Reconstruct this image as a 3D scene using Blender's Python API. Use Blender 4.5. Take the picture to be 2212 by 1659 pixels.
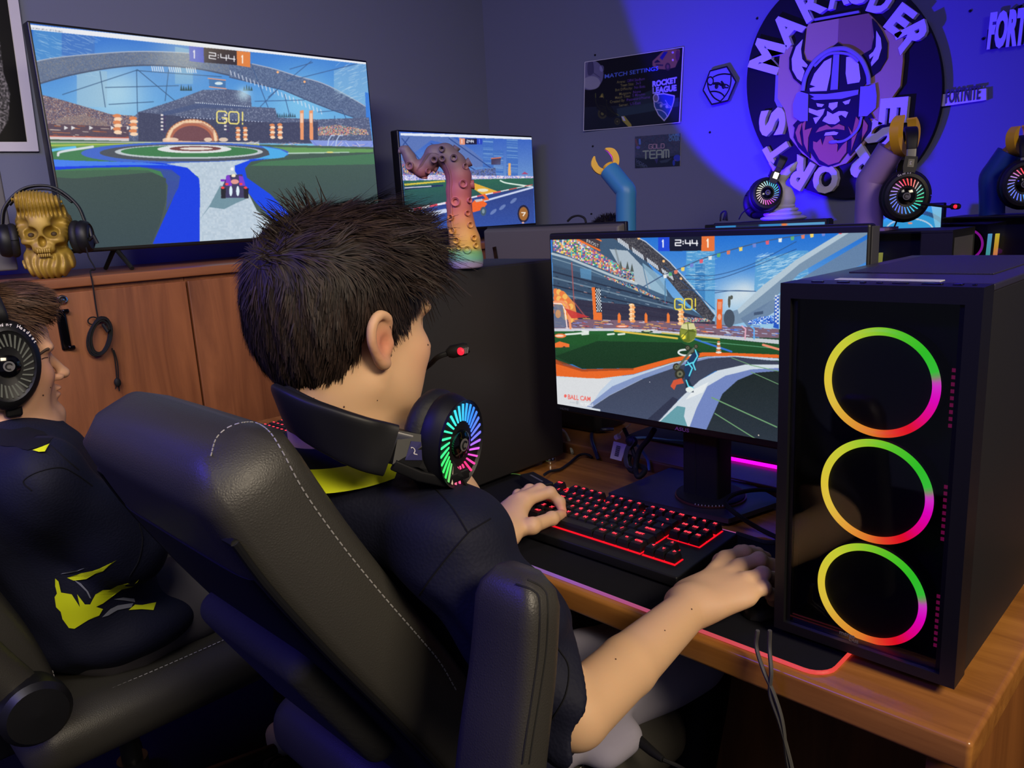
import bpy, math, random
import numpy as np
from mathutils import Matrix, Vector
for _o in list(bpy.data.objects): bpy.data.objects.remove(_o)
SC=bpy.context.scene; COL=SC.collection
rng=np.random.default_rng(7); random.seed(7)
# ---------------------------------------------------------------- camera
IW,IH=2212,1659
_c=np.array([1106,829.5])
_d1=np.array([-607,560.])-_c; _d2=np.array([2820,372.])-_c
FPX=math.sqrt(-(_d1@_d2))
_Y=np.array([_d2[0],_d2[1],FPX]); _Y/=np.linalg.norm(_Y)
_X=-np.array([_d1[0],_d1[1],FPX]); _X/=np.linalg.norm(_X)
_Z=np.cross(_X,_Y); _Z/=np.linalg.norm(_Z); _X=np.cross(_Y,_Z)
RW=np.array([_X,_Y,_Z]); CW=np.array([0,0,1.30])
cam=bpy.data.cameras.new('camera'); camo=bpy.data.objects.new('camera',cam); COL.objects.link(camo)
_m=Matrix.Identity(4)
for _i in range(3):
    _m[_i][0]=RW[_i,0]; _m[_i][1]=-RW[_i,1]; _m[_i][2]=-RW[_i,2]; _m[_i][3]=CW[_i]
camo.matrix_world=_m
cam.sensor_width=36; cam.lens=FPX/IW*36; cam.clip_start=.02
SC.camera=camo
def _ray(px,py):
    w=RW@np.array([px-_c[0],py-_c[1],FPX]); return w/np.linalg.norm(w)
def OZ(px,py,z): r=_ray(px,py); return CW+r*(z-CW[2])/r[2]
def OX(px,py,x): r=_ray(px,py); return CW+r*(x-CW[0])/r[0]
def OY(px,py,y): r=_ray(px,py); return CW+r*(y-CW[1])/r[1]
def OD(px,py,d): return CW+_ray(px,py)*d
def OP(px,py,p0,n):
    r=_ray(px,py); n=np.array(n,float); return CW+r*(((np.array(p0)-CW)@n)/(r@n))
def PR(P):
    v=(np.asarray(P,float)-CW)@RW
    return _c+FPX*v[...,:2]/v[...,2:3]
# ---------------------------------------------------------------- world, lights, exposure
SC.view_settings.view_transform='Standard'; SC.view_settings.look='None'
SC.view_settings.exposure=0.0; SC.view_settings.gamma=1.0; SC.view_settings.use_curve_mapping=False
W=bpy.data.worlds.new('world'); SC.world=W; W.use_nodes=True
W.node_tree.nodes['Background'].inputs[0].default_value=(.42,.42,.72,1)
W.node_tree.nodes['Background'].inputs[1].default_value=.13
def look(o,t):
    o.rotation_euler=(Vector(t)-o.location).to_track_quat('-Z','Y').to_euler()
def area(n,loc,t,size,power,col,spread=3.14):
    l=bpy.data.lights.new(n,'AREA'); l.shape='RECTANGLE'; l.size,l.size_y=size; l.energy=power; l.color=col; l.spread=spread
    o=bpy.data.objects.new(n,l); COL.objects.link(o); o.location=loc; look(o,t); return o
def spot(n,loc,t,ang,blend,power,col,r=.02):
    l=bpy.data.lights.new(n,'SPOT'); l.spot_size=math.radians(ang); l.spot_blend=blend; l.energy=power; l.color=col; l.shadow_soft_size=r
    o=bpy.data.objects.new(n,l); COL.objects.link(o); o.location=loc; look(o,t); return o
area('ceiling_lamp',(1.5,.3,2.62),(-.7,1.0,.9),(1.0,1.0),27,(1,.84,.62),1.5)
area('ceiling_lamp_far',(-.4,-.5,2.62),(-3.0,1.2,1.4),(1.4,.8),28,(1,.92,.84),1.6)
area('blue_ceiling_strip',(-1.6,-1.3,2.6),(-1.0,.7,.9),(1.6,.25),40,(.07,.04,1))
spot('blue_wall_spot',(-1.72,2.15,1.30),(-1.10,3.095,2.30),97,.10,155,(.03,.0,1))
# ---------------------------------------------------------------- colour + materials
def lin(c):
    c=np.asarray(c,float)/255.0
    return np.where(c<=.04045,c/12.92,((c+.055)/1.055)**2.4)
def L4(c): 
    l=lin(c); return (float(l[0]),float(l[1]),float(l[2]),1)
MATS={}
def mat(name,col=(128,128,128),rough=.5,metal=0,spec=.5,emit=None,es=1.0,bump=None,var=None,sss=0,coat=0,alpha=1,trans=0):
    if name in MATS: return MATS[name]
    m=bpy.data.materials.new(name); m.use_nodes=True; nt=m.node_tree; N=nt.nodes; b=N['Principled BSDF']
    b.inputs['Base Color'].default_value=L4(col); b.inputs['Roughness'].default_value=rough
    b.inputs['Metallic'].default_value=metal; b.inputs['Specular IOR Level'].default_value=spec
    if emit is not None:
        b.inputs['Emission Color'].default_value=L4(emit); b.inputs['Emission Strength'].default_value=es
    if coat: b.inputs['Coat Weight'].default_value=coat; b.inputs['Coat Roughness'].default_value=.1
    if sss: 
        b.inputs['Subsurface Weight'].default_value=sss; b.inputs['Subsurface Radius'].default_value=(1,.35,.2); b.inputs['Subsurface Scale'].default_value=.008
    if alpha<1: b.inputs['Alpha'].default_value=alpha
    if trans: b.inputs['Transmission Weight'].default_value=trans
    tc=N.new('ShaderNodeTexCoord')
    if var:   # (scale, amount)
        nz=N.new('ShaderNodeTexNoise'); nz.inputs['Scale'].default_value=var[0]; nz.inputs['Detail'].default_value=4
        nt.links.new(tc.outputs['Object'],nz.inputs['Vector'])
        hs=N.new('ShaderNodeHueSaturation'); hs.inputs['Color'].default_value=L4(col)
        mr=N.new('ShaderNodeMapRange'); mr.inputs[3].default_value=1-var[1]; mr.inputs[4].default_value=1+var[1]
        nt.links.new(nz.outputs[0],mr.inputs[0]); nt.links.new(mr.outputs[0],hs.inputs['Value']); nt.links.new(hs.outputs[0],b.inputs['Base Color'])
    if bump:  # (type, scale, strength, distance)
        t,sc,st,di=bump
        if t=='v':
            tx=N.new('ShaderNodeTexVoronoi'); tx.feature='DISTANCE_TO_EDGE'; tx.inputs['Scale'].default_value=sc; out=tx.outputs[0]
        elif t=='s':
            tx=N.new('ShaderNodeTexVoronoi'); tx.inputs['Scale'].default_value=sc; out=tx.outputs[0]
        else:
            tx=N.new('ShaderNodeTexNoise'); tx.inputs['Scale'].default_value=sc; tx.inputs['Detail'].default_value=5; out=tx.outputs[0]
        nt.links.new(tc.outputs['Object'],tx.inputs['Vector'])
        bp=N.new('ShaderNodeBump'); bp.inputs['Strength'].default_value=st; bp.inputs['Distance'].default_value=di
        nt.links.new(out,bp.inputs['Height']); nt.links.new(bp.outputs[0],b.inputs['Normal'])
    MATS[name]=m; return m
def attrmat(name,rough=.6,spec=.3,emission=0,sss=0,metal=0,bump=None,coat=0):
    if name in MATS: return MATS[name]
    m=mat(name,(10,10,10),rough,metal,spec,bump=bump,sss=sss,coat=coat); nt=m.node_tree; b=nt.nodes['Principled BSDF']
    a=nt.nodes.new('ShaderNodeAttribute'); a.attribute_name='Col'
    if emission:
        nt.links.new(a.outputs['Color'],b.inputs['Emission Color']); b.inputs['Emission Strength'].default_value=emission
    else: nt.links.new(a.outputs['Color'],b.inputs['Base Color'])
    return m
def wood(name,c1,c2,axis='Y',rough=.35,scale=1.0,spec=.5):
    if name in MATS: return MATS[name]
    m=bpy.data.materials.new(name); m.use_nodes=True; nt=m.node_tree; N=nt.nodes; b=N['Principled BSDF']
    tc=N.new('ShaderNodeTexCoord'); mp=N.new('ShaderNodeMapping')
    s={'X':(1.2,14,14),'Y':(14,1.2,14),'Z':(14,14,1.2)}[axis]
    mp.inputs['Scale'].default_value=tuple(v*scale for v in s)
    nz=N.new('ShaderNodeTexNoise'); nz.inputs['Scale'].default_value=1.6; nz.inputs['Detail'].default_value=7; nz.inputs['Roughness'].default_value=.62; nz.inputs['Distortion'].default_value=.6
    cr=N.new('ShaderNodeValToRGB'); cr.color_ramp.elements[0].position=.32; cr.color_ramp.elements[1].position=.70
    cr.color_ramp.elements[0].color=L4(c1); cr.color_ramp.elements[1].color=L4(c2)
    nt.links.new(tc.outputs['Object'],mp.inputs[0]); nt.links.new(mp.outputs[0],nz.inputs['Vector']); nt.links.new(nz.outputs[0],cr.inputs[0]); nt.links.new(cr.outputs[0],b.inputs['Base Color'])
    b.inputs['Roughness'].default_value=rough; b.inputs['Specular IOR Level'].default_value=spec
    MATS[name]=m; return m
# ---------------------------------------------------------------- mesh builder
def rotm(ax,deg):
    return np.array(Matrix.Rotation(math.radians(deg),3,ax))
def frame(z,x=None):
    z=np.array(z,float); z/=np.linalg.norm(z)
    x=np.array([1,0,0.]) if x is None else np.array(x,float)
    x=x-z*(x@z)
    if np.linalg.norm(x)<1e-6: x=np.array([0,1,0.])-z*z[1]
    x/=np.linalg.norm(x); y=np.cross(z,x); return np.array([x,y,z]).T
class MB:
    def __init__(s): s.V=[]; s.F=[]; s.M=[]; s.C=[]; s.n=0; s.hasC=False
    def add(s,V,F,m=0,col=None):
        V=np.asarray(V,float).reshape(-1,3); s.V.append(V)
        s.F+= [tuple(int(i)+s.n for i in f) for f in F]; s.M+=[m]*len(F)
        if col is not None: s.hasC=True
        c=np.ones((len(V),3))*(np.asarray(col,float) if col is not None else 1.0) ; s.C.append(c)
        s.n+=len(V); return s
    def box(s,c,size,R=None,m=0):
        h=np.array(size,float)/2; P=np.array([[x,y,z] for x in(-1,1) for y in(-1,1) for z in(-1,1)])*h
        if R is not None: P=P@np.asarray(R).T
        return s.add(P+np.array(c),[(0,1,3,2),(4,6,7,5),(0,4,5,1),(2,3,7,6),(0,2,6,4),(1,5,7,3)],m)
    def b2(s,a,b,m=0):
        a=np.array(a,float); b=np.array(b,float); return s.box((a+b)/2,np.abs(b-a),None,m)
    def rbox(s,c,size,r,R=None,m=0,seg=3,fn=None):
        h=np.array(size,float)/2; r=min(r,h.min()*.999); k=[-1+i/seg for i in range(seg+1)]; k+= [i/seg for i in range(seg+1)]
        side=[-1]*(seg+1)+[1]*(seg+1); n=len(k); idx={}; P=[]; F=[]
        def vid(i,j,l):
            if (i,j,l) in idx: return idx[(i,j,l)]
            o=np.array([math.tan(k[i]*math.pi/4),math.tan(k[j]*math.pi/4),math.tan(k[l]*math.pi/4)])
            p=np.array([side[i],side[j],side[l]])*(h-r)+o/np.linalg.norm(o)*r
            idx[(i,j,l)]=len(P); P.append(p); return idx[(i,j,l)]
        for a in range(n-1):
            for b in range(n-1):
                for e in (0,n-1):
                    q=[(a,b),(a+1,b),(a+1,b+1),(a,b+1)]
                    if e==0: q=q[::-1]
                    F.append([vid(x,y,e) for x,y in q]); F.append([vid(e,x,y) for x,y in q]); F.append([vid(y,e,x) for x,y in q])
        P=np.array(P)
        if fn is not None: P=fn(P)
        if R is not None: P=P@np.asarray(R).T
        return s.add(P+np.array(c),F,m)
    def tube(s,path,r,seg=8,m=0,caps=True,flat=None,up=None,col=None):
        P=np.array(path,float); n=len(P); rr=np.ones(n)*r if np.isscalar(r) else np.array(r,float)
        T=np.gradient(P,axis=0); T/=np.linalg.norm(T,axis=1)[:,None]+1e-12
        u=np.array(up,float) if up is not None else (np.array([0,0,1.]) if abs(T[0][2])<.9 else np.array([1.,0,0]))
        V=[]
        for i in range(n):
            u=u-T[i]*(u@T[i]); u/=np.linalg.norm(u)+1e-12; w=np.cross(T[i],u)
            f=1 if flat is None else flat
            for j in range(seg):
                a=2*math.pi*j/seg; V.append(P[i]+rr[i]*(math.cos(a)*w+f*math.sin(a)*u))
        F=[(i*seg+j,i*seg+(j+1)%seg,(i+1)*seg+(j+1)%seg,(i+1)*seg+j) for i in range(n-1) for j in range(seg)]
        if caps: F+=[tuple(range(seg))[::-1],tuple((n-1)*seg+j for j in range(seg))]
        return s.add(V,F,m,col)
    def lathe(s,prof,o,R=None,seg=24,m=0,sx=1,sy=1):
        V=[];n=len(prof)
        for r,z in prof:
            for j in range(seg):
                a=2*math.pi*j/seg; V.append([r*math.cos(a)*sx,r*math.sin(a)*sy,z])
        V=np.array(V)
        if R is not None: V=V@np.asarray(R).T
        F=[(i*seg+j,i*seg+(j+1)%seg,(i+1)*seg+(j+1)%seg,(i+1)*seg+j) for i in range(n-1) for j in range(seg)]
        if prof[0][0]>1e-5: F.append(tuple(range(seg))[::-1])
        if prof[-1][0]>1e-5: F.append(tuple((n-1)*seg+j for j in range(seg)))
        return s.add(V+np.array(o),F,m)
    def ell(s,c,r,R=None,m=0,seg=16):
        pr=[(math.sin(math.pi*i/seg),-math.cos(math.pi*i/seg)) for i in range(seg+1)]
        V=np.array([[a*math.cos(2*math.pi*j/seg),a*math.sin(2*math.pi*j/seg),z] for a,z in pr for j in range(seg)])*np.array(r)
        if R is not None: V=V@np.asarray(R).T
        F=[(i*seg+j,i*seg+(j+1)%seg,(i+1)*seg+(j+1)%seg,(i+1)*seg+j) for i in range(seg) for j in range(seg)]
        return s.add(V+np.array(c),F,m)
    def prism(s,poly3,d,m=0,ms=None):   # poly3: list of 3d points (front), d: extrusion vector
        from mathutils.geometry import tessellate_polygon
        P=np.array(poly3,float); n=len(P); d=np.array(d,float)
        nrm=np.zeros(3)
        for i in range(n): nrm+=np.cross(P[i],P[(i+1)%n])
        if nrm@d>0: P=P[::-1]
        tr=tessellate_polygon([[Vector(p) for p in P]])
        F=[]
        for t in tr:
            a,b,c=t
            nn=np.cross(P[b]-P[a],P[c]-P[a])
            if nn@d>0: a,c=c,a
            F.append((a,b,c))
        s.add(np.vstack([P]),F,m)
        s.add(np.vstack([P+d]),[(f[2],f[1],f[0]) for f in F],m)
        s.add(np.vstack([P,P+d]),[(i,(i+1)%n+0,(i+1)%n+n,i+n)[::-1] for i in range(n)],m if ms is None else ms)
        return s
def spline(P,n=8,closed=False):
    P=np.array(P,float); 
    if closed: Q=np.vstack([P[-1],P,P[0],P[1]])
    else: Q=np.vstack([2*P[0]-P[1],P,2*P[-1]-P[-2]])
    out=[]
    for i in range(1,len(Q)-2):
        for k in range(n):
            t=k/n; a,b,c,d=Q[i-1],Q[i],Q[i+1],Q[i+2]
            out.append(.5*((2*b)+(-a+c)*t+(2*a-5*b+4*c-d)*t*t+(-a+3*b-3*c+d)*t**3))
    if not closed: out.append(Q[-2])
    return np.array(out)
WP={}
def mk(name,mb,mats,parent=None,smooth=True,label=None,origin=None,flatang=None):
    V=np.vstack(mb.V); lo=V.min(0); hi=V.max(0)
    o3=np.array([(lo[0]+hi[0])/2,(lo[1]+hi[1])/2,lo[2]]) if origin is None else np.array(origin,float)
    me=bpy.data.meshes.new(name); me.from_pydata((V-o3).tolist(),[],mb.F)
    for m in (mats if isinstance(mats,(list,tuple)) else [mats]): me.materials.append(m)
    me.polygons.foreach_set('material_index',np.array(mb.M,dtype=np.int32))
    me.polygons.foreach_set('use_smooth',np.ones(len(mb.F),dtype=bool) if smooth else np.zeros(len(mb.F),dtype=bool))
    if mb.hasC:
        a=me.color_attributes.new('Col','FLOAT_COLOR','POINT'); c=np.hstack([np.vstack(mb.C),np.ones((len(V),1))]); a.data.foreach_set('color',c.ravel().astype(np.float32))
    if smooth and smooth!='all': 
        try: me.set_sharp_from_angle(angle=math.radians(flatang or 38))
        except Exception: pass
    me.update()
    o=bpy.data.objects.new(name,me); COL.objects.link(o); WP[o]=o3
    if parent is not None: o.parent=parent; o.location=o3-WP[parent]
    else: o.location=o3
    if label: o['label']=label
    return o
def tag(o,label,cat,group=None):
    o['label']=label; o['category']=cat
    if group: o['group']=group
    return o
def thing(name,label,cat,loc,group=None):
    o=bpy.data.objects.new(name,None); COL.objects.link(o); o.location=loc; o.empty_display_size=.05; WP[o]=np.array(loc,float)
    return tag(o,label,cat,group)
def struct(o): o['kind']='structure'; return o
def rawmesh(name,V,F,mats,parent=None,cols=None,label=None,origin=None,mi=None,sharp=False):
    V=np.asarray(V,float); lo=V.min(0); hi=V.max(0)
    o3=np.array([(lo[0]+hi[0])/2,(lo[1]+hi[1])/2,lo[2]]) if origin is None else np.array(origin,float)
    F=np.asarray(F,dtype=np.int32); k=F.shape[1]
    me=bpy.data.meshes.new(name); me.vertices.add(len(V)); me.vertices.foreach_set('co',(V-o3).ravel().astype(np.float32))
    me.loops.add(F.size); me.loops.foreach_set('vertex_index',F.ravel())
    me.polygons.add(len(F)); me.polygons.foreach_set('loop_start',np.arange(len(F),dtype=np.int32)*k)
    me.update(calc_edges=True); me.validate()
    for m in (mats if isinstance(mats,(list,tuple)) else [mats]): me.materials.append(m)
    if mi is not None: me.polygons.foreach_set('material_index',np.asarray(mi,dtype=np.int32))
    me.polygons.foreach_set('use_smooth',np.ones(len(me.polygons),dtype=bool))
    if cols is not None:
        a=me.color_attributes.new('Col','FLOAT_COLOR','POINT'); c=np.hstack([cols,np.ones((len(V),1))]); a.data.foreach_set('color',c.ravel().astype(np.float32))
    me.update()
    o=bpy.data.objects.new(name,me); COL.objects.link(o); WP[o]=o3
    if parent is not None: o.parent=parent; o.location=o3-WP[parent]
    else: o.location=o3
    if label: o['label']=label
    return o
def textpolys(txt,bold=0.0):
    """triangles (n,3,2) of a text in the built-in font, cap height about .7, starting at x=0"""
    cu=bpy.data.curves.new('lettering','FONT'); cu.body=txt; cu.offset=bold; cu.resolution_u=3
    o=bpy.data.objects.new('lettering',cu); COL.objects.link(o); dg=bpy.context.evaluated_depsgraph_get()
    me=o.evaluated_get(dg).to_mesh(); me.calc_loop_triangles()
    V=np.array([v.co[:] for v in me.vertices]).reshape(-1,3); T=np.array([t.vertices[:] for t in me.loop_triangles]).reshape(-1,3)
    E={}
    for p in me.polygons:
        vs=list(p.vertices)
        for i in range(len(vs)):
            e=(vs[i],vs[(i+1)%len(vs)]); 
            if (e[1],e[0]) in E: del E[(e[1],e[0])]
            else: E[e]=1
    o.evaluated_get(dg).to_mesh_clear(); bpy.data.objects.remove(o); bpy.data.curves.remove(cu)
    if len(V)==0: return np.zeros((0,2)),np.zeros((0,3),int),[]
    return V[:,:2],T,list(E.keys())
def textmesh(mb,txt,o,ux,uy,n,h,depth,m=0,bold=.0,center=False,fit=None):
    """extruded lettering: origin o, unit axes ux (reading), uy (up), n outward normal, cap height h"""
    V,T,E=textpolys(txt,bold); s=h/.7; V=V*s
    if fit is not None and len(V): V[:,0]=(V[:,0]-V[:,0].min())*fit/(V[:,0].max()-V[:,0].min())
    if center: V[:,0]-=(V[:,0].min()+V[:,0].max())/2
    ux,uy,n,o=map(lambda a:np.array(a,float),(ux,uy,n,o))
    B=o+V[:,:1]*ux+V[:,1:2]*uy; A=B+n*depth; k=len(V)
    F=[]
    for a,b,c in T:
        nn=np.cross(A[b]-A[a],A[c]-A[a])
        F.append((a,b,c) if nn@n>0 else (a,c,b))
    if depth>1e-5: F+=[(a,b,b+k,a+k) for a,b in E]
    mb.add(np.vstack([A,B]),F,m); return mb
# ---------------------------------------------------------------- signed-distance sculpting (for bodies, hair, skull, cushions)
class SDF:
    def __init__(s): s.p=[]
    def cone(s,a,b,ra,rb,k=.01,op='u'):
        a=np.array(a,float); b=np.array(b,float)
        s.p.append(('c',(a,b,ra,rb),k,op,(a+b)/2,np.linalg.norm(b-a)/2+max(ra,rb))); return s
    def chain(s,pts,rs,k=.01,op='u'):
        for i in range(len(pts)-1): s.cone(pts[i],pts[i+1],rs[i],rs[i+1],k if i else k,op)
        return s
    def ell(s,c,r,R=None,k=.01,op='u'):
        r=np.array(r,float); R=np.eye(3) if R is None else np.asarray(R); s.p.append(('e',(np.array(c,float),r,R),k,op,np.array(c,float),r.max())); return s
    def box(s,c,h,rd,R=None,k=.01,op='u'):
        h=np.array(h,float); R=np.eye(3) if R is None else np.asarray(R); s.p.append(('b',(np.array(c,float),h,rd,R),k,op,np.array(c,float),np.linalg.norm(h)+rd)); return s
    def xf(s,M,t,i0=0,sc=1.0):
        """transform primitives from index i0: x -> sc*M x + t"""
        M=np.asarray(M); t=np.array(t,float); q=[]
        for p in s.p[i0:]:
            kind,a,k,op,c,r=p
            if kind=='c': a=(sc*M@a[0]+t,sc*M@a[1]+t,a[2]*sc,a[3]*sc)
            elif kind=='e': a=(sc*M@a[0]+t,a[1]*sc,M@a[2])
            else: a=(sc*M@a[0]+t,a[1]*sc,a[2]*sc,M@a[3])
            q.append((kind,a,k*sc,op,sc*M@c+t,r*sc))
        s.p=s.p[:i0]+q; return s
    def ev(s,X,idx=None):
        d=np.full(len(X),1.0)
        for i,(kind,a,k,op,c,r) in enumerate(s.p):
            if idx is not None and i not in idx: continue
            if kind=='c':
                A,B,ra,rb=a; ba=B-A; l=ba@ba+1e-12; t=np.clip(((X-A)@ba)/l,0,1)
                di=np.linalg.norm(X-A-t[:,None]*ba,axis=1)-(ra+(rb-ra)*t)
            elif kind=='e':
                C,R_,R=a; q=(X-C)@R; k0=np.linalg.norm(q/R_,axis=1); k1=np.linalg.norm(q/(R_*R_),axis=1)+1e-9; di=k0*(k0-1)/k1
                di=np.where(k0<1e-3,-R_.min(),di)
            else:
                C,h,rd,R=a; q=np.abs((X-C)@R)-h; di=np.linalg.norm(np.maximum(q,0),axis=1)+np.minimum(q.max(1),0)-rd
            if op=='u':
                hh=np.maximum(k-np.abs(d-di),0)/max(k,1e-9); d=np.minimum(d,di)-hh*hh*k*.25
            elif op=='s':
                di=-di; hh=np.maximum(k-np.abs(d-di),0)/max(k,1e-9); d=np.maximum(d,di)+hh*hh*k*.25
            else:
                hh=np.maximum(k-np.abs(d-di),0)/max(k,1e-9); d=np.maximum(d,di)+hh*hh*k*.25
        return d
    def mesh(s,h=.003,B=20,disp=None):
        us=[p for p in s.p if p[3]=='u']; lo=np.min([p[4]-p[5] for p in us],0)-.02; hi=np.max([p[4]+p[5] for p in us],0)+.02
        nb=np.ceil((hi-lo)/(h*B)).astype(int); br=h*(B+2)*.5*math.sqrt(3)
        ids=[];pos=[];quads=[]
        DIM=np.array(nb)*B+4
        def gid(I): return (I[...,0].astype(np.int64)+1)*DIM[1]*DIM[2]+(I[...,1]+1)*DIM[2]+(I[...,2]+1)
        cen=np.array([p[4] for p in s.p]); rad=np.array([p[5]+p[2] for p in s.p])
        ax=np.arange(-1,B+1)
        G=np.stack(np.meshgrid(ax,ax,ax,indexing='ij'),-1).reshape(-1,3); n=B+2
        for bi in range(nb[0]):
            for bj in range(nb[1]):
                for bk in range(nb[2]):
                    base=np.array([bi,bj,bk])*B; c=lo+(base+B/2)*h
                    dist=np.linalg.norm(cen-c,axis=1)-rad
                    idx=set(np.nonzero(dist<br+.012)[0].tolist())
                    if not any(s.p[i][3]=='u' for i in idx): continue
                    if abs(s.ev(c[None],idx)[0])>br*1.35+.02: continue
                    X=lo+(base+G)*h; v=s.ev(X,idx)
                    if disp is not None: v=v-disp(X)
                    v=v.reshape(n,n,n); sg=v<0
                    if sg.all() or not sg.any(): continue
                    # cell vertices (cells -1..B-1)
                    m=n-1; acc=np.zeros((m,m,m,3)); cnt=np.zeros((m,m,m))
                    corners=[(0,0,0),(1,0,0),(0,1,0),(1,1,0),(0,0,1),(1,0,1),(0,1,1),(1,1,1)]
                    for a in range(8):
                        for b in range(a+1,8):
                            ca,cb=np.array(corners[a]),np.array(corners[b])
                            if np.abs(ca-cb).sum()!=1: continue
                            va=v[ca[0]:ca[0]+m,ca[1]:ca[1]+m,ca[2]:ca[2]+m]; vb=v[cb[0]:cb[0]+m,cb[1]:cb[1]+m,cb[2]:cb[2]+m]
                            x=(va<0)!=(vb<0); t=np.where(x,va/(va-vb+1e-30),0)
                            acc+=np.where(x[...,None],ca+t[...,None]*(cb-ca),0); cnt+=x
                    act=np.argwhere(cnt>0)
                    if len(act)==0: continue
                    pv=acc[tuple(act.T)]/cnt[tuple(act.T)][:,None]
                    I=base+act-1; ids.append(gid(I)); pos.append(lo+(I+pv)*h)
                    for axx in range(3):
                        e=np.zeros(3,int); e[axx]=1; o1=np.zeros(3,int); o1[(axx+1)%3]=1; o2=np.zeros(3,int); o2[(axx+2)%3]=1
                        va=sg[1:-1,1:-1,1:-1]; vb=sg[1+e[0]:n-1+e[0],1+e[1]:n-1+e[1],1+e[2]:n-1+e[2]]
                        w=np.argwhere(va!=vb)
                        if len(w)==0: continue
                        fl=va[tuple(w.T)]; I=base+w  # corner index (0..B-1)
                        q=np.stack([gid(I-o1-o2),gid(I-o2),gid(I),gid(I-o1)],1)
                        q=np.where(fl[:,None],q,q[:,::-1]); quads.append(q)
        ids=np.concatenate(ids); pos=np.vstack(pos); quads=np.vstack(quads)
        u,first=np.unique(ids,return_index=True); V=pos[first]
        Q=np.searchsorted(u,quads); ok=(Q<len(u)).all(1); Q=Q[ok]; quads=quads[ok]; ok=(u[Q]==quads).all(1); Q=Q[ok]
        return V,Q
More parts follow.
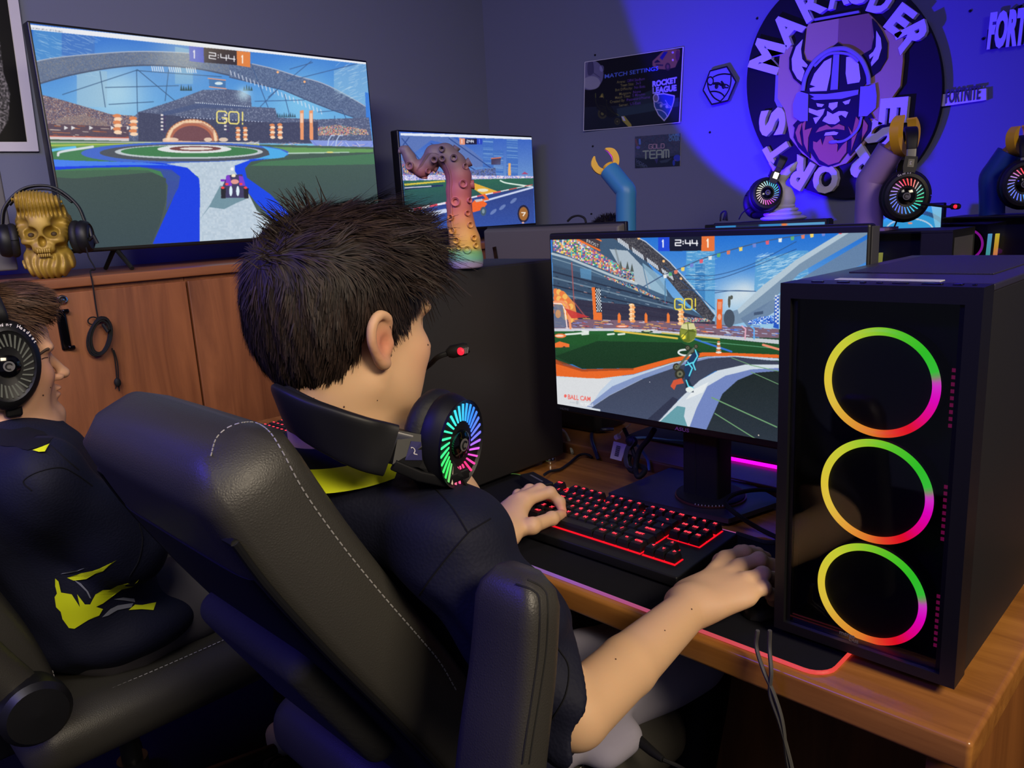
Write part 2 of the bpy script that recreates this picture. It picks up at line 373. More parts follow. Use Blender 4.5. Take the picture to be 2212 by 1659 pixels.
# ---------------------------------------------------------------- raster canvas for pictures shown on screens and prints
class Canvas:
    def __init__(s,x0,y0,x1,y1,k=1.5,bg=(0,0,0)):
        s.x0,s.y0,s.k=x0,y0,k; s.w=int((x1-x0)*k); s.h=int((y1-y0)*k); s.a=np.ones((s.h,s.w,3))*np.array(bg,float)
        s.T=None
    def P(s,p):
        p=np.array(p,float).reshape(-1,2)
        if s.T is not None: p=s.T(p)
        return (p-np.array([s.x0,s.y0]))*s.k
    def mask(s,P):
        x0,y0=np.floor(P.min(0)).astype(int); x1,y1=np.ceil(P.max(0)).astype(int)+1
        x0,y0=max(x0,0),max(y0,0); x1,y1=min(x1,s.w),min(y1,s.h)
        if x1<=x0 or y1<=y0: return None
        X,Y=np.meshgrid(np.arange(x0,x1)+.5,np.arange(y0,y1)+.5); ins=np.zeros(X.shape,bool)
        n=len(P)
        for i in range(n):
            xa,ya=P[i]; xb,yb=P[(i+1)%n]
            if ya==yb: continue
            c=((Y>=min(ya,yb))&(Y<max(ya,yb)))&(X<(xb-xa)*(Y-ya)/(yb-ya)+xa); ins^=c
        return x0,y0,x1,y1,ins,X,Y
    def poly(s,p,col,al=1.0,col2=None,raw=False,speck=None,smooth=False):
        P=s.P(p) if not raw else np.array(p,float)
        if smooth: P=spline(P,6,True)
        r=s.mask(P)
        if r is None: return
        x0,y0,x1,y1,ins,X,Y=r; c=np.ones(X.shape+(3,))*np.array(col,float)
        if col2 is not None:
            t=np.clip((Y-P[:,1].min())/(np.ptp(P[:,1])+1e-6),0,1)[...,None]; c=c*(1-t)+np.array(col2,float)*t
        if speck is not None:   # (cell px, palette, density)
            cs,pal,de=speck; gx=(X/cs).astype(int); gy=(Y/cs).astype(int); hsh=((gx*73856093)^(gy*19349663))%9973; u=hsh/9973.
            pal=np.array(pal,float); pk=pal[(hsh%len(pal))]; c=np.where((u<de)[...,None],pk,c)
        S=s.a[y0:y1,x0:x1]; S[ins]=S[ins]*(1-al)+c[ins]*al
    def line(s,p,w,col,al=1.0,smooth=False,closed=False):
        P=s.P(p)
        if smooth: P=spline(P,8,closed)
        elif closed: P=np.vstack([P,P[:1]])
        w=w*s.k/2
        x0,y0=np.floor(P.min(0)-w-1).astype(int); x1,y1=np.ceil(P.max(0)+w+1).astype(int); x0,y0=max(x0,0),max(y0,0); x1,y1=min(x1,s.w),min(y1,s.h)
        if x1<=x0 or y1<=y0: return
        X,Y=np.meshgrid(np.arange(x0,x1)+.5,np.arange(y0,y1)+.5); D=np.full(X.shape,1e9)
        for i in range(len(P)-1):
            a,b=P[i],P[i+1]; d=b-a; l=d@d+1e-9; t=np.clip(((X-a[0])*d[0]+(Y-a[1])*d[1])/l,0,1)
            D=np.minimum(D,np.hypot(X-a[0]-t*d[0],Y-a[1]-t*d[1]))
        m=np.clip(w+.5-D,0,1)*al; S=s.a[y0:y1,x0:x1]; S[:]=S*(1-m[...,None])+np.array(col,float)*m[...,None]
    def ellp(s,c,rx,ry,col,al=1.0,rot=0,**k):
        t=np.linspace(0,2*math.pi,40,endpoint=False); ca,sa=math.cos(math.radians(rot)),math.sin(math.radians(rot))
        x=rx*np.cos(t); y=ry*np.sin(t); s.poly(np.stack([c[0]+x*ca-y*sa,c[1]+x*sa+y*ca],1),col,al,**k)
    def glow(s,c,r,col,al=1.0):
        P=s.P([c])[0]; r=r*s.k; X,Y=np.meshgrid(np.arange(s.w)+.5,np.arange(s.h)+.5); m=np.exp(-((X-P[0])**2+(Y-P[1])**2)/(r*r))*al
        s.a=s.a*(1-m[...,None])+np.array(col,float)*m[...,None]
    def text(s,t,o,ux,uy,h,col,fit=None,bold=0,al=1.0):
        V,T,_=textpolys(t,bold); V=V*h/.7
        if len(V)==0: return
        if fit: V[:,0]=(V[:,0]-V[:,0].min())*fit/(V[:,0].max()-V[:,0].min())
        Q=np.array(o,float)+V[:,:1]*np.array(ux,float)+V[:,1:2]*np.array(uy,float)
        for tr in T: s.poly(Q[tr],col,al)
    def noise(s,amt,cell=2,seed=1):
        r=np.random.default_rng(seed); n=r.normal(0,amt,(s.h//cell+1,s.w//cell+1,1)); n=np.kron(n,np.ones((cell,cell,1)))[:s.h,:s.w]; s.a=np.clip(s.a+n,0,255)
    def blur(s,n=1):
        for _ in range(n):
            a=np.pad(s.a,((1,1),(1,1),(0,0)),'edge'); s.a=(a[:-2,1:-1]+a[2:,1:-1]+a[1:-1,:-2]+a[1:-1,2:]+4*s.a)/8
    def sample(s,px):
        q=(px-np.array([s.x0,s.y0]))*s.k-.5; x=np.clip(q[...,0],0,s.w-1.001); y=np.clip(q[...,1],0,s.h-1.001); x0=x.astype(int); y0=y.astype(int); fx=(x-x0)[...,None]; fy=(y-y0)[...,None]
        x1=np.minimum(x0+1,s.w-1); y1=np.minimum(y0+1,s.h-1)
        A=s.a; return (A[y0,x0]*(1-fx)+A[y0,x1]*fx)*(1-fy)+(A[y1,x0]*(1-fx)+A[y1,x1]*fx)*fy
def picture(name,corners,cv,nx,ny,material,parent,label=None,noff=None,curl=None,gain=1.0):
    """corners TL,TR,BR,BL (3-D). The picture's own colours become a colour attribute on a fine grid."""
    TL,TR,BR,BL=[np.array(c,float) for c in corners]
    u=np.linspace(0,1,nx); v=np.linspace(0,1,ny); U,Vv=np.meshgrid(u,v)
    P=(TL*(1-U)[...,None]+TR*U[...,None])*(1-Vv)[...,None]+(BL*(1-U)[...,None]+BR*U[...,None])*Vv[...,None]
    C=lin(cv.sample(PR(P)))*gain
    if curl is not None: P=P+curl(U,Vv)
    idx=np.arange(nx*ny).reshape(ny,nx); F=np.stack([idx[:-1,:-1],idx[1:,:-1],idx[1:,1:],idx[:-1,1:]],-1).reshape(-1,4)
    return rawmesh(name,P.reshape(-1,3),F,material,parent,cols=C.reshape(-1,3),label=label)
# ---------------------------------------------------------------- game pictures (drawn as flat art, nothing loaded)
def ZT(s,ox,oy): return lambda p:np.asarray(p,float)/s+np.array([ox,oy],float)
CROWD=[(200,120,90),(90,140,190),(220,210,190),(60,70,110),(190,80,120),(110,180,160),(230,180,90),(40,50,80)]
GREYC=[(100,110,142),(84,94,126),(122,132,160),(70,80,112)]
def seg_text(cv,txt,o,w,h,gap,lw,col,sk=(1,0),up=(0,-1)):
    """squared-off game lettering as strokes; o = lower left in the canvas's current frame"""
    G={'2':[[(0,1),(1,1),(1,.5),(0,.5),(0,0),(1,0)]],'4':[[(0,1),(0,.4),(1,.4)],[(.85,.9),(.85,0)]],'1':[[(.3,.8),(.6,1),(.6,0)]],'7':[[(0,1),(1,1),(.4,0)]],
       ':':[[(.5,.28),(.5,.36)],[(.5,.7),(.5,.78)]],'G':[[(1,.85),(.85,1),(.15,1),(0,.85),(0,.15),(.15,0),(.85,0),(1,.15),(1,.45),(.55,.45)]],
       'O':[[(.15,1),(.85,1),(1,.85),(1,.15),(.85,0),(.15,0),(0,.15),(0,.85),(.15,1)]],'!':[[(.5,1),(.5,.3)],[(.5,.08),(.5,0)]],
       'L':[[(0,1),(0,0),(1,0)]],'D':[[(0,0),(0,1),(.8,1),(1,.8),(1,.2),(.8,0),(0,0)]],'T':[[(0,1),(1,1)],[(.5,1),(.5,0)]],'E':[[(1,1),(.1,1),(0,.9),(0,.1),(.1,0),(1,0)],[(0,.5),(.9,.5)]],
       'A':[[(0,0),(0,.85),(.15,1),(.85,1),(1,.85),(1,0)],[(0,.45),(1,.45)]],'M':[[(0,0),(0,.85),(.12,1),(.88,1),(1,.85),(1,0)],[(.5,1),(.5,0)]]}
    o=np.array(o,float); sk=np.array(sk,float); up=np.array(up,float); x=0
    for ch in txt:
        ww=w*(.35 if ch in ':!1' else 1)
        for st in G.get(ch,[]): cv.line([o+sk*(x+p[0]*ww)+up*(p[1]*h) for p in st],lw,col)
        x+=ww+gap
def paint_big():
    c=Canvas(40,40,850,550,1.5,(40,110,205)); z=c
    A=ZT(2.593,0,0); B=ZT(3.456,380,80)
    c.T=None; c.poly([(40,40),(850,40),(850,330),(40,330)],(28,92,200),col2=(120,196,236))
    c.T=A
    for q in [(330,590,560,.9),(620,480,200,.8),(1000,470,150,.6)]: pass
    c.T=None; c.glow((250,200),70,(190,225,235),.75); c.glow((650,215),60,(140,215,245),.6); c.T=A
    for x0,x1,y0,y1,cl in [(185,345,160,430,(70,140,205)),(345,530,180,330,(60,110,190)),(980,1080,260,470,(110,170,215)),(430,600,380,600,(150,190,215))]:
        c.poly([(x0,y0),(x1,y0+20),(x1,y1),(x0,y1)],cl,.75)
    r=np.random.default_rng(3)
    for i in range(110):
        x=r.uniform(190,520); y=r.uniform(170,430); c.line([(x,y),(x+r.uniform(20,60),y+r.uniform(4,22))],.8,(190,220,240),.5)
    # arch
    up=[(165,352),(300,325),(520,303),(780,288),(1060,298),(1300,330)]; lo=[(1300,425),(1100,385),(850,366),(640,378),(400,420),(190,478)]
    c.poly(up+lo,(92,108,138),speck=(3,[(102,118,148),(86,100,130),(116,122,134)],.5))
    c.line(up,2,(170,180,200),smooth=True); c.line(lo,3,(60,72,100),smooth=True)
    c.T=B; up=[(400,190),(570,200),(740,240),(900,290),(1080,340),(1250,420),(1420,520)]; lo=[(1450,650),(1330,600),(1180,550),(1000,480),(800,395),(700,372),(400,300)]
    c.poly(up+lo,(84,102,140),speck=(3,[(100,120,155),(70,88,125)],.5)); c.line(up[1:],2,(170,178,200),smooth=True); c.line(lo[1:],2,(60,75,110))
    for x,y in [(760,262),(960,334)]: c.ellp((x,y),9,9,(255,180,120))
    c.poly([(1180,250),(1420,180),(1440,520),(1180,400)],(150,195,220),.45); 
    for i in range(60):
        x=r.uniform(1180,1400); y=r.uniform(210,480); c.line([(x,y),(x+r.uniform(20,60),y-r.uniform(10,30))],.8,(200,225,240),.6)
    c.poly([(1412,410),(1440,420),(1470,830),(1425,700)],(50,120,220))
    c.T=A
    for i in range(22):
        x=850+i*12+(25 if i>5 else 0)+(25 if i>11 else 0); y=372+i*.6
        if i<17: c.line([(x,y),(x+6,y+26)],1.8,(235,240,250))
    for i in range(24): c.line([(1290+i*22,395+i*9.5),(1296+i*22,420+i*9.5)],1.5,(225,230,245))
    # cables and frames
    for l in [((560,400),(590,600)),((765,390),(770,630)),((945,390),(925,565)),((770,390),(980,565)),((590,490),(1000,480)),((350,530),(760,395)),((760,395),(1240,430)),((610,585),(860,570))]: c.line(l,1.6,(40,70,110),.9)
    c.T=B
    for l in [((570,220),(690,530)),((780,370),(630,520)),((810,430),(850,590)),((690,450),(780,370)),((830,330),(1010,180)),((830,330),(1350,200)),((590,480),(960,470)),((1060,560),(1240,545)),((1240,545),(1290,650)),((1185,590),(1185,660)),((850,240),(1020,190))]: c.line(l,1.6,(50,80,130),.9)
    # stands
    c.T=A
    c.poly([(190,520),(330,555),(620,640),(860,655),(1010,690),(1010,800),(225,770)],(104,92,112),speck=(2,[(150,110,100),(190,170,160),(80,80,110),(120,90,90),(70,60,90)],.75))
    c.poly([(330,660),(470,640),(600,690),(640,770),(240,765)],(150,130,120),.5)
    c.poly([(215,690),(1010,725),(1010,790),(225,775)],(70,52,70),.8)
    for i in range(60):
        x=r.uniform(225,1000); y=r.uniform(690,790); c.line([(x,y),(x+r.uniform(10,60),y+2)],1.3,[(220,120,60),(240,220,200),(190,90,50),(60,50,80)][i%4],.8)
    for x in (360,400,500,620,710): c.poly([(x,705),(x+22,716),(x,728)],(240,240,240),.9)
    c.poly([(225,762),(1450,790),(1450,812),(235,800)],(236,226,226),.85); c.line([(230,762),(1450,788)],1.6,(220,90,60))
    c.T=B
    c.poly([(0,470),(200,395),(390,390),(480,400),(560,440),(565,520),(740,530),(760,600),(1060,615),(1440,600),(1470,800),(-350,790),(-350,640),(-280,560)],(76,86,120),speck=(3,GREYC,.45))
    c.poly([(-280,560),(120,600),(760,640),(1060,630),(1060,790),(-280,780)],(50,52,80),.75)
    c.poly([(-100,560),(180,490),(560,515),(560,535),(180,530),(-100,590)],(60,76,120),.8)
    for i in range(26): c.ellp((150+i*16,490+i*1.2),4,4,(230,240,250)); c.ellp((40+i*24,598+i*1.4),4,4,(210,220,250))
    for i in range(9): x=40+i*18+(380 if i>4 else 0); c.poly([(x-9,400),(x,350+8*(i%3)),(x+9,400)],(30,60,70))
    for i in range(9): x=760+i*16; c.poly([(x-8,600),(x,560+6*(i%3)),(x+8,600)],(50,80,100))
    c.poly([(245,308),(370,322),(370,384),(250,372)],(60,110,170)); c.line([(240,308),(370,322)],2,(240,150,110)); c.line([(250,372),(375,386)],2,(240,150,110)); c.ellp((320,346),30,12,(210,230,240))
    # goal arch
    for rr,cl in ((0,(170,96,60)),(16,(240,190,140)),(34,(210,130,90))):
        t=np.linspace(math.pi,2*math.pi,30); c.line(np.stack([120+(190-rr)*np.cos(t),770+(150-rr)*np.sin(t)],1),5,cl)
    t=np.linspace(math.pi,2*math.pi,22)
    for a in t: c.ellp((120+178*math.cos(a),765+138*math.sin(a)),13,13,(248,214,176),.85)
    c.poly([(-50,775),(280,775),(280,690),(200,640),(60,640),(-20,690)],(150,70,60),.55)
    for x,w in ((240,30),(355,34),(-40,60)): c.ellp((x,766),w,16,(250,220,190),.85)
    c.poly([(-100,770),(460,790),(460,806),(-100,790)],(240,190,160),.9)
    def balloons(T,x,y,w,h,n=6):
        c.T=T
        for k in range(n): c.ellp((x+(k%2)*w*.12,y+h*(k+.5)/n),w*.5,h/n*.6,(250,214,180) if k%2 else (222,130,80))
    balloons(A,655,640,46,110); balloons(A,745,655,46,105); balloons(B,462,672,34,100); balloons(B,516,672,34,100); balloons(B,718,648,38,110); balloons(B,775,645,38,115)
    c.T=B
    for x in (925,995): c.poly([(x,550),(x+28,545),(x+30,768),(x+4,768)],(238,150,100)); c.poly([(x+4,570),(x+24,570),(x+24,640),(x+4,640)],(246,200,170))
    c.T=A
    for x in (900,1255): 
        for k in range(10): c.poly([(x+(k%2)*14,640+k*10),(x+14+(k%2)*14,640+k*10),(x+14+(k%2)*14,650+k*10),(x+(k%2)*14,650+k*10)],(60,50,90) if k%2 else (230,220,220))
    c.T=B
    c.poly([(1060,675),(1200,655),(1420,690),(1440,730),(1060,735)],(210,150,140),speck=(2,CROWD,.8))
    c.poly([(1000,770),(1470,775),(1475,850),(1050,835)],(130,150,225)); 
    for k in range(30): x=r.uniform(480,1460); c.line([(x,r.uniform(775,840)),(x+40,r.uniform(775,840))],1.3,[(230,235,250),(90,110,220),(250,200,170)][k%3],.7)
    for x in (1130,1190): c.line([(x,830),(x+10,770),(x+30,735),(x+55,735)],2,(190,210,245))
    # pitch
    c.T=None
    c.poly([(88,300),(812,318),(840,560),(70,560)],(66,92,74),col2=(58,66,70))
    c.poly([(88,307),(806,322),(806,335),(90,318)],(96,150,80)); c.T=A
    c.line([(245,815),(1000,800),(1450,812)],3,(190,200,70),.8); c.line([(250,795),(1450,800)],2,(230,235,225),.8)
    c.poly([(250,830),(700,822),(1452,815),(1452,1050),(280,960)],(58,122,74),.9)
    c.T=None
    c.ellp((400,331),225,24,(58,96,200)); c.ellp((405,330),190,19,(68,74,84)); c.ellp((408,328),160,15,(190,200,205)); c.ellp((409,327),148,12.5,(56,118,70)); c.ellp((420,322),80,9,(225,228,228)); c.ellp((422,321),56,5.5,(110,60,60)); c.ellp((424,321),36,3,(230,220,210))
    c.T=A; c.line([(250,850),(330,835),(420,826)],6,(90,190,240),smooth=True); c.line([(325,870),(345,850),(520,822)],5,(215,222,228),smooth=True)
    c.T=B; c.poly([(640,815),(780,840),(838,870),(800,905),(640,935),(560,920),(700,880),(690,850)],(70,170,235),smooth=False)
    c.line([(840,868),(1290,862)],3,(200,225,215),.8); c.ellp((1150,860),26,6,(230,220,120))
    # white runway
    c.T=A
    c.poly([(900,920),(1000,912),(1230,905),(1400,895),(1330,960),(1440,1180),(1640,1345),(1700,1560),(860,1380),(1115,1360),(1110,990),(1040,950)],(186,204,220),speck=(6,[(180,198,214),(194,210,224)],.6))
    c.poly([(255,890),(420,900),(900,912),(1050,940),(1115,1000),(1120,1060),(1118,1354),(855,1366),(1000,1040),(1005,985),(960,960),(780,935),(500,940),(262,955)],(10,50,226))
    c.poly([(255,890),(420,900),(800,910),(1000,930),(900,925),(700,925),(262,935)],(60,120,240))
    c.poly([(800,935),(960,950),(1010,990),(1000,1050),(930,1180),(940,1040),(900,960)],(44,66,160),.9)
    c.poly([(262,958),(700,950),(830,955),(930,1000),(930,1120),(900,1240),(850,1366),(520,1395),(300,1400),(285,1150)],(52,70,66),col2=(44,62,68))
    c.poly([(262,956),(800,948),(860,965),(420,1000),(270,990)],(62,110,74),.6)
    c.T=B
    c.poly([(540,925),(500,1000),(530,1060),(700,1180),(800,1330),(900,1560),(1100,1560),(1520,1480),(1480,860),(980,870),(760,905)],(60,84,72),col2=(44,58,66))
    c.poly([(640,930),(1480,870),(1490,950),(900,960),(560,960)],(64,120,78),.8)
    c.poly([(440,960),(560,915),(700,905),(560,930),(515,980),(530,1050),(700,1170),(860,1330),(780,1420),(600,1240),(530,1150),(440,1000)],(14,60,232))
    c.poly([(180,1360),(250,1260),(330,1110),(420,1110),(520,1150),(545,1200),(450,1240),(360,1285),(250,1270)],(80,120,135),.75)
    # car and boost
    c.poly([(335,1062),(510,1070),(510,1085),(335,1078)],(110,40,190)); c.poly([(385,1030),(495,1025),(520,1110),(545,1200),(335,1200),(350,1110)],(54,50,90))
    for x in (335,505): c.poly([(x,1130),(x+38,1130),(x+36,1205),(x+4,1205)],(26,26,34))
    c.poly([(375,1035),(400,1030),(420,1110),(370,1110)],(120,50,200)); c.poly([(470,1035),(500,1040),(520,1110),(475,1110)],(120,50,200))
    for x in (380,485,350,520): c.ellp((x,1098 if x in(380,485) else 1125),13,9,(255,60,60))
    c.ellp((430,1035),16,12,(255,240,200)); c.ellp((420,985),12,12,(250,250,255)); c.ellp((440,1080),30,18,(230,150,140))
    for x in (410,462): c.ellp((x,1150),12,38,(225,245,255))
    c.glow((380+440/3.456,80+1190/3.456),14,(190,225,240),.8)
    # score board
    c.T=A
    c.poly([(1058,252),(1140,262),(1145,352),(1062,342)],(62,74,196)); c.poly([(1140,262),(1325,284),(1328,365),(1143,350)],(60,46,40),col2=(40,34,44)); c.poly([(1325,284),(1402,292),(1402,378),(1328,366)],(226,124,56))
    seg_text(c,'1',(1080,324),40,42,0,2.4,(240,240,255),(1,.1)); seg_text(c,'1',(1350,352),40,42,0,2.4,(255,245,230),(1,.1))
    seg_text(c,'2:44',(1172,326),36,32,8,2.0,(240,238,245),(1,.13)); seg_text(c,'GO!',(1215,688),55,66,12,3,(244,226,120),(1,.05))
    # window title bar
    c.poly([(120,132),(1100,236),(1500,276),(2100,342),(2100,366),(1500,300),(1100,262),(120,160)],(236,238,244)); c.T=None
    c.text('Rocket League (64-bit, DX11, Cooked)',(61,60.5),(1,.125),(.05,-1),3.2,(50,60,90),fit=74)
    c.glow((395,120),60,(240,240,215),.35); c.ellp((57.5,58),2,2.4,(30,60,160)); c.noise(3,1,2); c.blur(2); c.a=c.a*.90+20; return c
def paint_small():
    c=Canvas(860,275,1165,515,1.6,(60,100,190)); c.T=ZT(4.6075,840,260)
    c.poly([(110,110),(1450,110),(1450,600),(110,600)],(52,92,190),col2=(110,150,205))
    c.poly([(110,150),(640,170),(830,300),(1000,450),(860,470),(600,240),(420,200),(120,420)],(96,120,180),.9)
    r=np.random.default_rng(5)
    for x0,x1,y0 in ((935,1040,190),(1170,1285,190),(1040,1140,300)):
        c.poly([(x0,y0),(x1,y0),(x1,560),(x0,560)],(66,110,190),.9)
        for i in range(26): y=r.uniform(y0,540); c.line([(x0+5,y),(x1-5,y+6)],1,(130,170,215),.6)
    for l in [((130,180),(330,420)),((200,170),(140,250)),((420,230),(900,520)),((600,180),(1010,470))]: c.line(l,2.2,(50,76,140))
    c.poly([(1020,380),(1115,370),(1110,440),(1020,440)],(70,60,90)); c.line([(1020,380),(1115,370)],2,(230,120,80))
    c.poly([(120,400),(560,520),(560,590),(150,590)],(120,110,160),speck=(3,CROWD,.5))
    c.poly([(800,500),(1060,470),(1070,560),(800,560)],(90,110,180),speck=(3,GREYC,.5))
    c.poly([(1190,425),(1212,425),(1215,550),(1185,550)],(236,176,110)); c.poly([(1320,535),(1350,512),(1390,535)],(170,70,110))
    c.poly([(130,540),(1440,555),(1440,600),(140,600)],(180,180,225),speck=(3,[(240,200,210),(120,130,210),(230,230,245)],.6))
    c.poly([(145,600),(1440,575),(1440,690),(1000,790),(160,880)],(50,104,84),col2=(44,76,84))
    c.poly([(150,632),(560,596),(560,612),(160,650)],(214,196,70)); c.poly([(150,660),(540,640),(540,655),(160,690)],(38,50,92)); c.line([(160,672),(420,655)],2,(220,230,235))
    c.poly([(840,620),(1120,720),(960,760),(840,680)],(226,172,60)); c.ellp((935,695),55,16,(230,225,200)); c.line([(1110,600),(1180,625),(1430,660)],3,(220,235,225),smooth=True)
    c.poly([(160,890),(1440,655),(1450,1060),(180,1100)],(50,66,128),col2=(54,84,168))
    P0=np.array([170,905.]);P1=np.array([1430,640.])
    for k in range(16):
        a=P0+(P1-P0)*k/16; b=P0+(P1-P0)*(k+1)/16; w=26*(1-k/20)
        c.poly([a-(0,w/2),b-(0,w/2),b+(0,w/2),a+(0,w/2)],(226,84,100) if k%2 else (232,226,236))
    c.line([(180,985),(560,900)],9,(200,210,235)); c.line([(850,830),(1430,668)],4,(205,215,240))
    c.poly([(800,850),(860,790),(960,780),(930,740),(960,735),(1000,790),(940,800),(980,830),(930,890),(840,915),(800,880)],(240,104,46)); c.poly([(850,790),(930,780),(935,800),(870,815)],(200,190,190))
    c.ellp((940,905),30,45,(70,90,110)); c.ellp((940,905),14,22,(130,150,160)); c.glow((1100,440),10,(120,140,190),.3)
    c.T=ZT(4.6075,840,260)
    for x,y in ((1240,800),(1130,865),(1040,910)): c.ellp((x,y),40,16,(140,160,205),.6,rot=-40)
    c.poly([(700,175),(757,180),(757,243),(705,243)],(226,150,120)); c.poly([(757,180),(875,180),(875,240),(757,240)],(30,30,60)); c.poly([(875,180),(930,184),(930,240),(875,240)],(44,72,190))
    seg_text(c,'1',(722,228),22,36,0,1.3,(250,240,240)); seg_text(c,'2:44',(775,222),16,26,5,1.3,(225,230,245)); seg_text(c,'1',(897,228),22,36,0,1.3,(120,150,240))
    c.ellp((1340,930),58,88,(36,34,60)); c.ellp((1340,930),44,68,(160,104,52)); seg_text(c,'7',(1322,950),36,32,0,2.2,(245,235,225)); c.ellp((1335,1018),12,9,(220,170,160))
    c.poly([(230,1050),(395,1050),(395,1075),(230,1075)],(230,100,140),.7); c.text('BALL CAM',(230,1072),(1,0),(0,-1),20,(255,120,150),fit=165); c.text('TO TOGGLE',(320,1094),(1,0),(0,-1),15,(225,235,250),fit=130)
    c.poly([(115,125),(1425,160),(1425,192),(115,150)],(225,232,245)); c.noise(5,1,4); c.blur(1); return c
def paint_main():
    c=Canvas(1183,495,1890,985,1.6,(40,120,210)); A=ZT(3.071,1160,460); c.T=A; r=np.random.default_rng(11)
    c.poly([(60,1080),(700,1080),(700,1700),(60,1700)],(206,214,222)); c.poly([(420,1250),(1200,1250),(1200,1700),(420,1700)],(60,70,96)); c.poly([(1050,1380),(2230,1300),(2230,1750),(1050,1750)],(36,46,58)); c.poly([(60,760),(2230,760),(2230,1050),(60,1000)],(24,60,36)); c.poly([(90,140),(2230,130),(2230,760),(90,800)],(22,104,208),col2=(150,200,230))
    for (x,y,rr,al) in ((1300,560,60,.7),(1500,580,60,.7),(560,260,50,.9),(1380,520,40,.7),(1620,560,70,.5)): c.T=None; c.glow((1160+x/3.071,460+y/3.071),rr*.6,(225,232,232),al); c.T=A
    # towers
    c.poly([(990,250),(1180,250),(1180,640),(985,640)],(80,156,210),.85); c.poly([(1050,340),(1115,340),(1115,600),(1050,600)],(50,120,185),.8); c.poly([(1450,310),(1720,250),(1800,250),(1800,560),(1440,520)],(86,160,212),.8)
    for i in range(120):
        x=r.uniform(990,1150); y=r.uniform(255,520); c.line([(x,y),(x+r.uniform(15,50),y+r.uniform(-8,8))],.8,(190,222,238),.7)
    for i in range(190):
        x=r.uniform(1450,1800); y=r.uniform(280,500); c.line([(x,y),(x+r.uniform(25,70),y-r.uniform(5,20))],.9,(200,228,242),.75)
    # left upper stand with crowd
    c.poly([(100,165),(470,150),(640,200),(900,560),(1150,720),(1150,770),(640,760),(110,800)],(58,84,112))
    c.poly([(480,240),(600,250),(760,420),(860,540),(860,610),(700,520),(560,380)],(188,202,212),.85); c.poly([(700,330),(850,440),(870,600),(760,520)],(140,180,205),.8)
    c.poly([(100,165),(250,165),(640,400),(650,470),(560,420),(110,250)],(150,160,180),speck=(5,[(70,90,160),(230,225,220),(190,90,90),(90,190,180),(240,200,90),(150,90,170),(60,130,90),(230,150,110)],.92))
    c.poly([(400,390),(640,400),(650,450),(570,430)],(120,140,170),speck=(4,CROWD,.8))
    c.poly([(100,260),(200,290),(520,410),(880,560),(1060,690),(1060,700),(820,620),(100,330)],(64,92,120)); c.line([(100,270),(210,300),(520,425),(660,470)],5,(196,210,216),.85); c.line([(105,300),(300,360),(520,450)],2,(150,175,190),.7)
    c.poly([(430,410),(640,480),(800,560),(880,600),(760,600),(520,480)],(150,150,160),speck=(4,CROWD,.8))
    c.poly([(110,350),(500,450),(860,600),(900,640),(880,680),(500,600),(110,500)],(52,74,100))
    for k,(y0,dy) in enumerate(((390,210),(430,200),(480,180),(530,150),(585,120),(640,80))): c.line([(108,y0),(500,y0+dy*.5),(900,y0+dy)],3,(110,134,154) if k%2 else (30,38,58),.9)
    for k in range(90):
        x=r.uniform(115,880); t=(x-110)/780; y=r.uniform(400+t*190,620+t*70); c.line([(x,y),(x+r.uniform(6,22),y+4)],1.2,[(150,170,185),(20,26,42),(190,120,110),(90,110,130)][k%4],.8)
    c.poly([(130,560),(900,640),(1180,720),(1180,770),(130,770)],(44,40,60),.9)
    c.line([(230,330),(245,590),(330,700)],2.5,(170,80,80),.8); c.poly([(285,365),(360,375),(360,445),(290,430)],(90,150,195),.7)
    for k in range(8): c.poly([(380+k*65+(k%2)*9,395+k*28),(384+k*65,370+k*27),(392+k*65,400+k*28)],(40,60,80),.0)
    for x,y in ((555,370),(600,375),(630,390)): c.poly([(x-12,y),(x,y-55),(x+12,y)],(74,84,80))
    # beam
    c.poly([(470,150),(640,150),(720,195),(880,330),(1040,510),(1180,680),(1150,740),(1000,600),(860,430),(700,300),(560,200)],(58,58,66),speck=(3,[(70,70,80),(46,46,54),(90,88,92)],.6))
    c.line([(640,150),(720,190),(880,325),(1045,505),(1185,672)],2,(200,205,215),smooth=False)
    for g in range(4):
        for k in range(7): x=535+g*98+k*11; y=160+g*70+k*8; c.line([(x,y),(x+7,y+34-g*3)],2.1,(222,230,240))
    for x,y in ((675,168),(840,320),(955,436)): c.ellp((x,y),9,9,(250,190,120))
    # right beam
    c.poly([(1180,690),(1330,640),(1500,480),(1720,310),(2230,0),(2230,120),(1740,400),(1580,560),(1400,720),(1180,770)],(116,142,168)); c.poly([(1330,640),(1500,480),(1720,310),(2230,0),(2230,30),(1740,340),(1500,540),(1340,670)],(176,196,210)); c.poly([(1350,700),(1590,560),(1760,430),(2230,150),(2230,300),(1640,620),(1400,760)],(98,124,156),.9)
    # cables + flags
    fl=[(690,500),(740,470),(850,408),(950,368),(1110,300),(1270,250),(1500,190),(1720,152),(1900,128),(2230,90)]; c.line(fl,2.2,(60,84,120),smooth=True)
    pf=spline(fl,8)
    for k,q in enumerate(pf[16:]): 
        if k%3==0: c.poly([q+(-12,2),q+(12,-2),q+(10,24),q+(-10,26)],[(230,235,235),(90,170,110),(220,120,90),(240,210,100),(110,130,210),(225,90,110)][(k//3)%6])
    for l in [((700,490),(760,540),(840,560)),((985,415),(1200,410),(1450,330),(1720,190)),((990,440),(1180,440),(1400,370),(1720,240)),((1180,530),(1300,515),(1450,520)),((840,350),(1180,640)),((660,480),(700,560)),((960,510),(1450,520))]: c.line(l,1.5,(36,70,120),.85,smooth=True)
    c.line([(850,450),(850,600)],2,(70,120,160)); c.line([(700,340),(740,520)],2,(90,130,160)); c.line([(520,240),(560,390)],4,(110,120,125),.6)
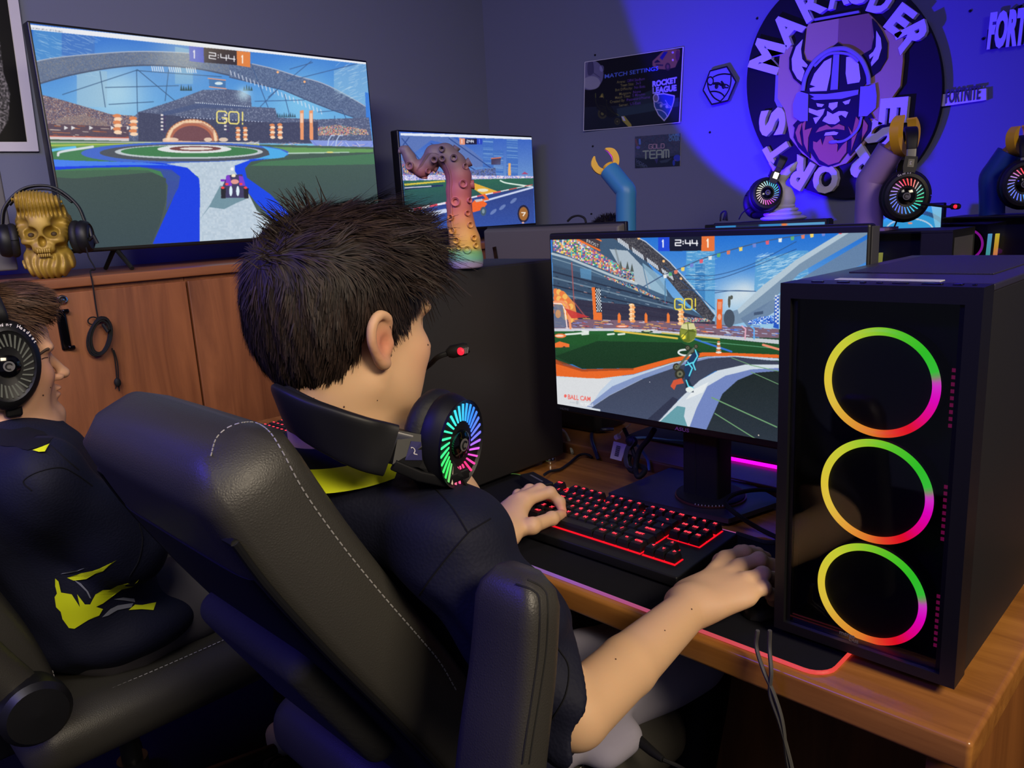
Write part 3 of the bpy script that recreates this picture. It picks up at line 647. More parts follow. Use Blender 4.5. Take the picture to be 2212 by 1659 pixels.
    # orange banner
    c.poly([(250,165),(420,165),(415,250)],(60,52,58)); c.line([(250,166),(415,248)],4,(240,110,40)); c.line([(380,163),(425,185)],3,(240,110,40)); c.text('FROST',(330,195),(1,.45),(0,-1),22,(225,225,225),fit=80)
    # mid strip
    c.poly([(110,700),(900,720),(1605,770),(1605,830),(110,790)],(120,92,110)); 
    for k in range(170):
        x=r.uniform(120,1600); t=(x-110)/1490; y=r.uniform(690+t*60,775+t*55); cl=[(240,130,70),(235,225,230),(120,140,220),(60,40,60),(250,190,90),(200,70,70)][k%6] if x<1150 else [(90,150,240),(225,235,250),(60,90,200),(180,200,240)][k%4]
        c.line([(x,y),(x+r.uniform(12,50),y+3)],1.6,cl,.85)
    c.poly([(110,765),(600,765),(1605,842),(1605,870),(900,800),(115,785)],(214,218,228),.9)
    c.poly([(110,500),(180,520),(250,600),(270,700),(240,720),(150,690),(110,560)],(230,140,70),.95)
    for k in range(22): a=k*2.4; c.ellp((125+ (k%6)*20,520+(k//6)*45+((k%6)**2)*4),17,19,(246,184,90) if k%2 else (236,120,60))
    c.line([(112,590),(170,590),(200,620),(215,700),(222,765)],5,(245,150,100),smooth=True); c.line([(112,600),(160,602),(185,640),(200,765)],2.5,(250,225,220)); c.poly([(112,605),(170,610),(195,760),(112,760)],(96,110,140),.85); c.ellp((140,670),18,28,(220,150,90),.8)
    c.poly([(180,630),(350,690),(230,700)],(200,50,50),.9)
    # checker towers
    c.poly([(362,494),(385,494),(395,660),(430,660),(432,712),(375,710)],(238,112,44)); c.poly([(385,494),(420,500),(430,655),(393,655)],(20,24,34))
    for i in range(5):
        for j in range(14):
            if (i+j)%2: x=386+i*7+j*.7; y=500+j*11; c.poly([(x,y),(x+7,y+1),(x+7,y+12),(x,y+11)],(220,228,235))
    c.poly([(1580,560),(1605,545),(1605,770),(1568,760)],(30,80,190))
    for j in range(16): c.poly([(1580+(j%2)*12,545+j*12),(1592+(j%2)*12,545+j*12),(1590+(j%2)*12,557+j*12),(1578+(j%2)*12,557+j*12)],(225,230,240) if j%1==0 else 0)
    c.poly([(1195,572),(1232,572),(1225,768),(1190,768)],(232,96,36)); c.poly([(1200,590),(1226,590),(1222,640),(1200,640)],(240,170,140),.7); c.ellp((1210,690),12,20,(245,200,180),.7)
    c.ellp((1275,700),36,60,(64,76,92)); c.ellp((1275,590),9,40,(80,84,76)); c.ellp((1290,560),10,14,(80,84,76))
    c.poly([(1400,720),(1480,690),(1570,680),(1570,735),(1400,740)],(60,120,220),speck=(3,[(220,235,250),(90,150,240),(30,70,180)],.9)); c.poly([(1440,660),(1500,650),(1500,670),(1440,680)],(60,80,110)); c.poly([(1130,700),(1160,720),(980,725),(970,690)],(190,170,170),speck=(3,CROWD,.8))
    for bx,n,y0 in ((628,8,600),(952,7,632)):
        for k in range(n): c.ellp((bx+(k%2)*6,y0+12+k*15),19,11,(244,160,90) if k%2 else (250,200,140)); c.ellp((bx-4,y0+8+k*15),6,4,(255,240,220),.8)
    for x in (545,722,870): c.poly([(x-9,730),(x-9,675),(x,660),(x+11,680),(x+10,730)],(240,120,50))
    # pitch
    c.poly([(115,785),(540,782),(960,810),(1605,875),(1605,950),(1100,930),(900,980),(640,1030),(300,1032),(130,960)],(30,92,40),col2=(20,52,28))
    for k,(a,b) in enumerate(((200,420),(520,760),(840,980))): c.poly([(a,800),(b,806),(b-40,880),(a-60,870)],(26,80,34),.8)
    c.poly([(120,950),(400,850),(960,860),(1100,930),(640,1030),(300,1035)],(16,46,24),.8)
    c.line([(515,782),(930,832)],4,(226,190,70)); c.line([(830,796),(1210,835)],3,(214,190,90)); c.line([(190,806),(270,800),(340,790),(300,782)],4,(226,234,226),smooth=True)
    for x in (330,500,570): c.line([(x-30,806),(x+10,802)],4,(220,230,220))
    c.line([(1040,835),(1290,920)],4,(50,110,210)); c.line([(1090,850),(1600,900)],1.5,(90,160,120)); c.line([(1500,875),(1605,905)],5,(236,140,110))
    c.line([(1380,835),(1384,770),(1360,750)],3,(230,170,190)); c.line([(1440,835),(1440,770),(1420,755)],3,(90,170,240))
    c.ellp((155,815),38,15,(240,120,60)); c.ellp((150,815),28,7,(250,210,190)); c.poly([(118,865),(150,852),(215,870),(215,890),(118,893)],(240,110,44)); c.ellp((180,890),8,6,(60,50,40)); c.ellp((565,752),42,9,(240,110,50)); c.ellp((565,752),34,4,(250,220,210)); c.ellp((730,788),40,8,(40,60,44)); c.ellp((730,784),24,5,(200,210,160))
    # orange band and track
    c.poly([(122,970),(180,1010),(300,1036),(640,1030),(880,965),(1100,925),(1200,925),(1605,940),(1605,962),(1120,950),(900,990),(640,1070),(400,1100),(128,1082)],(232,98,30)); c.poly([(122,970),(300,1036),(640,1030),(640,1042),(300,1052),(122,1000)],(150,60,26),.8)
    c.poly([(128,1085),(400,1102),(640,1072),(900,992),(1130,952),(1320,948),(1605,965),(1605,980),(1180,965),(1020,1010),(800,1060),(500,1180),(360,1290),(130,1270)],(190,206,226)); c.poly([(130,1090),(500,1100),(420,1180),(350,1288),(130,1272)],(222,222,222),.85); c.poly([(640,1092),(900,1000),(1130,956),(1320,952),(1320,962),(1100,985),(700,1100),(480,1210),(360,1290),(330,1284),(500,1150)],(120,140,190),.9)
    c.poly([(360,1292),(480,1212),(700,1102),(960,1010),(1140,965),(1320,955),(1605,985),(1605,1008),(1380,1006),(1180,1050),(1080,1110),(960,1220),(860,1320),(800,1388),(560,1330)],(52,58,78),col2=(62,72,98))
    c.poly([(800,1390),(960,1220),(1080,1110),(1200,1045),(1380,1006),(1605,1006),(1605,1032),(1420,1040),(1300,1085),(1230,1180),(1140,1370),(1110,1440),(1000,1425)],(206,216,226)); c.poly([(1010,1425),(1060,1290),(1130,1150),(1250,1080),(1420,1038),(1605,1028),(1605,1050),(1450,1060),(1330,1110),(1230,1200),(1120,1445)],(110,130,190)); c.poly([(810,1390),(930,1280),(985,1290),(975,1350),(1000,1422)],(84,148,160),.9); c.poly([(1140,1120),(1040,1170),(985,1240),(1100,1190)],(236,240,240),.8)
    c.poly([(1120,1446),(1230,1200),(1330,1110),(1450,1060),(1605,1048),(1640,1540)],(24,34,34),col2=(36,46,58)); c.poly([(720,1380),(790,1388),(940,1240),(900,1220)],(34,38,60),.7)
    for l,w in [(((1160,1225),(1590,1420)),2.6),(((1180,1330),(1460,1505)),2.2),(((1420,1055),(1600,1135)),1.6),(((1290,960),(1420,1010),(1600,1050)),1.6)]: c.line(l,w,(110,160,110))
    c.ellp((1470,1475),4,4,(250,230,210)); c.ellp((748,1122),3,3,(220,220,230))
    # ball
    c.ellp((1003,792),56,68,(150,160,70)); c.ellp((995,800),50,58,(92,108,28)); c.poly([(960,740),(1040,730),(1055,770),(1000,775),(955,765)],(214,210,150)); c.poly([(950,770),(1000,780),(990,840),(955,830)],(130,140,50)); c.poly([(1010,790),(1050,780),(1050,830),(1015,850)],(110,124,44)); c.ellp((972,822),14,16,(250,230,60)); c.line([(1000,735),(1005,780),(960,830)],1.6,(70,80,30)); c.line([(1005,780),(1055,790)],1.6,(70,80,30))
    # trophy pylon
    for k in range(6): c.ellp((1205,925-k*14),20-k*2,7,(230,225,215) if k%2==0 else (200,110,60))
    c.line([(1000,905),(950,912),(940,930),(980,945),(1060,940)],4,(225,232,232),smooth=True)
    # flying car
    c.poly([(1050,905),(1080,935),(1050,1010),(1020,1080),(1010,1120),(985,1110),(970,1060),(990,990)],(24,52,90)); c.poly([(985,1105),(1005,1100),(1030,1150),(1040,1190),(1000,1190),(985,1150)],(24,40,60))
    for l in [((1050,910),(1065,950),(1035,1000),(1050,1040)),((1000,990),(1030,1030),(1010,1080)),((990,1110),(1005,1150),(1035,1160)),((985,1010),(1040,990))]: c.line(l,3,(90,220,240))
    for x,y,rr in ((925,1022,24),(948,1068,34),(1000,895,17),(1030,915,17),(1055,885,14)): c.ellp((x,y),rr,rr*1.05,(44,44,34)); c.ellp((x,y),rr*.6,rr*.62,(104,104,80)); c.ellp((x,y),rr*.25,rr*.25,(40,50,40))
    c.line([(930,1030),(1010,930),(1040,900)],5,(90,100,84)); c.ellp((1012,1172),26,18,(230,238,235)); 
    c.poly([(905,1110),(960,1095),(975,1130),(925,1140),(910,1175),(885,1150)],(236,84,44),.85); c.poly([(1160,1640),(1100,1180)],(0,0,0),0)
    # score board, call-out, hint
    c.poly([(803,160),(878,150),(880,254),(803,254)],(26,66,214)); c.poly([(878,150),(1092,148),(1090,250),(880,254)],(16,20,38)); c.poly([(1092,148),(1178,146),(1178,248),(1166,254),(1090,254)],(230,110,48))
    seg_text(c,'1',(828,226),40,46,0,2.8,(235,242,255)); seg_text(c,'1',(1124,226),46,52,0,3,(255,240,220)); seg_text(c,'2:44',(918,216),36,36,9,2.6,(240,240,245)); seg_text(c,'GO!',(914,640),50,70,14,2.8,(236,214,70))
    c.text('BALL CAM',(205,1234),(1,.1),(0,-1),30,(240,100,90),fit=150,bold=.02); c.ellp((188,1214),9,11,(240,100,90)); c.text('TO TOGGLE',(288,1276),(1,.08),(0,-1),17,(245,248,250),fit=85,bold=.02); c.ellp((267,1258),9,13,(190,195,200)); c.line([(222,1256),(250,1259)],3,(200,205,210))
    c.noise(4,1,9); c.blur(1); c.a=c.a*.95+10; return c
SCREEN=attrmat('screen_picture',rough=.35,spec=.25,emission=1.0)
PRINT=attrmat('printed_paper',rough=.35,spec=.4)
PRINTM=attrmat('printed_matt',rough=.75,spec=.2)
# ---------------------------------------------------------------- materials
M_wall=mat('wall_paint',(112,116,136),rough=.85,spec=.2,bump=('n',220,.12,.002))
M_ceil=mat('ceiling_paint',(150,148,150),rough=.9)
M_floor=mat('carpet',(22,22,34),rough=1,spec=.05,bump=('n',420,.9,.006),var=(300,.35))
M_cab=wood('cherry_wood',(98,54,30),(142,86,50),'Z',rough=.42,scale=.8)
M_cabtop=wood('cherry_top',(120,70,42),(152,96,58),'Y',rough=.4)
M_desk=wood('desk_wood',(124,76,34),(176,118,56),'X',rough=.22,scale=.9)
M_desk2=wood('back_desk_wood',(104,64,36),(142,92,54),'X',rough=.28,scale=.9)
M_deskside=wood('desk_panel_wood',(104,60,26),(146,90,42),'Z',rough=.4,scale=.7)
M_blk=mat('black_plastic',(14,14,16),rough=.42,spec=.5)
M_blkm=mat('matt_black_plastic',(20,20,22),rough=.6,spec=.4)
M_pc=mat('black_steel',(26,25,25),rough=.5,spec=.45)
M_gloss=mat('glossy_black',(5,5,7),rough=.08,spec=.6)
M_rub=mat('black_rubber',(12,12,13),rough=.7,spec=.3)
M_met=mat('brushed_steel',(165,163,160),rough=.3,metal=1)
M_chr=mat('chrome',(200,198,194),rough=.12,metal=1)
M_white=mat('white_plastic',(205,200,205),rough=.5)
M_grey=mat('grey_plastic',(92,90,92),rough=.5)
M_dkgrey=mat('dark_grey_plastic',(54,54,60),rough=.5)
XW,YW=-3.2,3.095
# ---------------------------------------------------------------- shell
def slab(n,a,b,m): o=mk(n,MB().b2(a,b),m,smooth=False); return struct(o)
slab('floor',(-3.3,-1.8,-.05),(1.6,3.2,0),M_floor)
slab('wall_left',(XW-.08,-1.8,0),(XW,YW+.08,2.72),M_wall)
slab('wall_back',(XW,YW,0),(1.6,YW+.08,2.72),M_wall)
slab('ceiling',(-3.3,-1.8,2.72),(1.6,3.2,2.78),M_ceil)
# ---------------------------------------------------------------- storage cabinets
CX,CT=-2.5,1.193
wt=mk('cabinet_worktop',MB().rbox(((CX+XW)/2+.005,1.35,CT-.014),((CX-XW)-.01,3.36,.028),.004),M_cabtop)
tag(wt,'long cherry-wood top running over the storage cabinets, under both televisions','worktop')
def cabinet(y0,y1,ymid,lab,hand=True,hand_y=None):
    z1=CT-.029; t=thing('storage_cabinet',lab,'cabinet',((CX+XW)/2,(y0+y1)/2,0),'storage cabinets along the left wall')
    mk('body',MB().b2((XW+.02,y0+.001,0),(CX-.02,y1-.001,z1)),M_cab,t,False)
    for a,b in ((y0,ymid),(ymid,y1)):
        if b-a<.05: continue
        d=mk('door',MB().rbox((CX-.009,(a+b)/2,(z1-.012+.06)/2),(.018,b-a-.006,z1-.012-.06),.003),M_cab,t)
        if hand and a==ymid:
            yh=.672
            mk('lock',MB().lathe([(0,.0),(.0135,0),(.0145,.002),(.013,.005),(.010,.0055),(.009,.003),(.005,.003),(.004,.0055),(0,.006)],(CX,yh,1.133),frame((1,0,0)),24),M_chr,d,label='round chrome cabinet lock')
            m=MB(); m.rbox((CX+.006,.66,1.048),(.012,.026,.118),.005); m.rbox((CX+.012,.672,1.101),(.010,.018,.012),.004); m.rbox((CX+.012,.672,.995),(.010,.018,.012),.004)
            mk('handle',m,M_gloss,d,label='black plastic bow handle')
    return t
cabinet(-.2,1.036,.601,'cherry-wood storage cabinet with chrome lock and black handle, left of the twin seam')
cabinet(1.036,2.0,1.52,'cherry-wood storage cabinet behind the boy in front, right of the twin seam',False)
cabinet(2.0,3.03,2.52,'cherry-wood storage cabinet in the far corner below the smaller television',False)
# ---------------------------------------------------------------- televisions
def television(lab,TL,TR,BR,BL,bez,cv,nx,ny,legs,strip=None):
    TL,TR,BR,BL=[np.array(p) for p in (TL,TR,BR,BL)]
    x=TL[0]; y0=min(TL[1],BL[1]); y1=TR[1]; zt=max(TL[2],TR[2]); zb=min(BL[2],BR[2])
    t=thing('television',lab,'television',(x-.03,(y0+y1)/2,CT),'televisions on the cabinets')
    mk('housing',MB().rbox((x-.026,(y0+y1)/2,(zt+zb)/2),(.05,y1-y0,zt-zb),.006),M_blk,t)
    e=.0008
    a=[np.array([x+e,y0+bez,zt-bez]),np.array([x+e,y1-bez,zt-bez]),np.array([x+e,y1-bez,zb+bez*1.6]),np.array([x+e,y0+bez,zb+bez*1.6])]
    picture('screen',a,cv,nx,ny,SCREEN,t)
    for yy in legs:
        m=MB(); m.tube([(x-.03,yy,zb+.01),(x+.07,yy+.01,CT+.006)],[.008,.007],8); m.tube([(x-.03,yy,zb+.01),(x-.12,yy-.01,CT+.006)],[.008,.007],8)
        mk('leg',m,M_blkm,t)
    return t
TVX=-2.75
television('large wall-facing television on the cabinet showing a football arena and GO!',(TVX,.775,1.942),(TVX,1.995,1.945),(TVX,2.0,1.258),(TVX,.80,1.262),.008,paint_big(),800,470,(.93,1.86))
television('smaller television in the corner, showing an orange car and number 7',(TVX,2.118,1.682),(TVX,2.955,1.682),(TVX,2.95,1.245),(TVX,2.118,1.248),.008,paint_small(),380,210,(2.25,2.82))
# grey panel + framed poster left
g=MB(); a=OX(-30,300,-2.72); b=OX(14,300,-2.72); bb=OX(37,440,-2.72)
g.rbox((-2.74,.45,1.40),(.03,.36,.36),.006)
tag(mk('display_panel',g.add([],[]) if False else g,M_grey),'grey flat panel standing at the left edge behind the headset on the skull','panel')
pt=thing('framed_poster','black poster with a white border at the upper left corner of the wall','poster',(XW+.012,.7,1.6))
c0=[OX(x,y,XW+.014) for x,y in ((-120,-10),(38,-10),(84,327),(-120,327))]
m=MB(); m.prism(c0,(-.010,0,0)); mk('border',m,M_white,pt,False)
cp=Canvas(-130,-20,70,330,1,(8,8,10)); cp.poly([(-130,80),(0,90),(8,160),(22,200),(18,260),(0,290),(-130,300)],(90,88,84),speck=(3,[(60,60,58),(120,116,110),(150,146,140),(30,30,30)],.8)); cp.blur(2)
cc=[OX(x,y,XW+.0155) for x,y in ((-120,-10),(14,-10),(58,306),(-120,306))]
picture('photo',cc,cp,120,200,PRINT,pt)
# ---------------------------------------------------------------- wall prints
def wallpic(name,lab,cat,quad,cv,nx,ny,border=None,depth=.0012,curl=None):
    P=[OY(x,y,YW-.004) for x,y in quad]; cen=np.mean(P,0)
    t=thing(name,lab,cat,cen)
    Q=[p+(p-cen)*np.array([border or 0,0,border or 0]) for p in P]
    n=14; u=np.linspace(0,1,n); G=[]
    for v in (0,1):
        for k in u:
            p=(Q[0]*(1-k)+Q[1]*k)*(1-v)+(Q[3]*(1-k)+Q[2]*k)*v
            if curl is not None: p=p+curl(np.array(k),np.array(float(v)))
            G.append(p)
    G=np.array(G); m=MB(); m.add(G+(0,.0012,0),[(i,i+n,i+n+1,i+1) for i in range(n-1)]); m.add(G,[(i,i+1,i+n+1,i+n) for i in range(n-1)])
    mk('paper',m,M_white,t)
    picture('print',[p+(0,-.001,0) for p in P],cv,nx,ny,PRINT,t,curl=curl)
    return t
T=ZT(8.296,1260,90)
cv=Canvas(1260,95,1482,290,2.6,(12,10,22)); cv.T=T
cv.poly([(30,1180),(1750,1080),(1750,1480),(40,1600)],(28,34,48),col2=(16,18,30)); cv.poly([(600,1200),(1740,1000),(1740,1160),(620,1350)],(44,62,74),.8); cv.poly([(900,1000),(1230,860),(1240,1100),(900,1180)],(38,50,66),.8)
cv.ellp((130,600),235,270,(104,100,134),rot=10); cv.ellp((160,740),150,120,(140,138,156)); cv.poly([(90,390),(180,370),(190,560),(100,600)],(70,66,100),smooth=True); cv.line([(175,360),(190,560),(300,640)],1.2,(60,56,90)); cv.ellp((335,480),40,60,(150,150,200),.5)
cv.poly([(1240,350),(1430,170),(1600,130),(1740,140),(1745,260),(1660,460),(1500,500),(1330,490),(1240,430)],(132,92,58)); cv.poly([(1370,290),(1450,180),(1520,180),(1420,330)],(30,24,96)); cv.poly([(1270,370),(1330,320),(1390,370),(1290,380)],(28,22,40)); cv.ellp((1520,450),50,70,(60,40,44)); cv.ellp((1520,450),25,40,(110,70,60)); cv.ellp((1700,250),40,100,(96,50,60)); cv.ellp((1612,330),18,22,(220,170,170)); cv.ellp((1610,195),22,20,(190,160,190)); cv.poly([(1300,400),(1440,410),(1430,440),(1300,430)],(60,44,50))
cv.text('MATCH SETTINGS',(385,660),(1,-.155),(.03,-1),72,(84,110,214),fit=960,bold=.02)
rows=[('Arena:','DFH Stadium',600,770,750,1100),('Team Size:','3v3',665,920,808,1030),('Bot Difficulty:','No Bots',575,895,890,1110),('Mutators:','None',645,875,962,1030),('Match Time:','5 Minutes',570,860,1028,1110),('Created By:','Password/Name',480,760,1105,1200),('Server:','US-East',640,820,1165,1030)]
for a,b,x0,x1,y,x2 in rows:
    cv.text(a,(x0,y),(1,-.13),(0,-1),48,(132,124,66),fit=x1-x0-15,bold=.015); cv.text(b,(x1+20,y-(x1+20-x0)*.13),(1,-.13),(0,-1),48,(98,62,150),fit=x2-x1-20,bold=.015)
cv.text('ROCKET',(1238,810),(1,-.17),(0,-1),95,(176,168,232),fit=455,bold=.06); cv.text('LEAGUE',(1240,930),(1,-.12),(0,-1),100,(168,160,224),fit=450,bold=.06)
sh=[(1250,1000),(1300,935),(1450,922),(1660,965),(1650,1060),(1600,1220),(1540,1340),(1462,1430),(1350,1320),(1270,1160)]
cv.poly(sh,(190,182,225)); q=np.array(sh,float); q=(q-q.mean(0))*.9+q.mean(0); cv.poly(q,(40,56,140),col2=(50,84,150)); cv.ellp((1305,1010),56,78,(190,182,225)); cv.ellp((1305,1010),40,60,(110,100,130))
cv.line([(1300,1215),(1400,1230),(1480,1280),(1520,1340)],2,(180,176,225),smooth=True); cv.line([(1340,1100),(1400,1090),(1440,1130),(1500,1120),(1520,1180),(1600,1180)],3,(120,120,180)); cv.ellp((1400,1150),26,30,(160,160,205)); cv.ellp((1510,1165),28,30,(160,160,205)); cv.line([(1480,1050),(1530,1130),(1590,1170)],1.1,(180,176,225))
for l in [((230,930),(240,1100),(300,1200)),((300,1000),(350,930),(370,1010)),((420,1050),(440,1180),(560,1290),(640,1320)),((300,1140),(390,1170),(400,1260)),((480,1180),(520,1250),(620,1310))]: cv.line(l,1.7,(84,88,40),smooth=True)
for x,y,rr in ((350,1290,80),(610,1430,52)): cv.ellp((x,y),rr,rr*1.2,(58,56,38)); cv.ellp((x,y),rr*.6,rr*.7,(24,22,26)); cv.ellp((x,y),rr*.35,rr*.4,(90,88,50))
cv.poly([(200,1000),(420,1050),(620,1330),(480,1370),(250,1200)],(14,14,20),.75); cv.poly([(680,1340),(740,1330),(860,1480),(870,1530),(810,1530),(700,1420)],(150,140,60)); cv.poly([(680,1340),(720,1340),(760,1420),(720,1420)],(180,176,200)); cv.poly([(310,1000),(345,930),(360,1000)],(150,130,60))
cv.blur(2)
wallpic('match_poster','dark glossy MATCH SETTINGS poster with shield logo, above the smaller print','poster',[(1266,135),(1476,103),(1471,264),(1266,282)],cv,240,190,border=.018,curl=lambda u,v:np.stack([0*u,-.016*np.abs(2*u-1)**3*(.3+.7*v),0*u],-1))
T=ZT(18.43,1360,280); cv=Canvas(1368,284,1474,366,3.2,(52,58,78)); cv.T=T
cv.poly([(200,280),(2030,140),(2030,900),(200,1100)],(62,66,86),speck=(9,[(58,70,92),(72,70,92),(56,60,80)],.8)); cv.poly([(200,1130),(1100,1150),(2030,1000),(2030,1450),(220,1540)],(20,26,44)); cv.poly([(1180,1250),(1700,1130),(1500,1300),(1250,1330)],(52,62,78)); cv.poly([(980,1160),(1140,1160),(1080,1370)],(52,48,96)); cv.line([(860,215),(1350,190)],1.6,(16,14,40))
seg_text(cv,'GOLD',(770,765),130,170,30,1.5,(176,140,150),(1,-.06),(0,-1)); seg_text(cv,'TEAM',(540,1160),210,300,60,3.0,(146,160,136),(1,-.06),(0,-1))
for a,b in (((240,400),(300,620)),): cv.line([a,b],4.3,(106,70,80))
cv.line([(400,400),(410,560)],4.3,(84,116,190)); cv.ellp((340,710),80,60,(86,86,160)); cv.text('GAME',(1560,300),(1,-.1),(0,-1),150,(90,130,170),fit=440,bold=.04); cv.text('OVER',(1550,460),(1,-.05),(0,-1),150,(84,124,160),fit=450,bold=.04)
cv.ellp((1900,1130),150,130,(44,56,170)); cv.ellp((1760,1320),50,120,(40,56,160)); cv.ellp((1820,1220),30,30,(110,80,130)); cv.text('VIDEO',(230,1290),(.8,.5),(.3,-1),130,(90,100,130),fit=560); cv.text('GAMES',(240,1420),(.9,.35),(.3,-1),110,(70,84,90),fit=500); cv.blur(1)
wallpic('team_print','small GOLD TEAM print on the wall below the larger poster','poster',[(1372,295),(1471,288),(1469,358),(1372,363)],cv,200,160)
# ---------------------------------------------------------------- emblem
M_eb=mat('emblem_black',(10,8,16),rough=.55,spec=.3); M_ew=mat('emblem_white',(220,214,225),rough=.5); M_eg=mat('emblem_grey',(140,136,150),rough=.5)
M_et=mat('emblem_tan',(190,156,108),rough=.6); M_et2=mat('emblem_brown',(150,112,78),rough=.6); M_eo=mat('emblem_orange',(196,112,62),rough=.6)
em=thing('wall_emblem','big round black esports emblem with horned helmet head and raised letters','emblem',OY(1824,200,YW-.02))
EC=np.array([1824.,183.]); EA,EBx=211.,245.
t=np.linspace(0,2*math.pi,96,endpoint=False)
mk('disc',MB().prism([OY(EC[0]+EA*math.cos(a),EC[1]+EBx*math.sin(a),YW-.030) for a in t],(0,.028,0)),M_eb,em)
ZE=ZT(3.771,1600,0)
def epatch(mb,pts,y,d=.004,smooth=False):
    P=ZE(pts); 
    if smooth: P=spline(P,5,True)
    mb.prism([OY(a,b,y) for a,b in P],(0,d,0))
s=MB(); epatch(s,[(325,375),(440,380),(555,195),(800,150),(1040,108),(1105,180),(1170,245),(1300,235),(1320,240),(1320,500),(1300,700),(1230,800),(1160,860),(1110,1020),(1000,1180),(860,1330),(760,1362),(640,1350),(500,1250),(400,1120),(360,900),(300,800),(305,600)],YW-.050,.018)
mk('shield',s,M_et,em,False)
for q_ in ([(285,610),(330,620),(320,760),(320,800),(345,890),(310,895),(275,820)],[(1290,450),(1325,440),(1300,710),(1230,790),(1240,740),(1270,680)],[(600,150),(960,85),(965,105),(600,170)]):
    s=MB(); epatch(s,q_,YW-.047,.015); mk('shield_rim',s,M_eg,em,False)
if 0:
  s=MB(); epatch(s,[(285,610),(330,620),(320,760),(320,800),(345,890),(310,895),(275,820)],YW-.048,.016); epatch(s,[(1290,450),(1325,440),(1300,710),(1230,790),(1240,740),(1270,680)],YW-.046,.014); epatch(s,[(600,150),(960,85),(965,105),(600,170)],YW-.048,.016)
s=MB(); epatch(s,[(800,150),(1040,108),(1070,160),(1075,400),(1000,440),(860,400),(790,350)],YW-.0515,.0012); mk('shield_shade',s,M_et2,em,False)
# head silhouette with horns (black)
s=MB(); epatch(s,[(530,230),(490,300),(430,370),(395,470),(395,560),(430,640),(500,700),(480,780),(480,960),(425,1020),(440,1040),(430,1120),(470,1200),(565,1290),(560,1230),(600,1290),(640,1340),(715,1362),(800,1330),(870,1240),(890,1270),(960,1190),(1060,1070),(1070,1000),(1040,960),(1085,965),(1060,920),(1000,700),(1055,635),(1130,580),(1190,480),(1195,350),(1150,250),(1105,185),(1070,150),(1085,300),(1065,400),(980,450),(900,410),(790,345),(700,420),(590,510),(530,490),(510,430),(520,330)],YW-.056,.006)
mk('head_outline',s,M_eb,em,False)
s=MB()
for q in ([(505,320),(450,380),(415,480),(420,570),(460,640),(495,665),(520,580),(495,540),(535,550),(545,530),(500,480),(490,400)],[(1105,250),(1100,380),(1080,420),(1045,450),(1050,480),(1085,450),(1060,510),(1065,540),(1120,480),(1148,390),(1140,310)],[(740,470),(680,500),(600,600),(565,690),(610,705),(560,720),(565,745),(700,740),(730,600)],[(860,465),(900,460),(960,520),(975,640),(965,670),(870,685),(855,600)],[(615,840),(680,850),(660,872),(625,868)],[(830,830),(895,808),(880,845),(850,852)],[(720,840),(790,830),(785,870),(745,900),(715,870)],[(555,880),(620,900),(685,885),(670,930),(610,1010),(590,960),(640,950),(555,915)],[(705,905),(750,930),(800,905),(850,905),(875,915),(855,960),(820,935),(795,945),(808,985),(770,1012),(720,1010),(665,985),(680,960),(700,940)],[(690,1080),(760,1070),(795,1080),(780,1098),(680,1105)]):
    epatch(s,q,YW-.0585,.003)
mk('face_highlights',s,M_ew,em,False)
s=MB()
for q in ([(775,380),(800,380),(803,450),(790,728),(730,733),(755,450),(755,395)],[(555,765),(700,765),(960,730),(955,770),(820,805),(600,815),(570,800),(600,790)],[(480,745),(550,765),(545,985),(485,990),(430,950),(425,850),(455,760)],[(975,705),(1040,700),(1095,680),(1108,780),(1100,880),(1030,945),(960,950)]):
    epatch(s,q,YW-.0605,.004)
for pl,w in (([(505,740),(530,620),(600,500),(700,420),(790,395),(880,405),(980,480),(1035,600),(1045,690)],13),([(600,540),(700,450),(800,430),(900,450),(960,500)],8),([(985,950),(960,1040),(900,1110),(830,1150),(740,1155)],8)):
    P=spline(ZE(pl),6); s.tube([OY(a,b,YW-.063) for a,b in P],w/3.771*.0024,8,flat=.5,up=(0,1,0))
s.ell(OY(*ZE([(755,1155)])[0],YW-.064),(.018,.004,.007))
mk('headset_badge',s,M_eg,em,False)
s=MB()
for q in ([(610,1080),(640,1040),(700,1015),(740,1040),(800,1010),(845,1030),(845,1060),(780,1050),(700,1055)],[(590,1150),(620,1160),(650,1130),(665,1185),(690,1110),(740,1105),(790,1180),(785,1240),(830,1180),(865,1150),(860,1240),(800,1320),(715,1345),(640,1300),(590,1210)],[(500,1010),(530,980),(520,1060),(580,1040),(550,1120),(545,1240),(515,1170)],[(470,1020),(500,1000),(480,1080),(500,1190),(465,1150),(445,1080)],[(940,950),(965,980),(950,1080),(915,1180),(900,1230),(905,1100)],[(1000,970),(1035,1020),(1030,1060),(1000,1110),(985,1150),(990,1080)],[(875,1030),(920,1100),(900,1110)]):
    epatch(s,q,YW-.0585,.003)
mk('beard',s,M_eo,em,False)
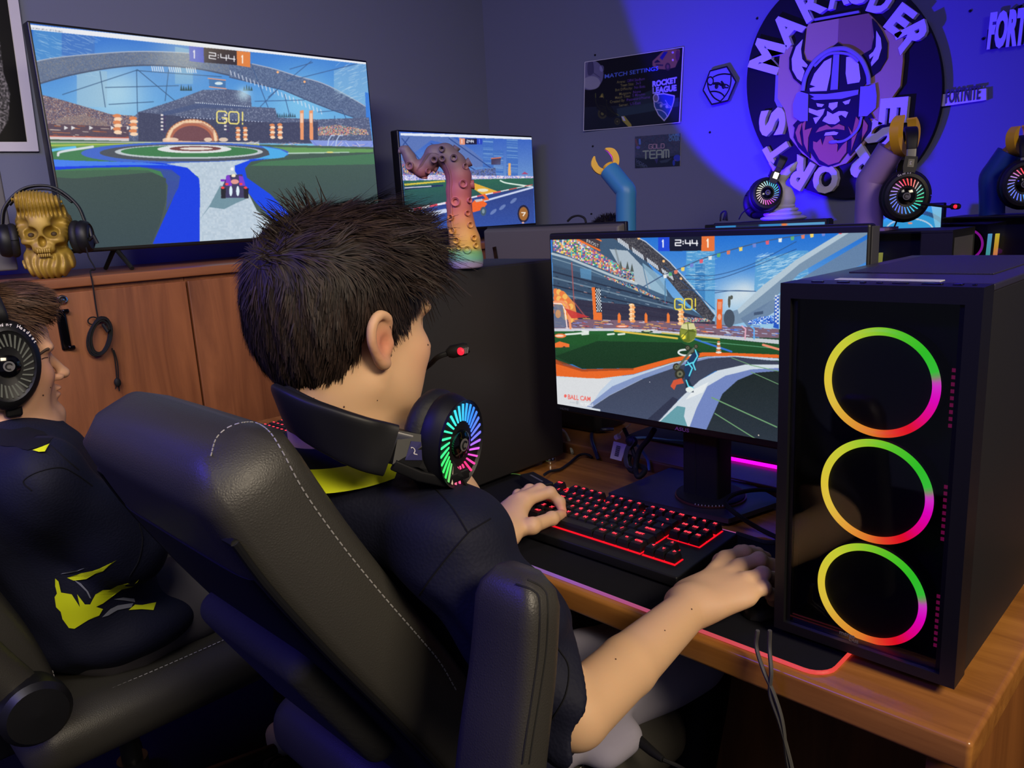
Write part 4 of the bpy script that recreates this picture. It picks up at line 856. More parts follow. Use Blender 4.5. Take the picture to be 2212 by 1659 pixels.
# raised letters round the rim; angle measured clockwise from the top
def letter(ch,px,py,ang,h=52,w=None):
    C0=OY(px,py,YW-.030); C1=OY(px+.5,py,YW-.030); sc=abs(C1[0]-C0[0])/.5
    a=math.radians(ang); ux=np.array([math.cos(a),0,-math.sin(a)]); uy=np.array([math.sin(a),0,math.cos(a)])
    m=MB(); textmesh(m,ch,C0-uy*h*sc*.5,ux,uy,(0,-1,0),h*sc,.024,bold=.045,center=True,fit=(w or h*.86)*sc)
    mk('letter',m,M_ew,em,False)
for a in [('M',1662,123,-68,62,56),('A',1705,62,-42,58,54),('R',1757,10,-27,54,48),('A',1815,-14,-6,52,46),('U',1862,-20,10,50,46),('D',1910,-2,24,56,48),('E',1950,45,42,54,46),('R',1976,82,72,60,52),
          ('E',1935,240,93,54,56),('S',1905,292,118,60,50),('P',1860,352,148,58,50),('O',1788,388,180,52,54),('R',1730,374,212,54,46),('T',1684,328,240,46,44),('S',1673,264,270,50,54)]:
    letter(*a)
# ---------------------------------------------------------------- small signs
hx=thing('hexagon_sign','small black-outlined hexagon sign with shield and car, left of the emblem','sign',OY(1552,180,YW-.02))
ZH=ZT(13.825,1500,120)
hexp=[(465,460),(970,330),(1240,780),(1000,1345),(515,1460),(258,1035)]
mk('plate',MB().prism([OY(a,b,YW-.026) for a,b in ZH(hexp)],(0,.024,0)),mat('sign_slate',(120,118,150),rough=.6),hx,False)
s=MB()
def hl(pts,w,sm=True,cl=False):
    P=ZH(pts); P=spline(P,8,cl) if sm else (np.vstack([P,P[:1]]) if cl else P); s.tube([OY(a,b,YW-.027) for a,b in P],w,6,flat=.5,up=(0,1,0))
for i in range(6): hl([hexp[i],hexp[(i+1)%6]],.0030,False)
hl([(555,645),(700,580),(880,550),(1090,565)],.0028); hl([(1095,570),(1085,800),(1030,1020),(900,1230),(770,1370)],.0030); hl([(390,820),(420,980),(490,1130),(600,1270),(770,1370)],.0030)
t=np.linspace(0,2*math.pi,14,endpoint=False); hl([(475+90*math.cos(a),760+120*math.sin(a)) for a in t],.0028,True,True); hl([(470,1080),(600,1070),(740,1100),(840,1160),(890,1220)],.0030)
hl([(560,840),(700,830),(790,870),(870,900)],.0048); hl([(800,770),(870,860)],.004); hl([(880,860),(960,870),(1030,920)],.0024); hl([(900,960),(1020,960)],.0024)
for x,y in ((660,920),(870,920)): s.ell(OY(*ZH([(x,y)])[0],YW-.028),(.0085,.003,.010))
mk('line_art',s,M_eb,hx)
fs=thing('block_sign','small pale block-letter plaque between the emblem and purple arm','sign',OY(2084,212,YW-.02))
P=[OY(a,b,YW-.016) for a,b in ((2034,204),(2130,191),(2130,216),(2034,230))]
mk('plate',MB().prism(P,(0,.014,0)),M_ew,fs,False)
s=MB(); ux=P[1]-P[0]; L=np.linalg.norm(ux); ux/=L; textmesh(s,'FORTNITE',P[3]+ux*.012+np.array([0,0,.009]),ux,(0,0,1),(0,-1,0),.044,.003,bold=.02,fit=L-.03); mk('lettering',s,M_dkgrey,fs,False)
f2=thing('game_sign','black cut-out word sign with pale letters and jagged skyline at the right picture edge','sign',OY(2190,80,YW-.02))
ZF=ZT(6.637,2000,0)
pl=[(885,425),(1000,405),(1000,330),(1015,345),(1030,250),(1075,300),(1080,345),(1140,300),(1180,220),(1190,165),(1215,190),(1225,210),(1270,120),(1310,85),(1370,65),(1320,110),(1340,230),(1380,200),(1385,140),(1420,170),(1500,120),(1560,200),(1620,160),(1700,320),(2000,330),(2000,540),(1400,620),(860,705)]
mk('plate',MB().prism([OY(a,b,YW-.022) for a,b in ZF(pl)],(0,.020,0)),M_eb,f2,False)
s=MB(); P=[OY(a,b,YW-.022) for a,b in ZF([(880,675),(1900,545)])]; ux=P[1]-P[0]; L=np.linalg.norm(ux); ux/=L
textmesh(s,'FORTNITE',P[0],ux,(.04,0,1),(0,-1,0),.098,.006,bold=.06,fit=L); mk('lettering',s,mat('sign_white',(205,205,220),rough=.4),f2,False)
# wall nails
for k,(x,y) in enumerate(((1286,119),(1281,316),(1534,286),(1278,462),(2096,24),(2124,84),(1636,40))):
    o=mk('nail',MB().lathe([(0,0),(.0045,0),(.0045,.004),(0,.006)],OY(x,y,YW),frame((0,-1,0)),10),M_rub)
    tag(o,['nail above the top left corner of the MATCH SETTINGS poster','nail under the lower left corner of the MATCH SETTINGS poster','nail in the wall below the hexagon sign','lowest nail, on the wall left of the blue arm','nail right of the emblem top, upper right of the wall','nail at the left end of the skyline sign','nail at the upper left of the round emblem'][k],'nail','nails in the back wall')
# ---------------------------------------------------------------- desks
DZ=.74
dk=thing('gaming_desk','orange-brown wooden desk the two boys sit at, carrying the keyboard and towers','desk',(-1.16,1.07,0))
mk('desktop',MB().rbox((-1.165,1.078,DZ-.019),(1.972,.522,.038),.006),M_desk,dk)
mk('side_panel',MB().b2((-.232,.88,0),(-.205,1.30,DZ-.038)),M_deskside,dk,False)
mk('side_panel',MB().b2((-2.12,.88,0),(-2.09,1.30,DZ-.038)),M_deskside,dk,False)
mk('modesty_panel',MB().b2((-2.09,1.21,.06),(-.232,1.23,DZ-.038)),M_deskside,dk,False)
mk('edge_rail',MB().b2((-.232,.858,.0),(-.190,.88,DZ-.038)),M_deskside,dk,False)
d2=thing('facing_desk','wooden desk behind the monitors, pushed back to back with the front desk','desk',(-1.1,1.75,0))
mk('desktop',MB().rbox((-1.10,1.805,DZ+.004),(2.2,.92,.036),.005),M_desk2,d2)
for x in (-2.15,-.05): mk('side_panel',MB().b2((x-.013,1.40,0),(x+.013,2.22,DZ-.014)),M_deskside,d2,False)
mk('back_panel',MB().b2((-2.137,1.40,.05),(-.063,1.42,DZ-.014)),M_deskside,d2,False)
d3=thing('rear_desk','dark low desk near the back wall under the rear computers','desk',(-.9,2.6,0))
mk('desktop',MB().rbox((-.70,2.66,DZ-.018),(1.84,.72,.036),.005),M_desk2,d3)
for x in (-1.59,.15): mk('side_panel',MB().b2((x-.013,2.34,0),(x+.013,2.98,DZ-.036)),M_deskside,d3,False)
D2Z=DZ+.022
# ---------------------------------------------------------------- desk mat with light edge
mat_=thing('desk_mat','black desk mat with a glowing edge under the keyboard','mat',(-.76,.985,DZ))
def rr_poly(x0,x1,y0,y1,r,z,n=6):
    P=[]
    for cx,cy,a0 in ((x1-r,y1-r,0),(x0+r,y1-r,90),(x0+r,y0+r,180),(x1-r,y0+r,270)):
        for k in range(n+1):
            a=math.radians(a0+90*k/n); P.append((cx+r*math.cos(a),cy+r*math.sin(a),z))
    return P
pp=rr_poly(-1.18,-.338,.832,1.145,.028,DZ+.0005)
mk('cloth',MB().prism([(x,y,z+.004) for x,y,z in pp],(0,0,-.004)),mat('mat_cloth',(16,16,24),rough=.95,spec=.15,bump=('n',900,.3,.0006)),mat_,False)
# glow tube: colours run round the edge
def colgrad(t,st):
    xs=[s[0] for s in st]; return np.stack([np.interp(t,xs,[s[1][k] for s in st]) for k in range(3)],-1)
pth=np.array(pp+[pp[0]]); m=MB(); 
P2=[]; 
for i in range(len(pth)-1):
    for k in range(4): P2.append(pth[i]+(pth[i+1]-pth[i])*k/4)
P2=np.array(P2+[P2[0]]); P2[:,2]=DZ+.0026
seg=6; m.tube(P2,.0026,seg,caps=False)
xx=np.repeat(P2[:,0],seg); yy=np.repeat(P2[:,1],seg)
c=colgrad(xx,[(-1.2,(70,110,50)),(-1.0,(90,110,60)),(-.85,(130,110,60)),(-.80,(110,90,220)),(-.70,(190,90,120)),(-.55,(190,76,90)),(-.40,(225,84,90)),(-.33,(240,70,60))])
m.C=[lin(c)*1.0]; m.hasC=True
mk('light_edge',m,attrmat('light_tube',rough=.4,emission=.9),mat_)
# ---------------------------------------------------------------- keyboard
kbx0,kbx1,kby0,kby1=-.985,-.592,.905,1.085
kb=thing('keyboard','black mechanical keyboard with red backlight on the desk mat','keyboard',(-.79,1.0,DZ+.0045))
slope=math.radians(3.0)
RK=rotm('X',3.0); KO=np.array([kbx0,kby0,DZ+.0065])
def KP(u,v,h): return KO+RK@np.array([u,v,h])
kw,kd=kbx1-kbx0,(kby1-kby0)
M_kb=mat('keyboard_frame',(22,22,26),rough=.5,spec=.4,bump=('n',900,.1,.0004))
m=MB(); m.rbox(KP(kw/2,kd/2,.010),(kw,kd,.018),.003,RK); mk('frame',m,M_kb,kb)
m=MB()
for a,b,v0,v1 in ((.011,.307,.029,.172),(.310,.371,.100,.172),(.310,.371,.029,.053),(.330,.350,.053,.077)):
    m.box(KP((a+b)/2,(v0+v1)/2,.0195),(b-a,v1-v0,.0012),RK)
mk('backlight',m,mat('red_backlight',(60,0,6),emit=(255,16,34),es=1.0),kb,False,label='glowing red backlight plate')
M_key=mat('keycap',(24,24,27),rough=.45,spec=.4); M_leg=mat('key_legend',(120,10,20),emit=(255,50,66),es=2.2)
U=.0196
LEG={'a':[((-.3,-.2),(.3,-.2)),((-.3,.2),(.3,.2))]}
GL={'E':'ESC'}
rows=[
 (.1690,[('ESC',0,1)]+[('F%d'%(i+1),2+i+(.5 if i>3 else 0)+(.5 if i>7 else 0),1) for i in range(12)]+[('PR',15.25,1),('SL',16.25,1),('PS',17.25,1)]),
 (.1405,[(k,i,1) for i,k in enumerate('`1234567890-=')]+[('<-',13,2),('INS',15.25,1),('HM',16.25,1),('PU',17.25,1)]),
 (.1175,[('TAB',0,1.5)]+[(k,1.5+i,1) for i,k in enumerate('QWERTYUIOP[]')]+[('\\',13.5,1.5),('DEL',15.25,1),('END',16.25,1),('PD',17.25,1)]),
 (.0945,[('CAPS',0,1.75)]+[(k,1.75+i,1) for i,k in enumerate("ASDFGHJKL;'")]+[('ENTER',12.75,2.25)]),
 (.0715,[('SHIFT',0,2.25)]+[(k,2.25+i,1) for i,k in enumerate('ZXCVBNM,./')]+[('SHIFT',12.25,2.75),('^',16.25,1)]),
 (.0485,[('CTRL',0,1.25),('W',1.25,1.25),('ALT',2.5,1.25),('',3.75,6.25),('ALT',10,1.25),('FN',11.25,1.25),('=',12.5,1.25),('CTRL',13.75,1.25),('<',15.25,1),('v',16.25,1),('>',17.25,1)])]
for v,keys in rows:
    vv=v-.006
    for k,u,w in keys:
        uc=.012+(u+w/2)*.0196; wd=w*.0196-.0014; dp=.0208; h0,h1=.0205,.0330
        b=[(-wd/2,-dp/2),(wd/2,-dp/2),(wd/2,dp/2),(-wd/2,dp/2)]; tp=[(-wd/2+.0026,-dp/2+.0028),(wd/2-.0026,-dp/2+.0028),(wd/2-.0026,dp/2-.0015),(-wd/2+.0026,dp/2-.0015)]
        md=[(x*.6+a*.4,y*.6+c_*.4) for (x,y),(a,c_) in zip(b,tp)]
        V=[KP(uc+x,vv+y,h0) for x,y in b]+[KP(uc+x,vv+y,h0+.0075) for x,y in md]+[KP(uc+x,vv+y,h1) for x,y in tp]+[KP(uc+x*.6,vv+y*.6,h1-.0006) for x,y in tp]
        F=[(3,2,1,0)]+[(i,(i+1)%4,(i+1)%4+4,i+4) for i in range(4)]+[(i+4,(i+1)%4+4,(i+1)%4+8,i+8) for i in range(4)]+[(i+8,(i+1)%4+8,(i+1)%4+12,i+12) for i in range(4)]+[(12,13,14,15)]
        m=MB(); m.add(V,F)
        if k:
            mm=MB(); textmesh(mm,k,KP(uc,vv+.0012,h1+.0001),(1,0,0),RK@np.array([0,1,0]),RK@np.array([0,0,1]),.0060 if len(k)==1 else .0044,.0002,bold=.04,center=True)
            if mm.n: m.add(np.vstack(mm.V),[tuple(f) for f in mm.F],1)
        mk('key',m,[M_key,M_leg],kb,False)
for k in range(7):
    mk('indicator_light',MB().box(KP(.26+k*.017 if k>2 else .030+k*.022,.1762,.0192),(.006,.0012,.0006),RK),M_leg,kb,False)
m=MB(); textmesh(m,'PREDATOR',KP(.205,.1465,.0192),(1,0,0),RK@np.array([0,1,0]),RK@np.array([0,0,1]),.004,.0002); m.F=[];m.V=[];m.M=[];m.C=[];m.n=0
m.box(KP(.172,.1765,.0194),(.024,.0032,.0006),RK); mk('logo_strip',m,mat('green_strip',(150,180,70),rough=.4),kb,False,label='small green strip with a pale logo line')
m=MB(); m.box(KP(.205,.1755,.0193),(.024,.0012,.0004),RK); mk('logo_line',m,M_white,kb,False)
# ---------------------------------------------------------------- mouse + hub
ms=thing('mouse','black mouse under the right hand of the boy in front, beside the keyboard','mouse',(-.47,.945,DZ+.0045))
m=MB(); m.ell((-.468,.95,DZ+.006),(.031,.058,.030)); m.V[0][:,2]=np.maximum(m.V[0][:,2],DZ+.0048); mk('shell',m,M_blk,ms); mk('scroll_wheel',MB().lathe([(0,-.004),(.008,-.004),(.008,.004),(0,.004)],(-.468,.975,DZ+.030),frame((1,0,0)),16),M_rub,ms)
hb=thing('usb_hub','small black cable box on the mat behind the left end of the keyboard','hub',(-1.06,1.10,DZ+.0045))
RH=rotm('Z',-18); mk('housing',MB().rbox((-1.055,1.098,DZ+.017),(.085,.034,.025),.003,RH),M_blkm,hb)
m=MB(); m.box((-1.055,1.098,DZ+.0298),(.05,.004,.0006),RH); mk('lettering_strip',m,M_grey,hb,False); m=MB(); m.box((-1.02,1.07,DZ+.02),(.045,.0015,.002),RH); mk('status_light',m,M_leg,hb,False)
# ---------------------------------------------------------------- PC towers
M_glass=bpy.data.materials.new('tinted_glass'); M_glass.use_nodes=True
_n=M_glass.node_tree; _n.nodes.clear(); _o=_n.nodes.new('ShaderNodeOutputMaterial'); _t=_n.nodes.new('ShaderNodeBsdfTransparent'); _t.inputs[0].default_value=(.82,.82,.84,1); _g=_n.nodes.new('ShaderNodeBsdfGlossy'); _g.inputs['Roughness'].default_value=.03; _x=_n.nodes.new('ShaderNodeMixShader'); _f=_n.nodes.new('ShaderNodeFresnel'); _f.inputs[0].default_value=1.45
_n.links.new(_f.outputs[0],_x.inputs[0]); _n.links.new(_t.outputs[0],_x.inputs[1]); _n.links.new(_g.outputs[0],_x.inputs[2]); _n.links.new(_x.outputs[0],_o.inputs[0])
M_fan=mat('fan_black',(16,16,17),rough=.55,spec=.3)
M_ring=attrmat('light_ring',rough=.35,emission=1.15)
def ringcol(a):   # a in degrees, 0 = right, counter-clockwise as seen from the front
    st=[(-180,(252,222,64)),(-150,(252,214,70)),(-120,(255,176,60)),(-95,(255,140,50)),(-75,(255,70,40)),(-55,(255,16,40)),(-35,(255,0,140)),(-10,(250,0,210)),(6,(236,60,220)),(12,(150,150,120)),(18,(60,214,60)),(40,(52,214,40)),(70,(96,220,40)),(100,(170,226,50)),(130,(226,232,60)),(180,(252,222,64))]
    return colgrad(a,st)
def fan(parent,c,R,ri,ro,lab=None,cols=True,name='fan'):
    """fan facing along R's z axis"""
    c=np.array(c,float)
    f=mk(name,MB().lathe([(ro*.98,-.024),(ro*1.02,-.024),(ro*1.02,-.004),(ro*.98,-.002)],c,R,48),M_fan,parent,label=lab)
    m=MB()
    for k in range(9):
        a=2*math.pi*k/9; P=[]
        for r_ in np.linspace(.02,ri*.97,5):
            for q in (0,1):
                aa=a+(.30 if q else -.12)+r_*6; P.append((r_*math.cos(aa),r_*math.sin(aa),-.012-(.010 if q else 0)))
        V=np.array(P)@R.T+c; m.add(V,[(2*i,2*i+1,2*i+3,2*i+2) for i in range(4)])
    mk('blade_set',m,M_fan,f)
    mk('hub',MB().lathe([(0,-.006),(.019,-.007),(.021,-.010),(.021,-.022),(0,-.022)],c,R,32),M_blkm,f)
    n=96; sg=8; V=[];C=[]
    for i in range(n):
        a=360*i/n-180; ca,sa=math.cos(math.radians(a)),math.sin(math.radians(a)); rm=(ri+ro)/2; w=(ro-ri)/2
        for j in range(sg):
            b=2*math.pi*j/sg; V.append(((rm+w*math.cos(b))*ca,(rm+w*math.cos(b))*sa,.004*math.sin(b))); 
            C.append(ringcol(np.array(float(a))) if cols else np.array((190,30,200.)))
    V=np.array(V)@R.T+c; m=MB(); m.add(V,[(i*sg+j,((i+1)%n)*sg+j,((i+1)%n)*sg+(j+1)%sg,i*sg+(j+1)%sg) for i in range(n) for j in range(sg)]); m.C=[lin(np.array(C))*(1.0 if cols else .5)]; m.hasC=True
    mk('light_ring',m,M_ring,f,label='glowing colour ring')
    return f
R_F=frame((0,-1,0),(1,0,0))     # faces -Y
def tower_front(lab):
    x0,x1,y0,y1,z0,z1=-.4280,-.2145,.88,1.325,DZ+.016,1.205
    t=thing('computer_tower',lab,'computer',((x0+x1)/2,(y0+y1)/2,DZ))
    th=.002
    m=MB(); yf=y0+.038
    mk('side_panel',MB().rbox((x1-.0015,(yf+y1)/2,(z0+z1)/2-.002),(.003,y1-yf,z1-z0-.012),.001),M_pc,t)
    mk('side_panel',MB().rbox((x0+.0015,(yf+y1)/2,(z0+z1)/2-.002),(.003,y1-yf,z1-z0-.012),.001),M_pc,t)
    mk('rear_panel',MB().b2((x0+.003,y1-.003,z0+.004),(x1-.003,y1,z1-.006)),M_pc,t,False)
    mk('bottom_panel',MB().b2((x0+.003,yf,z0),(x1-.003,y1,z0+.004)),M_pc,t,False)
    m=MB(); m.rbox(((x0+x1)/2,(yf+y1)/2+.002,z1-.004),(x1-x0,y1-yf+.0,.008),.002); tp=mk('top_panel',m,mat('top_steel',(44,42,54),rough=.33,spec=.9),t)
    mk('mesh_cover',MB().rbox(((x0+x1)/2,(yf+y1)/2+.035,z1+.0008),(x1-x0-.05,y1-yf-.13,.0016),.0007),mat('mesh_cover',(38,36,50),rough=.45,spec=.8,bump=('s',900,.4,.0008)),tp)
    # front frame
    m=MB(); w=.016
    m.b2((x0,y0,z0),(x0+w*.8,yf,z1)); m.b2((x1-w,y0,z0),(x1,yf,z1)); m.b2((x0+w*.8,y0,z1-.018),(x1-w,yf,z1)); m.b2((x0+w*.8,y0,z0),(x1-w,yf,z0+.012))
    m.b2((x0+w*.8,y0+.006,z0+.012),(x0+w*.8+.006,y0+.012,z1-.018)); m.b2((x1-w-.006,y0+.006,z0+.012),(x1-w,y0+.012,z1-.018))
    ff=mk('front_frame',m,M_blk,t,False)
    mk('glass_panel',MB().b2((x0+.013,y0+.006,z0+.012),(x1-w,y0+.0095,z1-.018)),M_glass,t,False,label='smoked glass front panel')
    m=MB(); m.b2((x0+.003,yf+.014,z0+.004),(x1-.003,yf+.016,z1-.008)); mk('inner_plate',m,M_fan,t,False)
    for z in (1.0915,.9605,.8295): fan(t,(-.3175,.902,z),R_F,.0548,.0640)
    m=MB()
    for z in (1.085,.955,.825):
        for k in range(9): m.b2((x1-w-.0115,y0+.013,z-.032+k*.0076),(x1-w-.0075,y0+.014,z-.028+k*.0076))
    mk('slot_reflections',m,mat('slot_reflection_glow',(20,4,16),emit=(150,16,90),es=.45),t,False)  # fan-ring light reflected in the slots, put in as dim magenta emission
    # controls on top front strip
    m=MB(); xs=[(-.392,.014,.005),(-.362,.013,.005),(-.340,.006,.005),(-.322,.006,.005),(-.300,.016,.006),(-.268,.020,.007),(-.243,.009,.009),(-.228,.004,.004)]
    for x,a,b in xs: m.rbox((x,y0+.020,z1+.0006),(a,b,.0016),.0006)
    mk('front_ports',m,M_gloss,ff)
    m=MB(); m.rbox((-.325,y0+.052,z1+.0006),(.115,.017,.0012),.0005); st=mk('label_strip',m,mat('label_paper',(196,198,202),rough=.35),ff,label='pale sticker strip with printed lettering')
    # logo under glass
    m=MB(); textmesh(m,'DEEPCOOL',(-.318,y0+.0055,z0+.043),(1,0,0),(0,0,1),(0,-1,0),.008,.0006,center=True,bold=.01); m2=MB(); textmesh(m2,'merge',(-.336,y0+.0055,z0+.0185),(1,0,0),(0,0,1),(0,-1,0),.0052,.0007,center=True,bold=.01); textmesh(m2,'CASE',(-.328,y0+.0055,z0+.0135),(1,0,0),(0,0,1),(0,-1,0),.0035,.0007,center=True)
    mk('logo',m2,mat('logo_grey',(100,98,92),rough=.4),t,False)
    for x in (x0+.025,x1-.022):
        for y in (y0+.05,y1-.05):
            mk('foot',MB().lathe([(0,-.0112 if x<-.35 else -.016),(.015,-.0112 if x<-.35 else -.016),(.016,-.006),(.013,0),(0,0)],(x,y,z0),None,24),[M_chr],t,label='chrome foot')
    return t
tower_front('black computer tower with three rainbow fan rings at the right desk corner')
def tower_plain(x0,x1,y0,y1,z0,z1,lab):
    t=thing('computer_tower',lab,'computer',((x0+x1)/2,(y0+y1)/2,z0-.016))
    mk('side_panel',MB().rbox((x1-.0015,(y0+y1)/2+.018,(z0+z1)/2),(.003,y1-y0-.036,z1-z0-.008),.001),mat('left_pc_steel',(30,28,28),rough=.5,spec=.4),t)
    mk('body',MB().rbox(((x0+x1)/2-.0015,(y0+y1)/2+.015,(z0+z1)/2),(x1-x0-.004,y1-y0-.03,z1-z0),.003),M_pc,t)
    mk('front_frame',MB().rbox(((x0+x1)/2,y0+.016,(z0+z1)/2),(x1-x0,.032,z1-z0),.004),M_blk,t)
    for x in (x0+.02,x1-.027):
        for y in (y0+.05,y1-.02): mk('foot',MB().lathe([(0,-.016),(.016,-.016),(.017,-.008),(.013,0),(0,0)],(x,y,z0),None,24),M_chr,t,label='chrome foot')
    return t
tower_plain(-1.356,-1.140,.835,1.28,DZ+.016,1.204,'plain black computer tower under the tentacle figure, behind the boy in front')
# ---------------------------------------------------------------- monitors
def monitor(name,lab,x0,x1,y,z0,z1,cv=None,nx=10,ny=8,side=.04,zd=DZ,stand=True,front=True,bez=(.012,.008,.014,.012)):
    """front=True: screen towards -Y"""
    s=-1 if front else 1
    t=thing('monitor',lab,'monitor',((x0+x1)/2,y,zd),None)
    mk('housing',MB().rbox(((x0+x1)/2,y-s*side/2,(z0+z1)/2),(x1-x0,side,z1-z0),.006),M_blk if front else M_dkgrey,t)
    return t
mn=thing('monitor','large black monitor showing a football pitch, flying car and GO! in front of the boy','monitor',(-.74,1.2,DZ),'gaming monitors on the desks')
mx0,mx1,my,mz0,mz1=-1.0485,-.4310,1.16,.9015,1.262
m=MB(); m.rbox(((mx0+mx1)/2,my+.012,(mz0+mz1)/2),(mx1-mx0,.024,mz1-mz0),.005); m.rbox(((mx0+mx1)/2,my+.036,(mz0+mz1)/2),(mx1-mx0-.12,.030,mz1-mz0-.10),.012); mk('housing',m,M_blk,mn)
mk('edge_trim',MB().rbox((mx1-.0012,my+.020,(mz0+mz1)/2),(.004,.028,mz1-mz0-.008),.001),M_dkgrey,mn)
cs=[OY(x,y,my-.0012) for x,y in ((1192,517),(1873.5,504),(1867,1018),(1201.5,872))]
xa,xb=(cs[0][0]+cs[3][0])/2,cs[1][0]; za,zb=(cs[0][2]+cs[1][2])/2,cs[3][2]; yy=my-.0012
picture('screen',[(xa,yy,za),(xb,yy,za),(xb,yy,zb),(xa,yy,zb)],paint_main(),1000,570,SCREEN,mn)
m=MB(); textmesh(m,'ASUS',(-.7455,my-.0004,mz0+.0035),(1,0,0),(.1,0,1),(0,-1,0),.0068,.0004,center=True,fit=.030,bold=.01); mk('logo',m,mat('logo_violet',(150,90,150),rough=.4),mn,False)
m=MB(); textmesh(m,'HDMI',(-1.036,my-.0004,mz0+.004),(1,0,0),(0,0,1),(0,-1,0),.0045,.0003,fit=.022); mk('port_label',m,M_dkgrey,mn,False)
m=MB(); m.rbox((-.763,1.232,.86),(.030,.040,.22),.004); m.rbox((-.728,1.238,.855),(.050,.052,.23),.006); m.b2((-.80,1.19,.93),(-.69,1.24,1.02)); mk('stand_column',m,M_blkm,mn)
b=[(-.905,1.145),(-.655,1.165),(-.622,1.30),(-.70,1.345),(-.893,1.348)]
mk('base_plate',MB().prism([(x,y,DZ+.017) for x,y in b],(0,0,-.009)),mat('base_metal',(44,42,50),rough=.45,spec=.5,bump=('n',900,.1,.0004)),mn,False)
mk('base_disc',MB().lathe([(0,0),(.062,0),(.064,.002),(.064,.007),(.058,.010),(0,.010)],(-.738,1.245,DZ+.017),None,48),M_blkm,mn)
m=MB(); m.lathe([(.0645,.0005),(.0665,.001),(.0665,.004),(.0645,.0045)],(-.738,1.245,DZ+.017),None,48); mk('base_ring',m,mat('copper_ring',(120,70,64),rough=.35,metal=.7),mn,label='thin copper-red ring')
m=MB()
for k in range(9):
    a=math.radians(-84+k*5.5); R=rotm('Z',math.degrees(a)+90); m.box((-.738+.0652*math.cos(a),1.245+.0652*math.sin(a),DZ+.0215),(.0012,.0012,.004),R)
mk('angle_scale',m,M_white,mn,False)
for x,y in ((-.88,1.16),(-.67,1.175),(-.65,1.29),(-.88,1.33)): mk('foot',MB().lathe([(0,0),(.008,0),(.008,.008),(0,.008)],(x,y,DZ),None,12),M_rub,mn)
# monitor of the boy on the left
m2=thing('monitor','monitor facing the boy on the left, behind the first boy\'s head','monitor',(-1.67,1.2,DZ),'gaming monitors on the desks')
mk('housing',MB().rbox((-1.675,1.174,1.08),(.60,.028,.35),.005),M_blk,m2); mk('stand',MB().rbox((-1.675,1.21,.86),(.06,.04,.22),.005).rbox((-1.675,1.21,DZ+.006),(.22,.18,.010),.003),M_blkm,m2)
cv=Canvas(640,500,1010,880,.5,(60,120,200)); cv.poly([(600,720),(1010,700),(1010,900),(600,900)],(60,90,80))
picture('screen',[(-1.965,1.1595,1.245),(-1.385,1.1595,1.245),(-1.385,1.1595,.925),(-1.965,1.1595,.925)],cv,40,30,SCREEN,m2)
k2=thing('keyboard','red-lit keyboard of the boy on the left, its keys just showing past the chair','keyboard',(-1.78,1.0,DZ))
mk('frame',MB().rbox((-1.78,1.0,DZ+.013),(.40,.15,.024),.004),M_kb,k2)
m=MB(); m2_=MB()
for r_ in range(5):
    for q in range(17): m.rbox((-1.96+q*.0225,.945+r_*.026,DZ+.030),(.018,.020,.010),.002,seg=1); m2_.box((-1.96+q*.0225,.947+r_*.026,DZ+.0355),(.008,.004,.0006))
ks=mk('keys',m,M_key,k2); ks['kind']='stuff'; lg=mk('legends',m2_,M_leg,k2,False); lg['kind']='stuff'
# rear monitors
def rear_monitor(lab,c,w,h,yaw,zd,front,cv=None,nx=60,ny=40,hs=M_dkgrey,base=True):
    c=np.array(c,float); R=rotm('Z',yaw); t=thing('monitor',lab,'monitor',(c[0],c[1],zd),'gaming monitors on the desks')
    Q=lambda x,y,z:c+R@np.array([x,y,z])
    s=-1 if front else 1
    mk('bezel',MB().rbox(Q(0,-s*.007,0),(w,.014,h),.004,R),M_blk,t)
    if front:
        mk('housing',MB().rbox(Q(0,.022,0),(w*.94,.018,h*.9),.006,R),hs,t)
        picture('screen',[Q(-w/2+.008,-.0012,h/2-.010),Q(w/2-.008,-.0012,h/2-.010),Q(w/2-.008,-.0012,-h/2+.014),Q(-w/2+.008,-.0012,-h/2+.014)],cv,nx,ny,SCREEN,t)
    else:
        def tap(P): P=P.copy(); k=np.clip((-P[:,1])/.03,0,1); P[:,0]*=1-.05*k; P[:,2]*=1-.10*k; return P
        mk('housing',MB().rbox(Q(0,-.026,0),(w*.985,.030,h*.97),.006,R,fn=tap),hs,t)
        m=MB(); m.box(Q(-w/2+.085,-.0425,-.02),(.016,.004,h*.74),R@rotm('Y',-9)); mk('vent_slot',m,M_gloss,t,False)
        m=MB(); m.box(Q(w/2-.022,-.0415,h/2-.045),(.010,.002,.03),R@rotm('Y',6)); mk('label_sticker',m,M_white,t,False)
    y_=.035 if front else -.05
    mk('stand',MB().b2((-.02,-.01,0),(.02,.01,1)) if False else MB().rbox(Q(0,y_,-h/2-(c[2]-h/2-zd)/2+.03),(.06,.03,(c[2]-h/2-zd)+.05),.005,R).rbox(Q(0,y_,-(c[2]-zd)+.006),(.24,.18,.012),.004,R),M_blkm,t)
    return t
a=OY(1057,490,1.95); b_=OY(1358,479,1.95); w=b_[0]-a[0]
rear_monitor('back of a dark grey monitor facing away, beyond the tentacle figure',((a[0]+b_[0])/2,1.95,a[2]-.18),w,.36,0,D2Z,False,hs=mat('monitor_back_grey',(88,84,80),rough=.5))
cv=Canvas(1520,450,1800,640,1,(50,130,190)); cv.poly([(1590,470),(1640,466),(1640,500),(1590,500)],(30,40,60)); cv.poly([(1688,460),(1702,460),(1702,500),(1688,500)],(226,120,60)); cv.poly([(1700,480),(1790,462),(1790,640),(1700,640)],(96,160,200),.8)
pl_=OY(1541,487,2.42); pr_=OY(1788,467,2.50)
yaw=math.degrees(math.atan2(pr_[1]-pl_[1],pr_[0]-pl_[0])); wv=np.linalg.norm((pr_-pl_)[:2]); cc_=(pl_+pr_)/2
